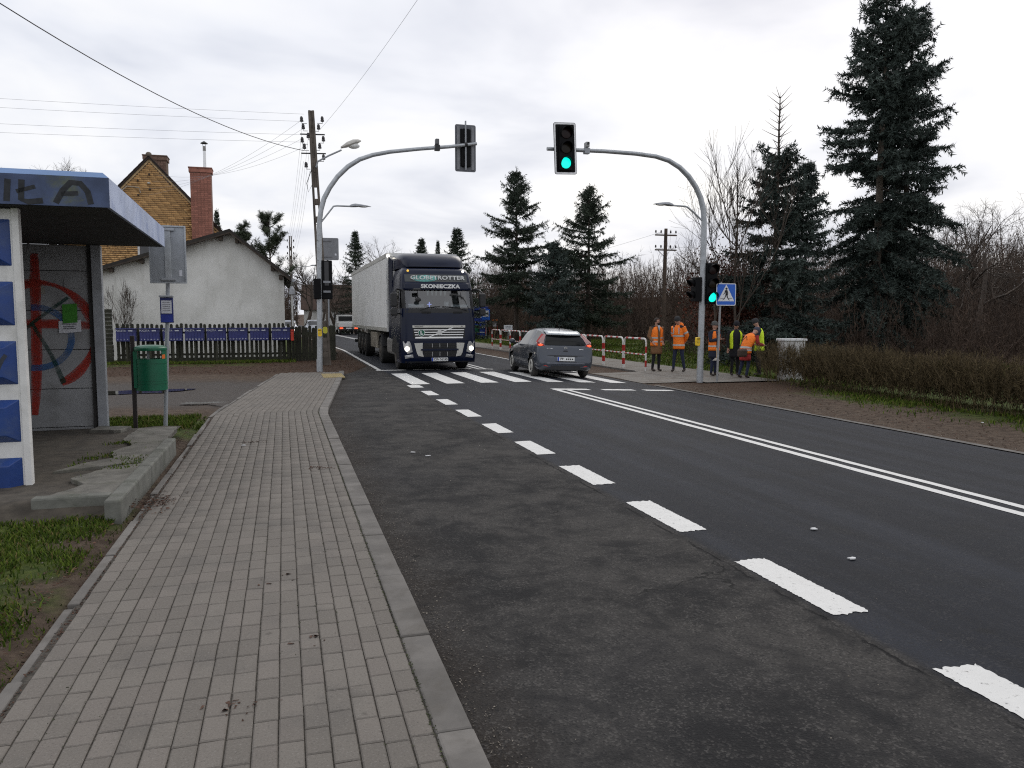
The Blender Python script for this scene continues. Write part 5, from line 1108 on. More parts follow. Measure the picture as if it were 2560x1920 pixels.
# ---- grass
gm, n = newmat('grass_blades'); at = n.n('ShaderNodeAttribute', attribute_name='tint').outputs['Fac']; gcol = n.mix(n.soft(at, 0, .82), (.030,.056,.008), (.105,.145,.022)); gcol = n.mix(n.soft(at, .86, .95), gcol, (.17,.13,.055)); n.bsdf(gcol, .85, 0, .08)
def grass(name, P, seed, h=(.03,.08), w=.006, zoff=None):
    rg = np.random.default_rng(seed); n = len(P); hh = rg.uniform(*h, n); a = rg.uniform(0, 6.28, n); ln = rg.normal(0, .45, (n, 2))
    base = np.column_stack([P, gzn(P)-.004 if zoff is None else np.full(n, zoff)]); sd = np.column_stack([np.cos(a), np.sin(a), np.zeros(n)])*w
    mid = base+np.column_stack([ln[:, 0]*hh*.35, ln[:, 1]*hh*.35, hh*.6]); tip = base+np.column_stack([ln[:, 0]*hh, ln[:, 1]*hh, hh])
    V = np.stack([base-sd, base+sd, mid+sd*.7, mid-sd*.7, tip], 1).reshape(-1, 3); i = np.arange(n)[:, None]*5
    F = np.concatenate([i+np.array([[0,1,2]]), i+np.array([[0,2,3]]), i+np.array([[3,2,4]])]); me = np_mesh(name, V, F, np.tile(rg.random(n), 3)); me.materials.append(gm); o = link(name, me); o['kind'] = 'stuff'; return o
def keep(P, seed, sc, lo): return P[vnoise(P[:, 0], P[:, 1], sc, seed)*.6+vnoise(P[:, 0], P[:, 1], sc*.35, seed+1)*.4+np.random.default_rng(seed).normal(0,.07,len(P)) > lo]
rg = np.random.default_rng(90)
Q = np.column_stack([rg.uniform(-4.6,-1.32,52000), rg.uniform(3.2,8.2,52000)]); Q = Q[~((Q[:, 0] > -2.15) & (Q[:, 1] > 7.35))]; grass('grass', keep(Q, 4, .8, .39), 91, (.018,.055), .006)
Q = np.column_stack([rg.uniform(-6,-1.3,26000), rg.uniform(12.25,14.4,26000)]); grass('grass', keep(Q, 6, .7, .46), 92, (.03,.09), .008)
Q = np.column_stack([rg.uniform(10.9,13.9,36000), rg.uniform(5,18.5,36000)]); Q = Q[Q[:, 0] > 12.0+.35*np.clip(Q[:, 1]-13, 0, 9)+.4*rg.normal(size=len(Q))]; grass('grass', keep(Q, 8, 1.1, .40), 93, (.03,.10), .010)
Q = np.column_stack([rg.uniform(14.0,26,50000), rg.uniform(17,62,50000)]); grass('grass', keep(Q, 9, 1.5, .30), 94, (.04,.12), .022)
Q = np.column_stack([rg.uniform(-7,.4,14000), rg.uniform(30.4,31.9,14000)]); grass('grass', keep(Q, 12, .9, .42), 95, (.04,.12), .016)
Q = np.column_stack([rg.uniform(-2.2,-1.5,7000), rg.uniform(8.2,12.0,7000)]); grass('moss', keep(Q, 13, .5, .74), 96, (.015,.035), .007, .185)
# ================================================================== VEHICLES
navy = M('truck_navy', (.0035,.0075,.026), .25, .1, 2, spec=.28, dirt=(.012,.014,.022), dirt_amt=.3, dirt_scale=1.5)
plast = M('black_plastic', (.014,.014,.015), .55, .2, 6); tyre_m = M('tyre_rubber', (.022,.021,.020), .85, .25, 9, dirt=(.06,.052,.045), dirt_amt=.5, dirt_scale=5)
chrome = M('chrome_trim', (.62,.62,.61), .2, .05, metal=.85); silver = M('silver_trim', (.50,.49,.45), .4, .08, 4, metal=.25)
trailer_w = M('trailer_white', (.74,.74,.725), .55, .05, 1.2, dirt=(.50,.49,.46), dirt_amt=.5, dirt_scale=1.1, spec=.1); grime = M('road_grime', (.075,.066,.056), .85, .3, 5)
glass_t = glassmat('windscreen_glass', (.72,.78,.77), .75); glass_d = glassmat('tinted_glass', (.10,.11,.12), .3)
cab_in = M('cab_interior', (.16,.16,.165), .8); lamp_w = emis('headlight_lit', (1.0,.93,.80), 6.0); lamp_lo = emis('taillight_lit', (1.0,.10,.03), 1.6); lamp_am = emis('marker_amber', (1.0,.62,.1), 1.0)
refl_w = M('reflector_clear', (.42,.42,.42), .15, metal=.4); refl_r = M('lens_red', (.33,.012,.010), .2); txt_w = M('decal_white', (.72,.73,.72), .5); txt_k = M('decal_black', (.02,.02,.02), .5)
def wheel(parent, x, y, r, w, rim_r, mt=None, name='wheel', lod=24, hub=.05, side=-1):
    t = obj(name, MB().lathe([(r-.04,-w/2),(r,-w/2+.04),(r,w/2-.04),(r-.04,w/2),(rim_r,w/2-.01),(rim_r,-w/2+.01)], (x,y,r), lod, 'x'), tyre_m, parent, smooth=True)
    obj('rim', MB().lathe([(rim_r,-.02),(rim_r*.9,-.06),(rim_r*.55,-.02),(rim_r*.3,-.02-hub),(.01,-.02-hub)] if side < 0 else [(rim_r,.02),(rim_r*.9,.06),(rim_r*.55,.02),(rim_r*.3,.02+hub),(.01,.02+hub)], (x+side*(w/2-.035),y,r), lod, 'x'), mt or silver, t, smooth=True); return t
tr = thing('truck', 'dark blue articulated truck with white box trailer and headlights on', 'truck', (4.85, 25.02, 0), R(.6))
# front surface of the cab as y = f(x, z)
ZL = [.0,.24,.45,.98,1.5,2.0,2.65,2.88,3.15,3.30,3.38]; YF = [.12,.06,.0,.0,.03,.08,.27,.35,.47,.62,.85]; HWD = [1.22,1.24,1.25,1.25,1.245,1.24,1.20,1.18,1.15,1.10,1.02]
def fy(x, z, off=0):
    yf, hw = np.interp(z, ZL, YF), np.interp(z, ZL, HWD); s = min(1, abs(x)/hw)**(1/.34); c_ = max(0, 1-s*s)**.5
    return float(yf+.50*(1-c_**.34)-off)
def xline(hw): return [hw*math.copysign(abs(math.sin(R(a)))**.34, a) for a in np.linspace(-90, 90, 41)]
def cab_shell(zs, back=2.28):
    b = MB(); rows = []
    for z in zs:
        hw = float(np.interp(z, ZL, HWD)); xs_ = xline(hw); rows.append([(-hw,back,z)]+[(x,fy(x,z),z) for x in xs_]+[(hw,back,z)])
    k = len(rows[0]); vs = [p for r_ in rows for p in r_]; fs = [(j*k+i,j*k+i+1,(j+1)*k+i+1,(j+1)*k+i) for j in range(len(rows)-1) for i in range(k-1)]
    fs += [((j+1)*k, j*k, j*k+k-1, (j+1)*k+k-1) for j in range(len(rows)-1)] + [tuple(range(k)), tuple((len(rows)-1)*k+i for i in range(k))]
    return b.add(vs, fs)
def patch(x0, x1, z0, z1, off, nx=14, nz=5, th=0): b = MB(); b.grid(lambda x, z: (x, fy(x, z, off), z), np.linspace(x0,x1,nx), np.linspace(z0,z1,nz)); return b
def poly_patch(pts, off): b = MB(); c_ = (sum(p[0] for p in pts)/len(pts), sum(p[1] for p in pts)/len(pts)); b.add([(x, fy(x,z,off), z) for x, z in pts]+[(c_[0], fy(*c_, off), c_[1])], [(i,(i+1)%len(pts),len(pts)) for i in range(len(pts))]); return b
cab = obj('cab', cab_shell([.98,1.2,1.5,1.8,2.0,2.02]), navy, tr, smooth=True)
obj('cab_roof', cab_shell([2.64,2.75,2.88,3.0,3.15,3.24,3.30,3.34,3.38]), navy, tr, smooth=True)
obj('bumper', cab_shell([.26,.34,.45,.7,.94,.975], 1.0), navy, tr, smooth=True)
obj('underbody', MB().box(-1.1,1.1,.5,2.3,.35,.97), plast, tr)
for s in (-1, 1):   # screen pillars and cab sides round the door windows
    b = MB(); b.grid(lambda x, z: (x, fy(x, z), z), [s*v for v in (1.07,1.12,1.16,1.185)], np.linspace(2.02,2.64,6)); obj('screen_pillar', b, plast, tr, smooth=True)
    b = MB(); b.grid(lambda y, z: (s*float(np.interp(z,ZL,HWD)), y, z), [.42,.62], np.linspace(2.02,2.64,4)); obj('door_pillar', b, navy, tr)
    b = MB(); b.grid(lambda y, z: (s*float(np.interp(z,ZL,HWD)), y, z), [1.35,2.28], np.linspace(2.02,2.64,4)); obj('cab_side', b, navy, tr)
    b = MB(); b.grid(lambda y, z: (s*(float(np.interp(z,ZL,HWD))-.008), y, z), [.62,1.35], np.linspace(2.02,2.64,4)); obj('door_window', b, glass_d, tr)
    obj('door_handle', MB().box(s*1.252-.008,s*1.252+.008,1.15,1.32,1.72,1.77), plast, tr)
    obj('wheel_arch', MB().prism([(1.38+.64*math.cos(R(a)), .55+.56*math.sin(R(a))) for a in range(0,181,12)], s*1.256-.006, s*1.256+.006, 'yz'), plast, tr)
    obj('step', MB().box(s*1.2-.06,s*1.2+.06,.55,.85,.38,.9), plast, tr, bevel=.02)
    # mirrors on their arms
    mr = obj('mirror', MB().box(s*1.46-.10,s*1.46+.10,-.02,.20,2.06,2.52), plast, tr, bevel=.05); obj('mirror_wide', MB().box(s*1.46-.10,s*1.46+.10,-.02,.20,1.78,2.03), plast, mr, bevel=.05)
    obj('mirror_arm', MB().tube([(s*1.2,.45,2.62),(s*1.36,.2,2.64),(s*1.46,.08,2.53)], .028, 6), plast, mr); obj('mirror_arm', MB().tube([(s*1.23,.4,1.85),(s*1.4,.15,1.85)], .025, 6), plast, mr)
wsx = 1.08
obj('windscreen', patch(-wsx,wsx,2.03,2.63,-.004,20,6), glass_t, tr, smooth=True)
obj('interior', MB().add([(-1.15,1.6,1.7),(1.15,1.6,1.7),(1.15,1.6,2.64),(-1.15,1.6,2.64),(-1.15,.3,2.02),(1.15,.3,2.02),(1.15,1.6,2.021),(-1.15,1.6,2.021)], [(0,1,2,3),(4,5,6,7)]), cab_in, tr)
for s in (-1, 1): st = obj('seat', MB().box(s*.62-.24,s*.62+.24,1.05,1.25,1.9,2.5), cab_in, tr, bevel=.08)
obj('steering_wheel', MB().tube([(.55+.2*math.cos(R(a)), .72-.07*math.sin(R(a)), 2.08+.14*math.sin(R(a))) for a in range(0,361,20)], .018, 6), plast, tr)
obj('dashboard_plate', MB().box(-.98,-.48,.15,.158,2.065,2.165), paper, tr); obj('dashboard_plate', MB().box(.42,.98,.15,.158,2.065,2.15), paper, tr); obj('dashboard_plate', MB().box(.20,.34,.16,.168,2.10,2.24), paper, tr)
cr_ = emis('cross_blue', (.35,.4,1.0), .8); obj('dashboard_cross', MB().box(-.315,-.285,.15,.158,2.05,2.23), cr_, tr); obj('dashboard_cross', MB().box(-.37,-.23,.149,.157,2.14,2.165), cr_, tr)
for x in (-.33,-.18,-.05,.10,.24): obj('pennant', MB().prism([(x-.035,2.60),(x+.035,2.60),(x+.025,2.46),(x,2.42),(x-.025,2.46)], .265, .27), M('pennant_grey', (.55,.57,.57), .7), tr)
obj('sun_visor', patch(-1.12,1.12,2.62,2.87,.05,16,4), navy, tr, smooth=True).modifiers.new('s','SOLIDIFY').thickness = .012
text('lettering', 'SKONIECZKA', .165, txt_w, tr, T3(.08, .20, 2.735) @ FRONT, .008, .002, 1.05, 1.22)
obj('header_panel', patch(-1.05,1.02,2.89,3.13,.006,18,4), M('header_dark', (.022,.028,.030), .18, spec=.7), tr, smooth=True)
obj('header_globe', poly_patch([(-.40+.42*math.cos(R(a)), 3.0+.11*math.sin(R(a))) for a in range(0,360,20)], .010), M('globe_teal', (.10,.33,.30), .35, .45, 3), tr, smooth=True)
text('lettering', 'GLOBETROTTER', .175, txt_w, tr, T3(.02, .355, 3.02) @ FRONT, .004, .002, 1.0, 1.38)
for s in (-1, 1): obj('marker_lamp', MB().ball((s*.92, fy(.92,3.24)-.01, 3.25), .04, 10, 6), lamp_am if s < 0 else lamp_w, tr)
# roof deflector
b = MB(); secs = [(.75,3.40,.95),(.85,3.55,1.02),(1.1,3.76,1.08),(1.5,3.88,1.12),(2.0,3.93,1.14),(2.5,3.94,1.15)]; vs = []; k = 15
for y, zt, hw in secs:
    for i in range(k):
        a = R(-90+180*i/(k-1)); vs.append((hw*math.copysign(abs(math.sin(a))**.35, a), y+.25*abs(math.sin(a))**6, 3.36+(zt-3.36)*max(0,math.cos(a))**.30))
b.add(vs, [(j*k+i,j*k+i+1,(j+1)*k+i+1,(j+1)*k+i) for j in range(len(secs)-1) for i in range(k-1)]+[tuple((len(secs)-1)*k+i for i in range(k))]); obj('roof_deflector', b, navy, tr, smooth=True, angle=60)
for s in (-1, 1):
    obj('side_deflector', MB().add([(s*1.22,2.28,1.0),(s*1.24,2.62,1.0),(s*1.24,2.62,3.85),(s*1.15,2.28,3.7)], [(0,1,2,3)]), navy, tr).modifiers.new('s','SOLIDIFY').thickness = .03
obj('wiper', MB().tube([(-.62,fy(-.62,2.0,.03),1.96),(-.35,fy(-.35,2.06,.03),2.06),(.05,fy(.05,2.08,.02),2.085)][::-1], .012, 5), plast, tr); obj('wiper', MB().tube([(.95,fy(.95,1.98,.03),1.95),(.6,fy(.6,2.06,.03),2.06),(.12,fy(.12,2.08,.02),2.08)], .012, 5), plast, tr)
obj('wiper_panel', patch(-1.1,1.1,1.88,2.03,.004,16,3), plast, tr, smooth=True)
for s in (-.42,.62): obj('vent', patch(s-.15,s+.15,1.86,1.92,.012,4,2), M('vent_black', (.006,.006,.006), .8), tr)
obj('kerb_mirror', MB().box(-.86,-.62,-.10,.06,2.58,2.66), plast, tr, bevel=.03); obj('kerb_mirror_head', MB().ball((-.70,-.02,2.30), .10, 10, 8, (1,.6,.75)), plast, tr, smooth=True); obj('mirror_arm', MB().tube([(-.72,.0,2.60),(-.70,-.02,2.36)], .014, 5), plast, tr)
# grille
gr = obj('grille', patch(-.86,.84,1.08,1.40,.008,14,4), M('grille_black', (.008,.008,.008), .6), tr, smooth=True)
obj('grille_bar', patch(-.88,.86,1.40,1.475,.022,14,3), silver, gr, smooth=True)
for i, zz in enumerate((1.33,1.25,1.17,1.09)): obj('grille_bar', patch(-.84+.015*i,.82-.015*i,zz-.012,zz+.014,.020,14,2), chrome, gr, smooth=True)
obj('grille_bar', patch(-.8,.78,1.055,1.08,.020,14,2), chrome, gr, smooth=True)
db = MB(); db.add([(-.42,fy(-.42,1.1,.034),1.085),(-.36,fy(-.36,1.1,.034),1.085),(.46,fy(.4,1.4,.034),1.40),(.40,fy(.4,1.4,.034),1.40)], [(0,1,2,3)]); obj('diagonal_bar', db, chrome, gr)
obj('maker_badge', MB().lathe([(.085,0),(.085,.02),(.06,.02),(.06,.008)], (0,-.03,1.24), 20, 'y'), chrome, gr, smooth=True)
text('lettering', 'VOLVO', .06, txt_k, gr, T3(-.68, fy(-.68,1.44,.028), 1.437) @ FRONT, .0015, .001, 1.1, 1.3); text('lettering', 'FH', .05, txt_k, gr, T3(.74, fy(.74,1.44,.028), 1.437) @ FRONT, .0015)
lb2 = obj('round_badge', MB().lathe([(.115,0),(.11,.012)], (-.60,-.045,1.235), 24, 'y'), txt_w, gr, smooth=True); obj('round_badge_field', MB().lathe([(.098,0),(.095,.004)], (-.60,-.050,1.235), 24, 'y'), M('eco_green', (.004,.10,.055), .4), lb2); text('lettering', 'L', .17, txt_w, lb2, T3(-.60,-.052,1.235) @ FRONT, .008)
# bumper face
lg = obj('lower_grille', poly_patch([(-.52,.90),(.52,.90),(.56,.72),(.52,.46),(-.52,.46),(-.56,.72)], .012), M('lower_grille_black', (.010,.010,.011), .7), tr)
for zz in (.84,.78,.60,.54): obj('grille_slat', patch(-.5,.5,zz-.008,zz+.008,.03,10,2), plast, lg)
obj('bumper_bar', patch(-.62,.62,.66,.715,.045,12,3), navy, tr, smooth=True)
for x in (-.25,0,.25): obj('grille_stud', patch(x-.006,x+.006,.48,.62,.032,2,2), chrome, lg); obj('grille_stud', patch(x-.006,x+.006,.76,.89,.032,2,2), chrome, lg)
for s in (-1, 1):
    obj('silver_wing', poly_patch([(s*.53,.46),(s*.70,.49),(s*.75,.58),(s*.83,.90),(s*.56,.91),(s*.56,.86),(s*.57,.6)], .016), silver, tr)
    hl = obj('headlight', poly_patch([(s*.89,.62),(s*1.04,.56),(s*1.15,.70),(s*1.19,.96),(s*.98,.96),(s*.93,.85)], .014), refl_w, tr)
    obj('headlight_bulb', MB().ball((s*1.06, fy(1.06,.73)-.025, .72), .075, 14, 8, (1,.5,1)), lamp_w, hl, smooth=True)
    obj('fog_lamp', poly_patch([(s*.86,.44),(s*1.12,.40),(s*1.14,.50),(s*.88,.54)], .014), refl_w, tr)
npl = obj('number_plate', MB().box(-.27,.27,-.02,-.005,.315,.425), txt_w, tr); obj('euro_band', MB().box(-.268,-.222,-.0225,-.0205,.317,.423), M('euro_blue', (.01,.05,.4), .5), npl); text('lettering', 'CIN 56245', .105, txt_k, npl, T3(.03,-.022,.37) @ FRONT, .002, .0005, 1.0, .95)
obj('skirt', patch(-1.12,1.12,.27,.31,.008,12,2), plast, tr)
# chassis, tanks, wheels, trailer
obj('chassis', MB().box(-.45,.45,1.0,7.2,.62,.95), plast, tr)
for s in (-1, 1):
    wheel(tr, s*1.04, 1.38, .50, .32, .29, grime, side=s)
    wheel(tr, s*.98, 5.0, .50, .58, .29, grime, side=s)
    for y in (10.6,11.9,13.2): wheel(tr, s*1.04, y, .50, .38, .29, grime, side=s)
    obj('fuel_tank', MB().prism([(x+s*.86, z+.72) for x, z in rrect(.62,.62,.12)], 2.35, 3.9), M('tank_grey', (.26,.25,.235), .5, .15, 3, metal=.3, dirt=(.1,.09,.08), dirt_amt=.5), tr)
    obj('mudguard', MB().prism([(5.0+.60*math.cos(R(a)), .5+.60*math.sin(R(a))) for a in range(15,166,15)]+[(5.0+.57*math.cos(R(a)), .5+.57*math.sin(R(a))) for a in range(165,14,-15)], s*.72-.3+.26*s, s*.72+.3+.26*s, 'yz'), plast, tr)
    obj('landing_leg', MB().box(s*.75-.06,s*.75+.06,6.9,7.02,.3,1.1), plast, tr)
    obj('side_locker', MB().box(s*1.12-.09,s*1.12+.09,6.5,8.7,.50,1.13), M('locker_tan', (.27,.24,.19), .7, .15, 3, dirt=(.12,.1,.08), dirt_amt=.6), tr, bevel=.02)
    obj('mudflap', MB().box(s*1.04-.2,s*1.04+.2,13.8,13.83,.25,.95), plast, tr)
TY0, TY1 = 3.05, 16.4
bx_ = obj('trailer_box', MB().box(-1.25,1.25,TY0,TY1,1.24,3.99), trailer_w, tr, bevel=.015)
for s in (-1, 1):
    obj('top_rail', MB().box(s*1.258-.010,s*1.258+.010,TY0-.01,TY1,3.86,4.005), silver, bx_); obj('bottom_rail', MB().box(s*1.258-.010,s*1.258+.010,TY0-.01,TY1,1.22,1.36), silver, bx_); obj('corner_post', MB().box(s*1.245-.024,s*1.245+.024,TY0-.02,TY0+.16,1.22,4.01), M('post_white', (.66,.66,.645), .4), bx_)
    for zz in (2.2,3.1): obj('corner_hinge', MB().box(s*1.272-.006,s*1.272+.006,TY0+.03,TY0+.11,zz,zz+.16), steel_l, bx_)
obj('front_rail', MB().box(-1.2,1.2,TY0-.025,TY0+.002,3.88,4.008), trailer_w, bx_); obj('marker_lamp', MB().ball((-1.22,TY0-.03,3.90), .05, 8, 6), lamp_w, bx_); obj('trailer_chassis', MB().box(-.5,.5,6.2,16.2,.9,1.22), plast, tr)
obj('rear_underrun', MB().box(-1.15,1.15,16.1,16.25,.45,.6), plast, tr)

# ------------------------------------------------------------------ hatchback lofted from stations
def loft_car(t, ST, paint, glass, wheels, wr, opts, dens=1.0):
    """ST rows: y, ztop, w_roof, z_belt, w_belt, w_max, z_low"""
    A = np.array(ST, float); yk = A[:, 0]
    def cr(y, col):   # Catmull-Rom through the stations
        v = A[:, col]; i = int(np.clip(np.searchsorted(yk, y)-1, 0, len(yk)-2)); y0_, y1_ = yk[i], yk[i+1]; h = y1_-y0_; u = (y-y0_)/h
        m0 = (v[i+1]-v[max(i-1,0)])/(yk[i+1]-yk[max(i-1,0)]); m1 = (v[min(i+2,len(v)-1)]-v[i])/(yk[min(i+2,len(v)-1)]-yk[i])
        return (2*u**3-3*u*u+1)*v[i]+(u**3-2*u*u+u)*h*m0+(-2*u**3+3*u*u)*v[i+1]+(u**3-u*u)*h*m1
    ny = int(90*dens); yy_ = np.unique(np.concatenate([np.linspace(yk[0], yk[-1], ny), np.linspace(yk[0], yk[0]+.5, int(24*dens))]))
    rows = []
    for y in yy_:
        zt, wr_, zb, wb, wm, zl = [cr(y, c_) for c_ in range(1, 7)]
        zb = min(zb, zt-.02); ct = [(0,zt),(wr_*.5,zt-.008),(wr_*.85,zt-.03),(wr_,zt-.075 if zt-zb > .12 else zt-.02)]
        ct += [(wr_+(wb-wr_)*f, ct[3][1]+(zb-ct[3][1])*f) for f in (.25,.5,.75,1.0)]
        hb = zb-zl; ct += [(wm-.012, zb-.06*min(1,hb*2)), (wm, zb-.32*hb), (wm, zl+.45*hb), (wm-.015, zl+.22*hb), (wm-.06, zl+.06*hb), (wm-.15, zl), (0, zl)]
        rows.append([(x, y, z) for x, z in ct])
    k = len(rows[0]); full = [r_+[(-x, y, z) for x, y, z in r_[-2:0:-1]] for r_ in rows]; kk = len(full[0]); V = [p for r_ in full for p in r_]
    def side_u(i): i2 = i if i < k else kk-1-i; return i2      # which strip, counted from the roof centre down
    groups = {}
    for j in range(len(full)-1):
        ym = (yy_[j]+yy_[j+1])/2
        for i in range(kk):
            f = (j*kk+i, j*kk+(i+1) % kk, (j+1)*kk+(i+1) % kk, (j+1)*kk+i); c_ = np.mean([V[q] for q in f], 0); u_ = side_u(i)
            cut = False
            for wy in wheels:
                if u_ >= 8 and u_ < 14 and (c_[1]-wy)**2+(c_[2]-wr)**2 < (wr+.055)**2: cut = True
            if cut: continue
            groups.setdefault(opts(u_, c_), []).append(f)
    groups.setdefault('body', []).extend([tuple(range(kk)), tuple((len(full)-1)*kk+i for i in range(kk))])
    for nm, fs in groups.items():
        used = sorted({q for f in fs for q in f}); mp_ = {q: n_ for n_, q in enumerate(used)}; b = MB(); b.add([V[q] for q in used], [tuple(mp_[q] for q in f) for f in fs])
        obj('window' if nm.startswith('glass') else nm, b, glass if nm.startswith('glass') else (paint if nm == 'body' else MATS[nm]), t, smooth=True, angle=50)
    for wy in wheels:
        for s in (-1, 1):
            wm = float(cr(wy, 5)); wheel(t, s*(wm-.12), wy, wr, .20, wr*.66, side=s, lod=26, hub=.02)
    wl_ = MB()
    for wy in wheels: wl_.box(-float(cr(wy,5))+.10, float(cr(wy,5))-.10, wy-wr-.08, wy+wr+.08, .20, .72)
    obj('underbody', wl_, plast, t); return cr
greyp = M('car_grey', (.055,.063,.080), .30, .05, 2, metal=.3, spec=.4, **{'Coat Weight': .5, 'Coat Roughness': .06}); M('roof_gloss', (.18,.20,.23), .2, metal=.4)
ca = thing('car', 'grey three-door hatchback driving away over the zebra crossing', 'car', (7.90, 21.50, -.055), R(-3.5)); ca.rotation_euler[1] = R(2.0)
ST = [(0,.60,.50,.50,.70,.74,.30),(.05,.70,.62,.60,.76,.80,.26),(.09,.90,.70,.82,.80,.84,.24),(.14,.97,.72,.90,.82,.86,.23),(.22,1.09,.68,.92,.83,.87,.22),(.34,1.24,.62,.93,.84,.88,.22),(.50,1.335,.56,.94,.85,.885,.22),(.85,1.415,.55,.945,.855,.89,.2),(1.4,1.46,.57,.94,.855,.89,.19),(2.0,1.44,.57,.93,.85,.89,.19),(2.45,1.36,.60,.92,.84,.885,.19),(2.9,1.12,.58,.91,.82,.885,.2),(3.2,.97,.56,.89,.78,.88,.2),(3.7,.86,.52,.78,.72,.86,.2),(4.1,.72,.46,.64,.66,.80,.22),(4.27,.55,.40,.48,.60,.68,.26)]
def c4_opts(u, c_):
    y, z = c_[1], c_[2]
    if 3 <= u <= 6:
        a = .50+.30*((z-.95)/.45)**.7 if z > .95 else .50; lim = 2.95-1.0*max(0,(z-.95))/.45
        if a < y < 1.18 and z > .955: return 'glass_side_rear'
        if 1.26 < y < lim-.08 and z > .955: return 'glass_side_front'
    if u < 3 and 2.42 < y < 3.1: return 'glass_front'
    return 'body'
crf = loft_car(ca, ST, greyp, glass_d, (.72, 3.33), .315, c4_opts)
def ry_(z): return float(np.interp(z, [.26,.60,.70,.90,.97,1.09,1.24,1.335], [.0,.0,.05,.09,.14,.22,.34,.50]))
def rear(pts, off): return MB().add([(x, ry_(z)-off+.09*(abs(x)/.8)**4, z) for x, z in pts]+[(sum(p[0] for p in pts)/len(pts), ry_(sum(p[1] for p in pts)/len(pts))-off, sum(p[1] for p in pts)/len(pts))], [(i,(i+1)%len(pts),len(pts)) for i in range(len(pts))])
def rgrid(x0, x1, z0, z1, off, nx=12, nz=5, tx=0): b = MB(); b.grid(lambda u, z: ((x0+(x1-x0)*u)*(1-tx*(z-z0)), ry_(z)-off+.07*(abs(x0+(x1-x0)*u)/.8)**4, z), np.linspace(0,1,nx), np.linspace(z0,z1,nz)); return b
obj('rear_window', rgrid(-.62,.62,.97,1.27,.014,14,7,.50), M('rear_glass', (.006,.007,.008), .1, spec=.25), ca, smooth=True)
sp_ = MB(); sp_.grid(lambda u, v: (u, .33+.42*v-.08*(1-(u/.56)**2)*(1-v), 1.285+.105*v+.02*math.sin(v*3)), np.linspace(-.53,.53,12), np.linspace(0,1,5)); so_ = obj('roof_spoiler', sp_, M('spoiler_pale', (.42,.45,.47), .25, metal=.3), ca, smooth=True); so_.modifiers.new('s','SOLIDIFY').thickness = .03
for s in (-1, 1):
    tl_ = obj('tail_light', rear([(s*.62,.93),(s*.845,.93),(s*.84,1.0),(s*.80,1.06),(s*.66,1.0)], .022), refl_r, ca); obj('tail_bulb', MB().ball((s*.74, ry_(.96)+.015, .962), .05, 10, 6, (1.5,.5,.7)), lamp_lo, tl_, smooth=True)
    obj('tail_light_upper', MB().add([(s*.66,ry_(1.0)-.012,1.0),(s*.815,ry_(1.05)+.03,1.06),(s*.59,ry_(1.27)+.04,1.28),(s*.545,ry_(1.27)-.005,1.27)], [(0,1,2,3)]), M('lens_smoke', (.38,.22,.21), .2), tl_)
    obj('tail_light_edge', MB().add([(s*.80,ry_(1.03)+.022,1.03),(s*.855,ry_(1.05)+.085,1.05),(s*.635,ry_(1.28)+.09,1.29),(s*.59,ry_(1.27)+.036,1.285)], [(0,1,2,3)]), refl_r, tl_)
    obj('bumper_reflector', rear([(s*.50,.33),(s*.78,.33),(s*.76,.40),(s*.56,.40)], .012), refl_r, ca)
    mr = obj('door_mirror', MB().ball((s*1.0,2.78,1.0), .10, 12, 8, (1.0,.7,.75)), greyp, ca, smooth=True); obj('mirror_stalk', MB().tube([(s*.84,2.75,.94),(s*.98,2.78,.97)], .022, 6), plast, mr)
    obj('door_handle', MB().box(s*.887-.012,s*.887+.012,1.42,1.60,.80,.83), greyp, ca, bevel=.006)
    obj('sill', MB().box(s*.84-.03,s*.84+.03,1.12,2.92,.19,.26), plast, ca)
    obj('door_seam', MB().box(s*.886-.003,s*.886+.003,1.20,1.21,.32,.93), plast, ca)
pl_ = obj('number_plate', MB().box(-.26,.26,-.022,-.004,.51,.625), txt_w, ca); obj('euro_band', MB().box(-.258,-.215,-.0245,-.0225,.512,.623), MATS['euro_blue'], pl_); text('lettering', 'PP', .10, txt_k, pl_, T3(-.13,-.024,.567) @ FRONT, .002, .0005, 1.0, .95)
for x_ in (.0,.06,.12,.18): obj('plate_mark', MB().box(x_,x_+.035,-.0245,-.0228,.545,.59), txt_k, pl_)
obj('plate_recess', rear([(-.34,.48),(.34,.48),(.36,.66),(-.36,.66)], .0035), M('recess_dark', (.02,.022,.026), .5), ca); obj('bumper_strip', rgrid(-.68,.68,.425,.465,.02,12,2), M('bumper_sheen', (.17,.185,.215), .25, metal=.4), ca, smooth=True); obj('bumper_valance', rgrid(-.66,.66,.25,.37,.008,12,3), plast, ca, smooth=True)
obj('tailgate_line', rgrid(-.72,.72,.665,.675,.006,12,2), plast, ca); bd_ = obj('badge', MB().prism([(-.05,.90),(0,.935),(.05,.90),(.05,.885),(0,.915),(-.05,.885)], ry_(.9)-.018, ry_(.9)-.010), chrome, ca); obj('badge', MB().prism([(-.05,.87),(0,.905),(.05,.87),(.05,.855),(0,.885),(-.05,.855)], ry_(.87)-.020, ry_(.87)-.012), chrome, ca)
obj('boot_handle', rear([(-.07,.785),(.07,.785),(.05,.82),(-.05,.82)], .012), plast, ca); obj('lettering_bar', rear([(-.60,.86),(-.40,.862),(-.40,.878),(-.60,.878)], .014), chrome, ca); obj('lettering_bar', rear([(.42,.845),(.56,.845),(.56,.865),(.42,.865)], .014), chrome, ca)
obj('antenna', MB().tube([(0,.85,1.41),(0,.77,1.50)], .012, 6), plast, ca); obj('seats', MB().box(-.6,.6,1.2,1.45,.5,1.1).box(-.62,-.1,2.0,2.2,.5,1.15).box(.1,.62,2.0,2.2,.5,1.15), cab_in, ca, bevel=.05)
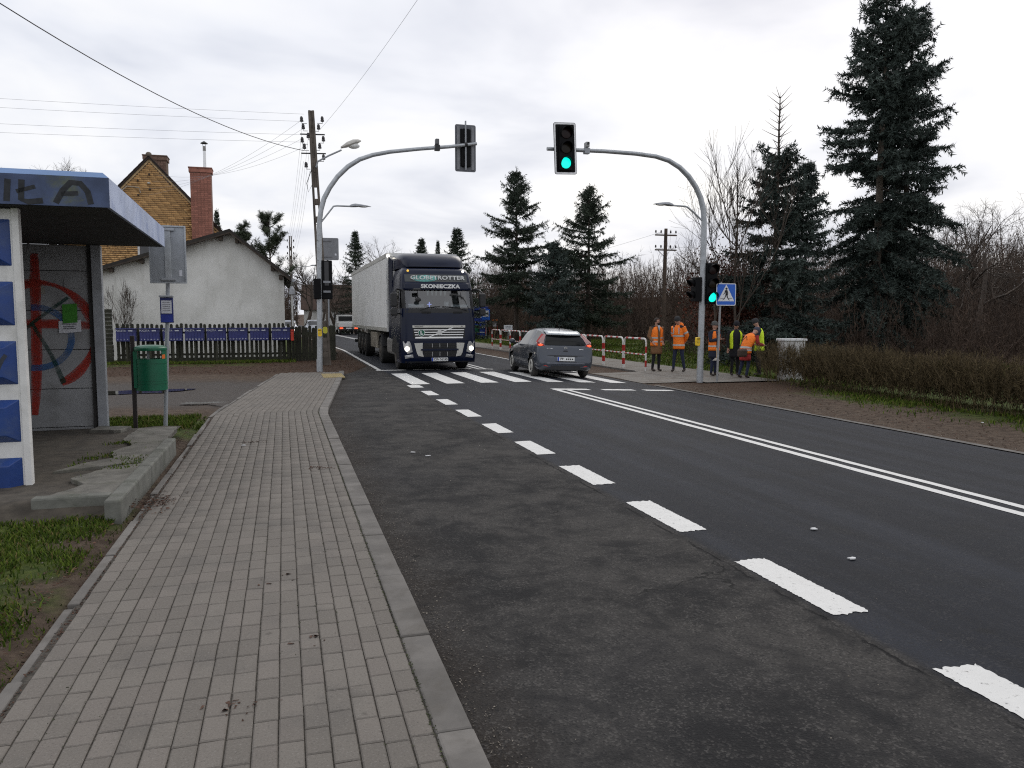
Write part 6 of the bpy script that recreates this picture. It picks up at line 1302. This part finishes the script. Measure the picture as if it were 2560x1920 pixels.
# ------------------------------------------------------------------ traffic far down the road
def small_car(label, loc, rz, paint_c, front=True):
    t = thing('car', label, 'car', loc, rz); p = M('paint_'+label[:12].replace(' ', '_'), paint_c, .3, .05, metal=.3)
    S2 = [(0,.6,.5,.5,.7,.74,.3),(.1,.9,.66,.82,.8,.84,.24),(.3,1.25,.62,.92,.82,.87,.22),(.6,1.42,.6,.93,.84,.88,.2),(1.6,1.46,.62,.93,.85,.88,.2),(2.3,1.36,.6,.92,.84,.88,.2),(3.0,.98,.58,.9,.8,.88,.2),(3.9,.84,.5,.76,.7,.84,.2),(4.2,.55,.4,.5,.6,.7,.26)]
    loft_car(t, S2, p, glass_d, (.75,3.35), .31, lambda u, c_: 'glass_a' if (3 <= u <= 6 and .6 < c_[1] < 2.6 and c_[2] > .96) else ('glass_b' if u < 3 and 2.3 < c_[1] < 3.0 else 'body'), .5)
    for s in (-1, 1): hl = obj('headlight', MB().ball((s*.58,4.02,.66), .12, 10, 6, (1.2,.5,.7)), lamp_w, t, smooth=True)
    return t
small_car('silver car with lit headlights coming towards the crossing', (4.0+bend(72),76.5,0), R(182), (.36,.38,.42))
small_car('pale car waiting at the side road behind the board fence', (.4,70,0), R(178), (.30,.33,.38))
pu = thing('pickup_truck', 'white flatbed pickup with red tail lights driving away far ahead', 'truck', (6.15,78.6,-.02), R(2))
wt_ = M('pickup_white', (.62,.62,.60), .4, .06, 3)
obj('load_bed', MB().box(-.98,.98,0,2.9,.78,1.18), wt_, pu, bevel=.02); obj('cab', MB().prism([(2.95,.45),(4.9,.45),(4.95,.95),(4.2,1.15),(3.7,1.95),(3.0,1.97)], -.92, .92, 'yz'), wt_, pu, bevel=.06); obj('rear_window', MB().box(-.68,.68,2.93,2.949,1.35,1.82), M('rear_glass', (.012,.014,.016), .06), pu)
for s in (-1, 1):
    obj('tail_light', MB().box(s*.72-.16,s*.72+.16,-.05,-.002,.58,.72), lamp_lo, pu)
    for y in (.7, 4.0): wheel(pu, s*.78, y, .33, .22, .2, side=s, lod=16)
    obj('rack_post', MB().tube([(s*.95,2.85,1.18),(s*.95,2.85,2.05)], .03, 6), black_m, pu)
obj('rack_bar', MB().tube([(-.95,2.85,2.05),(.95,2.85,2.05)], .03, 6), black_m, pu); obj('rear_bar', MB().box(-.95,.95,-.02,.1,.45,.58), plast, pu); obj('number_plate', MB().box(-.26,.26,-.06,-.021,.58,.70), txt_w, pu)
# ------------------------------------------------------------------ far white house and roadside cross
fh = thing('far_house', 'far white house with steep brown roof beside the road', 'house', (3.0,103.5,0), R(-4))
obj('wall', MB().box(-.5,9,0,7,-.2,2.75), render_w, fh); obj('roof', MB().add([(-.9,-.5,2.65),(9.4,-.5,2.65),(9.4,7.5,2.65),(-.9,7.5,2.65),(-.9,3.5,6.0),(9.4,3.5,6.0)], [(0,1,5,4),(2,3,4,5),(1,2,5),(3,0,4),(0,3,2,1)]), M('far_roof', (.060,.036,.026), .9, .3, 1.5), fh)
for x in (3.2,): w_ = obj('window', MB().box(x,x+.9,-.03,-.002,1.0,2.1), M('dark_pane', (.05,.05,.055), .15), fh); obj('frame', MB().box(x-.06,x+.96,-.02,-.001,.94,2.16), M('white_frame', (.6,.6,.6), .5), fh)
wc = thing('wayside_cross', 'thin dark wayside cross before the far white house', 'cross', (4.35,96,0)); obj('upright', MB().box(-.05,.05,-.05,.05,0,3.1), black_m, wc); obj('crossbar', MB().box(-.3,.3,-.045,.045,2.35,2.5), black_m, wc)
# ================================================================== PEOPLE
skin_m = M('skin', (.46,.26,.19), .6, .08, 9); hair_d = M('hair_dark', (.030,.020,.015), .8); knit_d = M('knit_dark', (.030,.030,.032), .95, .3, 40); knit_g = M('knit_grey', (.085,.085,.082), .95, .3, 40)
orange = M('hivis_orange', (1.0,.21,.010), .65, .10, 8, bump=.6, bscale=14, bdist=.03); yellow = M('hivis_yellow', (.66,.88,.020), .65, .08, 8, bump=.6, bscale=14, bdist=.03); band_m = M('reflective_band', (.45,.44,.43), .4, .15, 10)
brown_c = M('coat_brown', (.19,.095,.042), .85, .15, 6); navy_c = M('coat_navy', (.014,.017,.036), .85, .2, 8); black_c = M('cloth_black', (.010,.010,.014), .9, .2, 8); red_c = M('jacket_red', (.36,.022,.022), .75, .15, 8); jeans = M('jeans_navy', (.016,.022,.052), .85, .2, 10); shoe_m = M('shoe_brown', (.030,.020,.016), .6); shirt_m = M('shirt_pale', (.45,.48,.55), .8); olive_b = M('bag_leather', (.055,.035,.024), .6)
def person(label, loc, rotz, H, pose, out):
    root = thing('person', label, 'person', loc, rotz); s_ = H/1.75; root.scale = (s_, s_, s_)
    ln = R(pose.get('lean', 0)); P0 = Vector((0, 0, .93))
    def adv(p, a, d): return p+Vector((0, -math.sin(a), math.cos(a)))*d
    sp = [P0, adv(P0, ln*.5, .16)]; sp.append(adv(sp[1], ln*.85, .17)); sp.append(adv(sp[2], ln, .18)); ang = [0, ln*.5, ln*.85, ln]
    neck = adv(sp[3], ln, .06); hp = ln*.75+R(pose.get('nod', 0)); hb = adv(neck, hp, .05)
    V, E, RD, BN = [], [], [], []
    def v(p, r, bone): V.append(Vector(p)); RD.append(r if isinstance(r, tuple) else (r, r)); BN.append(bone); return len(V)-1
    def ch(a, p, r, bone): i = v(p, r, bone); E.append((a, i)); return i
    pel = v(P0, (.135,.105), 'leg'); a1 = ch(pel, sp[1], (.13,.10), 'top'); a2 = ch(a1, sp[2], (.14,.105), 'top'); a3 = ch(a2, sp[3], (.13,.09), 'top'); nk = ch(a3, neck, .055, 'skin')
    hy = R(pose.get('turn', 0)); fwd = Vector((math.sin(hy)*1.0, -math.cos(hy), 0))
    hd1 = ch(nk, hb+fwd*.005, .058, 'skin'); hd2 = ch(hd1, adv(hb, hp, .075)+fwd*.018, (.078,.092), 'skin'); hd3 = ch(hd2, adv(hb, hp, .15)+fwd*.008, (.074,.088), 'skin'); hd4 = ch(hd3, adv(hb, hp, .19), .045, 'skin')
    nose = ch(hd2, adv(hb, hp, .075)+fwd*.118, .014, 'skin')
    lat = Vector((math.cos(hy), math.sin(hy), 0))
    for sg in (-1, 1): ch(hd2, adv(hb, hp, .085)+lat*sg*.088, .016, 'skin')
    arms_pts = []
    for k, sg in enumerate((-1, 1)):
        sh_ = sp[3]+Vector((sg*.175, 0, 0))-Vector((0,-math.sin(ln),math.cos(ln)))*.015; el, wr = pose['arms'][k]; el = sh_+Vector((sg*el[0], el[1], el[2])); wr = el+Vector((sg*wr[0], wr[1], wr[2]))
        i0 = ch(a3, sh_, .058, 'top'); i1 = ch(i0, el, .043, 'top'); i2 = ch(i1, wr, .029, 'skin'); d = (wr-el).normalized(); arms_pts.append((sh_, el, wr))
        pm_ = ch(i2, wr+d*.06, (.036,.02), 'skin'); sd = d.cross(Vector((0,0,1)) if abs(d.z) < .9 else Vector((0,1,0))).normalized()
        for f in range(4):
            q = wr+d*.095+sd*(-.027+.018*f); fl = (.034,.042,.038,.028)[f]; j1 = ch(pm_, q, .0095, 'skin'); j2 = ch(j1, q+d*fl+Vector((0,-.006,-.004)), .0085, 'skin'); ch(j2, q+d*fl*1.7+Vector((0,-.018,-.008)), .0075, 'skin')
        t0 = ch(pm_, wr+d*.045+sd*.045, .010, 'skin'); ch(t0, wr+d*.085+sd*.058, .0085, 'skin')
    for k, sg in enumerate((-1, 1)):
        kn, an, to = pose['legs'][k]; hip = P0+Vector((sg*.085, 0, -.05)); i0 = ch(pel, hip, (.088,.095), 'leg'); i1 = ch(i0, (sg*kn[0], kn[1], .49), .062, 'leg'); i2 = ch(i1, (sg*an[0], an[1], .10), .045, 'leg'); i3 = ch(i2, (sg*an[0], an[1]+.01, .045), (.042,.05), 'shoe'); ch(i3, (sg*an[0]+to[0], an[1]+to[1], .032), (.040,.032), 'shoe')
    me = bpy.data.meshes.new('body'); me.from_pydata([tuple(p) for p in V], E, []); o = link('body', me)
    sk = o.modifiers.new('skin', 'SKIN'); sk.use_smooth_shade = True; sb_ = o.modifiers.new('sub', 'SUBSURF'); sb_.levels = 1; sb_.render_levels = 1
    if not me.skin_vertices: bpy.context.view_layer.update()
    if not me.skin_vertices:
        try: me.attributes.new('skin_vertices', 'FLOAT', 'POINT')
        except Exception: pass
    lay = me.skin_vertices[0].data
    for i, r_ in enumerate(RD): lay[i].radius = r_; lay[i].use_root = (i == pel)
    bpy.context.view_layer.update(); ev = bpy.data.meshes.new_from_object(o.evaluated_get(bpy.context.evaluated_depsgraph_get())); bpy.data.objects.remove(o); bpy.data.meshes.remove(me)
    mats = {'skin': 0, 'leg': 1, 'shoe': 2, 'top': 3}; ev.materials.clear()
    for q in (skin_m, out['legs'], out.get('shoes', shoe_m), out.get('top', black_c)): ev.materials.append(q)
    seg = [(V[a], V[b], BN[b]) for a, b in E]
    A_ = np.array([a for a, b, c in seg]); B_ = np.array([b for a, b, c in seg]); AB = B_-A_; L2 = np.maximum(1e-9, (AB**2).sum(1)); mi = []
    for p in ev.polygons:
        c = np.array(p.center); t = np.clip(((c-A_)*AB).sum(1)/L2, 0, 1); j = int(np.argmin(((A_+AB*t[:, None]-c)**2).sum(1))); b_ = seg[j][2]
        if b_ == 'leg' and c[2] < .075: b_ = 'shoe'
        mi.append(mats[b_])
    ev.polygons.foreach_set('material_index', mi); ev.polygons.foreach_set('use_smooth', [True]*len(ev.polygons)); bo = link('body', ev); bo.parent = root
    # --- clothing: rings round the spine
    def spine(t):  # t metres along the spine from the pelvis, negative hangs straight down
        if t <= 0: return P0+Vector((0, .0, t)), 0.0
        acc = 0
        for i, d in enumerate((.16,.17,.18)):
            if t <= acc+d: f = (t-acc)/d; return sp[i].lerp(sp[i+1], f), ang[i]+(ang[i+1]-ang[i])*f
            acc += d
        return adv(sp[3], ln, t-acc), ln
    PR = [(-.42,.205,.165),(-.25,.20,.155),(-.10,.195,.15),(.05,.18,.14),(.18,.185,.14),(.32,.20,.145),(.42,.205,.135),(.49,.175,.11),(.54,.10,.085),(.58,.075,.075)]
    def rings(t0, t1, grow, a0=0, a1=360, n=22, m=9, neck_cut=True):
        b = MB(); ts = np.linspace(t0, t1, m); full = a1-a0 >= 359.9; k = n if full else n+1; vs = []
        for t in ts:
            c, a = spine(t); rx = np.interp(t, [p[0] for p in PR], [p[1] for p in PR])+grow; ry = np.interp(t, [p[0] for p in PR], [p[2] for p in PR])+grow
            for i in range(k):
                q = R(a0+(a1-a0)*i/n); lx, ls = math.sin(q)*rx, -math.cos(q)*ry; w_ = .006*math.sin(q*5+t*17); lx *= 1+w_*3; ls *= 1+w_*3
                vs.append(c+Vector((lx, ls*math.cos(a), ls*math.sin(a))))
        if full: fs = [(j*k+i, j*k+(i+1)%k, (j+1)*k+(i+1)%k, (j+1)*k+i) for j in range(m-1) for i in range(k)]
        else: fs = [(j*k+i, j*k+i+1, (j+1)*k+i+1, (j+1)*k+i) for j in range(m-1) for i in range(k-1)]
        return b.add(vs, fs)
    if 'coat' in out:
        mt, hem = out['coat']; b = rings(hem, .57, .0, m=14)
        for (s0, e0, w0) in arms_pts: b.tube([s0+Vector((0,0,.01)), s0.lerp(e0,.5), e0, e0.lerp(w0,.5), w0.lerp(e0,.04)], [.082,.075,.066,.060,.052], 12, True)
        co = obj('coat', b, mt, root, smooth=True, angle=70); co.modifiers.new('s', 'SOLIDIFY').thickness = .008
    if 'vest' in out:
        mt, hem, opn, bands = out['vest']; vo = obj('vest', rings(hem, .53, .020, opn, 360-opn, 26, 12), mt, root, smooth=True, angle=70); vo.modifiers.new('s', 'SOLIDIFY').thickness = .008
        for t in bands: obj('reflective_band', rings(t, t+.05, .030, opn, 360-opn, 26, 2), band_m, vo, smooth=True)
    if 'jacket_bands' in out:
        for t in out['jacket_bands']: obj('reflective_band', rings(t, t+.055, .012, 0, 360, 26, 2), band_m, root, smooth=True)
        for (s0, e0, w0) in arms_pts: obj('reflective_band', MB().tube([s0.lerp(e0,.55), s0.lerp(e0,.75)], [.082,.080], 12, False), band_m, root, smooth=True)
        for sg in (-1, 1): obj('reflective_band', MB().grid(lambda u, w: (sg*.10+u, -.155-.0*w, w), [-.02,.02], np.linspace(1.22,1.42,3)), band_m, root)
    hc = adv(hb, hp, .13); ax = Matrix.Rotation(-hp, 4, 'X') if False else Matrix.Identity(4)
    hat = out.get('hat')
    if hat:
        b = MB(); k = 16; prof = [(.096,-.035),(.104,-.02),(.103,.02),(.092,.07),(.06,.105),(.005,.118)]; q = MB().lathe(prof, n=k); rot = Matrix.Rotation(hp, 4, 'X'); b.add([tuple(rot @ Vector((p[0]*.93, p[1]*1.06, p[2]))+hc+Vector((0,0,.0))) for p in q.v], q.f); obj('hat', b, hat, root, smooth=True)
    else:
        b = MB(); q = MB().ball((0,0,0), .102, 14, 8, (.92,1.05,1.0)); rot = Matrix.Rotation(hp, 4, 'X'); vs = [rot @ Vector(p) for p in q.v]; keepf = [f for f in q.f if sum(q.v[i][2] for i in f)/len(f) > (.028 if sum((Vector(q.v[i]).dot(fwd)) for i in f)/len(f) > .02 else -.045)]; b.add([tuple(p+adv(hb,hp,.10)) for p in vs], keepf); obj('hair', b, out.get('hair', hair_d), root, smooth=True).modifiers.new('s','SOLIDIFY').thickness = .008
    fc = adv(hb, hp, .095)+fwd*.094
    for sg in (-1, 1): obj('eye', MB().ball(tuple(fc+lat*sg*.033-fwd*.004), .010, 8, 6), M('eye_dark', (.02,.015,.012), .3), root)
    obj('mouth', MB().ball(tuple(adv(hb, hp, .028)+fwd*.094), .018, 8, 6, (1.1,.5,.28)), M('lips', (.30,.12,.10), .6), root)
    if out.get('glasses'):
        for sg in (-1, 1): obj('spectacles', MB().tube([tuple(fc+lat*(sg*.035+.026*math.cos(R(a)))+Vector((0,0,.02*math.sin(R(a))))+fwd*.012) for a in range(0,361,45)], .004, 4), black_c, root)
    if out.get('beard'): obj('beard', MB().ball(tuple(adv(hb, hp, .018)+fwd*.055), .062, 12, 8, (1.05,.75,.75)), hair_d, root, smooth=True)
    if out.get('hood'): obj('hood', MB().ball(tuple(adv(sp[3], ln, .05)+Vector((0,.09,0))), .12, 12, 8, (1.15,.75,.8)), out['hood'], root, smooth=True)
    if out.get('collar'): obj('shirt_collar', MB().add([(-.05,-.13,1.50),(.05,-.13,1.50),(.0,-.168,1.30)], [(0,1,2)]), out['collar'], root)
    return root, arms_pts
ST_L = [((.10,-.01),(.12,.03),(.02,-.15)), ((.10,-.01),(.12,.03),(.02,-.15))]
pock = ((.07,.06,-.27),(-.05,-.13,-.17)); hang = ((.06,.03,-.29),(.02,-.07,-.25)); behind = ((.09,.10,-.26),(-.16,.10,-.20)); fold_l = ((.06,-.04,-.27),(-.22,-.17,.04)); 
Z0 = -.10
person('man in brown coat and orange vest standing at the barrier end', (12.17,24.15,Z0), R(6), 1.82, dict(arms=(pock,pock), legs=ST_L, turn=38), dict(legs=black_c, coat=(brown_c,-.36), vest=(orange,-.10,14,(.02,.14)), beard=True, glasses=True, collar=shirt_m))
person('man in full orange high-visibility jacket and dark knitted hat', (12.79,23.73,Z0), R(-62), 1.84, dict(arms=(behind,behind), legs=[((.12,-.06),(.15,-.06),(.03,-.15)),((.12,.04),(.16,.10),(.03,-.15))], turn=-10, nod=14, lean=5), dict(legs=jeans, coat=(orange,-.20), jacket_bands=(-.10,.20), hat=knit_d, hood=orange))
wr_, wa = person('woman in grey hat with orange vest over a navy coat, arms folded', (12.96,21.75,Z0), R(18), 1.68, dict(arms=(fold_l,((.05,-.05,-.26),(-.20,-.16,.07))), legs=[((.09,-.02),(.10,.02),(.01,-.15)),((.09,0),(.11,.04),(.02,-.15))], turn=22), dict(legs=jeans, coat=(navy_c,-.34), vest=(orange,-.10,20,(.02,)), hat=knit_g, glasses=True))
pdl = thing('hand_paddle', 'small white paddle with a wooden handle held by the folded-arms woman', 'paddle', (12.85,21.42,.80), R(-20)); obj('handle', MB().tube([(0,0,.0),(.01,0,-.32)], .012, 6), M('pale_wood', (.5,.38,.25), .7), pdl); obj('blade', MB().prism([(-.12,-.40),(.12,-.40),(.03,-.32),(-.03,-.32)], -.008, .008), M('paddle_white', (.6,.55,.5), .6), pdl)
person('man in black coat and flat black hat with open yellow vest', (13.71,21.73,Z0), R(-18), 1.70, dict(arms=(hang,((.08,.0,-.26),(-.04,-.22,.02))), legs=[((.10,-.02),(.11,.02),(.0,-.15)),((.09,.03),(.10,.10),(.02,-.14))], nod=22, turn=12), dict(legs=black_c, coat=(black_c,-.34), vest=(yellow,-.06,34,()), hat=black_c))
person('person bending forward in red jacket under an orange vest', (13.40,20.70,Z0), R(100), 1.66, dict(arms=(((.06,-.05,-.26),(-.03,-.22,-.03)),((.06,-.05,-.26),(-.04,-.22,-.02))), legs=[((.10,-.06),(.11,.03),(.02,-.15)),((.10,.02),(.13,.12),(.02,-.15))], lean=42, nod=15), dict(legs=jeans, coat=(red_c,-.36), vest=(orange,-.14,25,(-.06,.02)), hat=M('hat_slate', (.045,.050,.075), .9)))
hbg = thing('shoulder_bag', 'brown leather bag hanging at the hip of the bending person', 'bag', (13.17,20.50,.55), R(10)); obj('bag_body', MB().box(-.17,.17,-.06,.06,0,.24), olive_b, hbg, bevel=.05); obj('strap', MB().tube([(-.14,0,.22),(-.02,-.02,.50),(.16,0,.62),(.2,.03,.5)], .012, 6), olive_b, hbg)
person('man in navy jumper and yellow vest facing left behind the hedge end', (14.30,21.35,Z0), R(-112), 1.78, dict(arms=(((.06,-.08,-.25),(-.02,-.25,.06)),((.06,-.08,-.25),(-.04,-.25,.06))), legs=ST_L, nod=18, lean=6), dict(legs=black_c, coat=(navy_c,-.16), vest=(yellow,-.16,22,()), hat=knit_d, glasses=True))
pp = thing('paper_sheets', 'white paper sheets held up between the yellow-vest men', 'paper', (13.93,21.2,1.10), R(-30)); obj('sheet', MB().box(-.10,.10,-.15,.15,0,.006), paper, pp); obj('sheet', MB().box(-.08,.06,-.12,.12,.008,.012), paper, pp)
# ================================================================== SMALL THINGS ON THE GROUND
rg = np.random.default_rng(120)
def bits(name, P, z, s, mat, seed, flatk=.5):
    rg = np.random.default_rng(seed); n = len(P); u = unit(rg.normal(size=(n,4,3))); u[:, :, 2] *= flatk; u[:, 3, 2] = abs(u[:, 3, 2]); V = np.column_stack([P, z])[:, None, :]+u*(s*rg.uniform(.4,1.2,n))[:, None, None]
    i = np.arange(n)[:, None]*4; F = np.concatenate([i+np.array([[0,1,2]]), i+np.array([[0,1,3]]), i+np.array([[1,2,3]]), i+np.array([[2,0,3]])]); me = np_mesh(name, V.reshape(-1,3), F, np.tile(rg.random(n),4)); me.materials.append(mat); o = link(name, me); o['kind'] = 'stuff'; return o
grit = M('grit', (.20,.175,.145), .9, .3, 5, tint=True); leafm = M('fallen_leaves', (.075,.035,.020), .9, .3, 5, tint=True)
y = 1.0+rg.random(2600)**1.4*14; x = .72+np.abs(rg.normal(0,.13,2600)); bits('kerb_grit', np.column_stack([x,y]), np.full(2600,.004), .007, grit, 121)
Q = np.column_stack([rg.uniform(.8,9.4,900), rg.uniform(1.5,20,900)]); bits('road_grit', Q, np.array([gz(a) for a in Q[:,0]])+.004, .006, grit, 122)
Q = np.column_stack([-1.27-np.abs(rg.normal(0,.12,2600)), rg.uniform(2.5,14,2600)]); bits('leaf_litter', Q, gzn(Q)+.012, .020, leafm, 123, .3)
Q = np.column_stack([rg.normal(-1.18,.10,260), rg.normal(7.6,.18,260)]); bits('leaf_litter', Q, np.full(260,.072), .022, leafm, 124, .3)
for cx_, cy_, n_ in ((-.45,11.0,60),(.33,8.9,50),(-.1,5.1,8),(.1,4.1,8),(-.25,3.45,16)): Q = np.column_stack([rg.normal(cx_,.10,n_), rg.normal(cy_,.05,n_)]); bits('leaf_litter', Q, np.full(n_,.066), .02, leafm, 125+n_, .2)
Q = np.column_stack([rg.uniform(-9,2.4,5200), rg.uniform(24.6,31,5200)]); bits('leaf_litter', Q, gzn(Q)+.02, .035, leafm, 140, .35)
Q = np.column_stack([rg.uniform(9.8,13.2,3600), rg.uniform(6,22,3600)]); bits('verge_debris', Q, gzn(Q)+.01, .022, leafm, 141, .4)
Q = np.column_stack([rg.uniform(9.66,10.6,2200), rg.uniform(4,20,2200)]); bits('verge_gravel', Q, gzn(Q)+.005, .012, grit, 142)
Q = np.column_stack([rg.uniform(-4.4,-1.35,420), rg.uniform(2.8,8,420)]); bits('lawn_debris', Q, gzn(Q)+.02, .014, grit, 143)
lit = M('white_litter', (.6,.6,.6), .8)
for i, (x_, y_, z_) in enumerate(((4.15,5.35,.008),(3.9,4.6,.008),(1.55,9.9,.008),(1.7,9.6,.008),(12.0,9.6,-.08),(11.6,10.6,-.08),(-.55,10.7,.07),(-2.0,4.6,.07))):
    o = obj('litter_scrap', MB().prism([(x_+.03*math.cos(R(a))*random.uniform(.5,1.4), y_+.022*math.sin(R(a))*random.uniform(.5,1.4)) for a in range(0,360,45)], z_, z_+.008, 'xy'), lit)
    tag(o, ['pale scrap lying on the new lane', 'pale scrap lying on the new lane', 'white fleck on the old lay-by asphalt', 'white fleck on the old lay-by asphalt', 'white scrap on the grass under the hedge', 'white scrap on the grass under the hedge', 'pale scrap on the brick footway', 'white scrap in the grass below the shelter'][i], 'litter', 'scraps of litter')

# moss and grit settled in the paving joints
mossm = M('joint_moss', (.045,.055,.018), .95, .3, 5, tint=True)
yq = rg.uniform(2.2,14.2,2600); cq = rg.integers(0,18,2600); xq = -1.18+PW*cq+rg.normal(0,.006,2600); kq = vnoise(xq*3, yq*2, 1.0, 31)*.6+np.abs(xq+.3)/1.2*.35 > .52; bits('joint_moss', np.column_stack([xq[kq], yq[kq]]), np.full(kq.sum(),.062), .0075, mossm, 151, .35)
yq = rg.uniform(1.5,14.2,1500); bits('joint_moss', np.column_stack([.552+rg.normal(0,.006,1500), yq]), np.full(1500,.063), .008, mossm, 152, .4)
yq = rg.uniform(2.0,14.2,1500); bits('joint_dirt', np.column_stack([-1.195+rg.normal(0,.012,1500), yq]), np.full(1500,.058), .011, leafm, 153, .4)
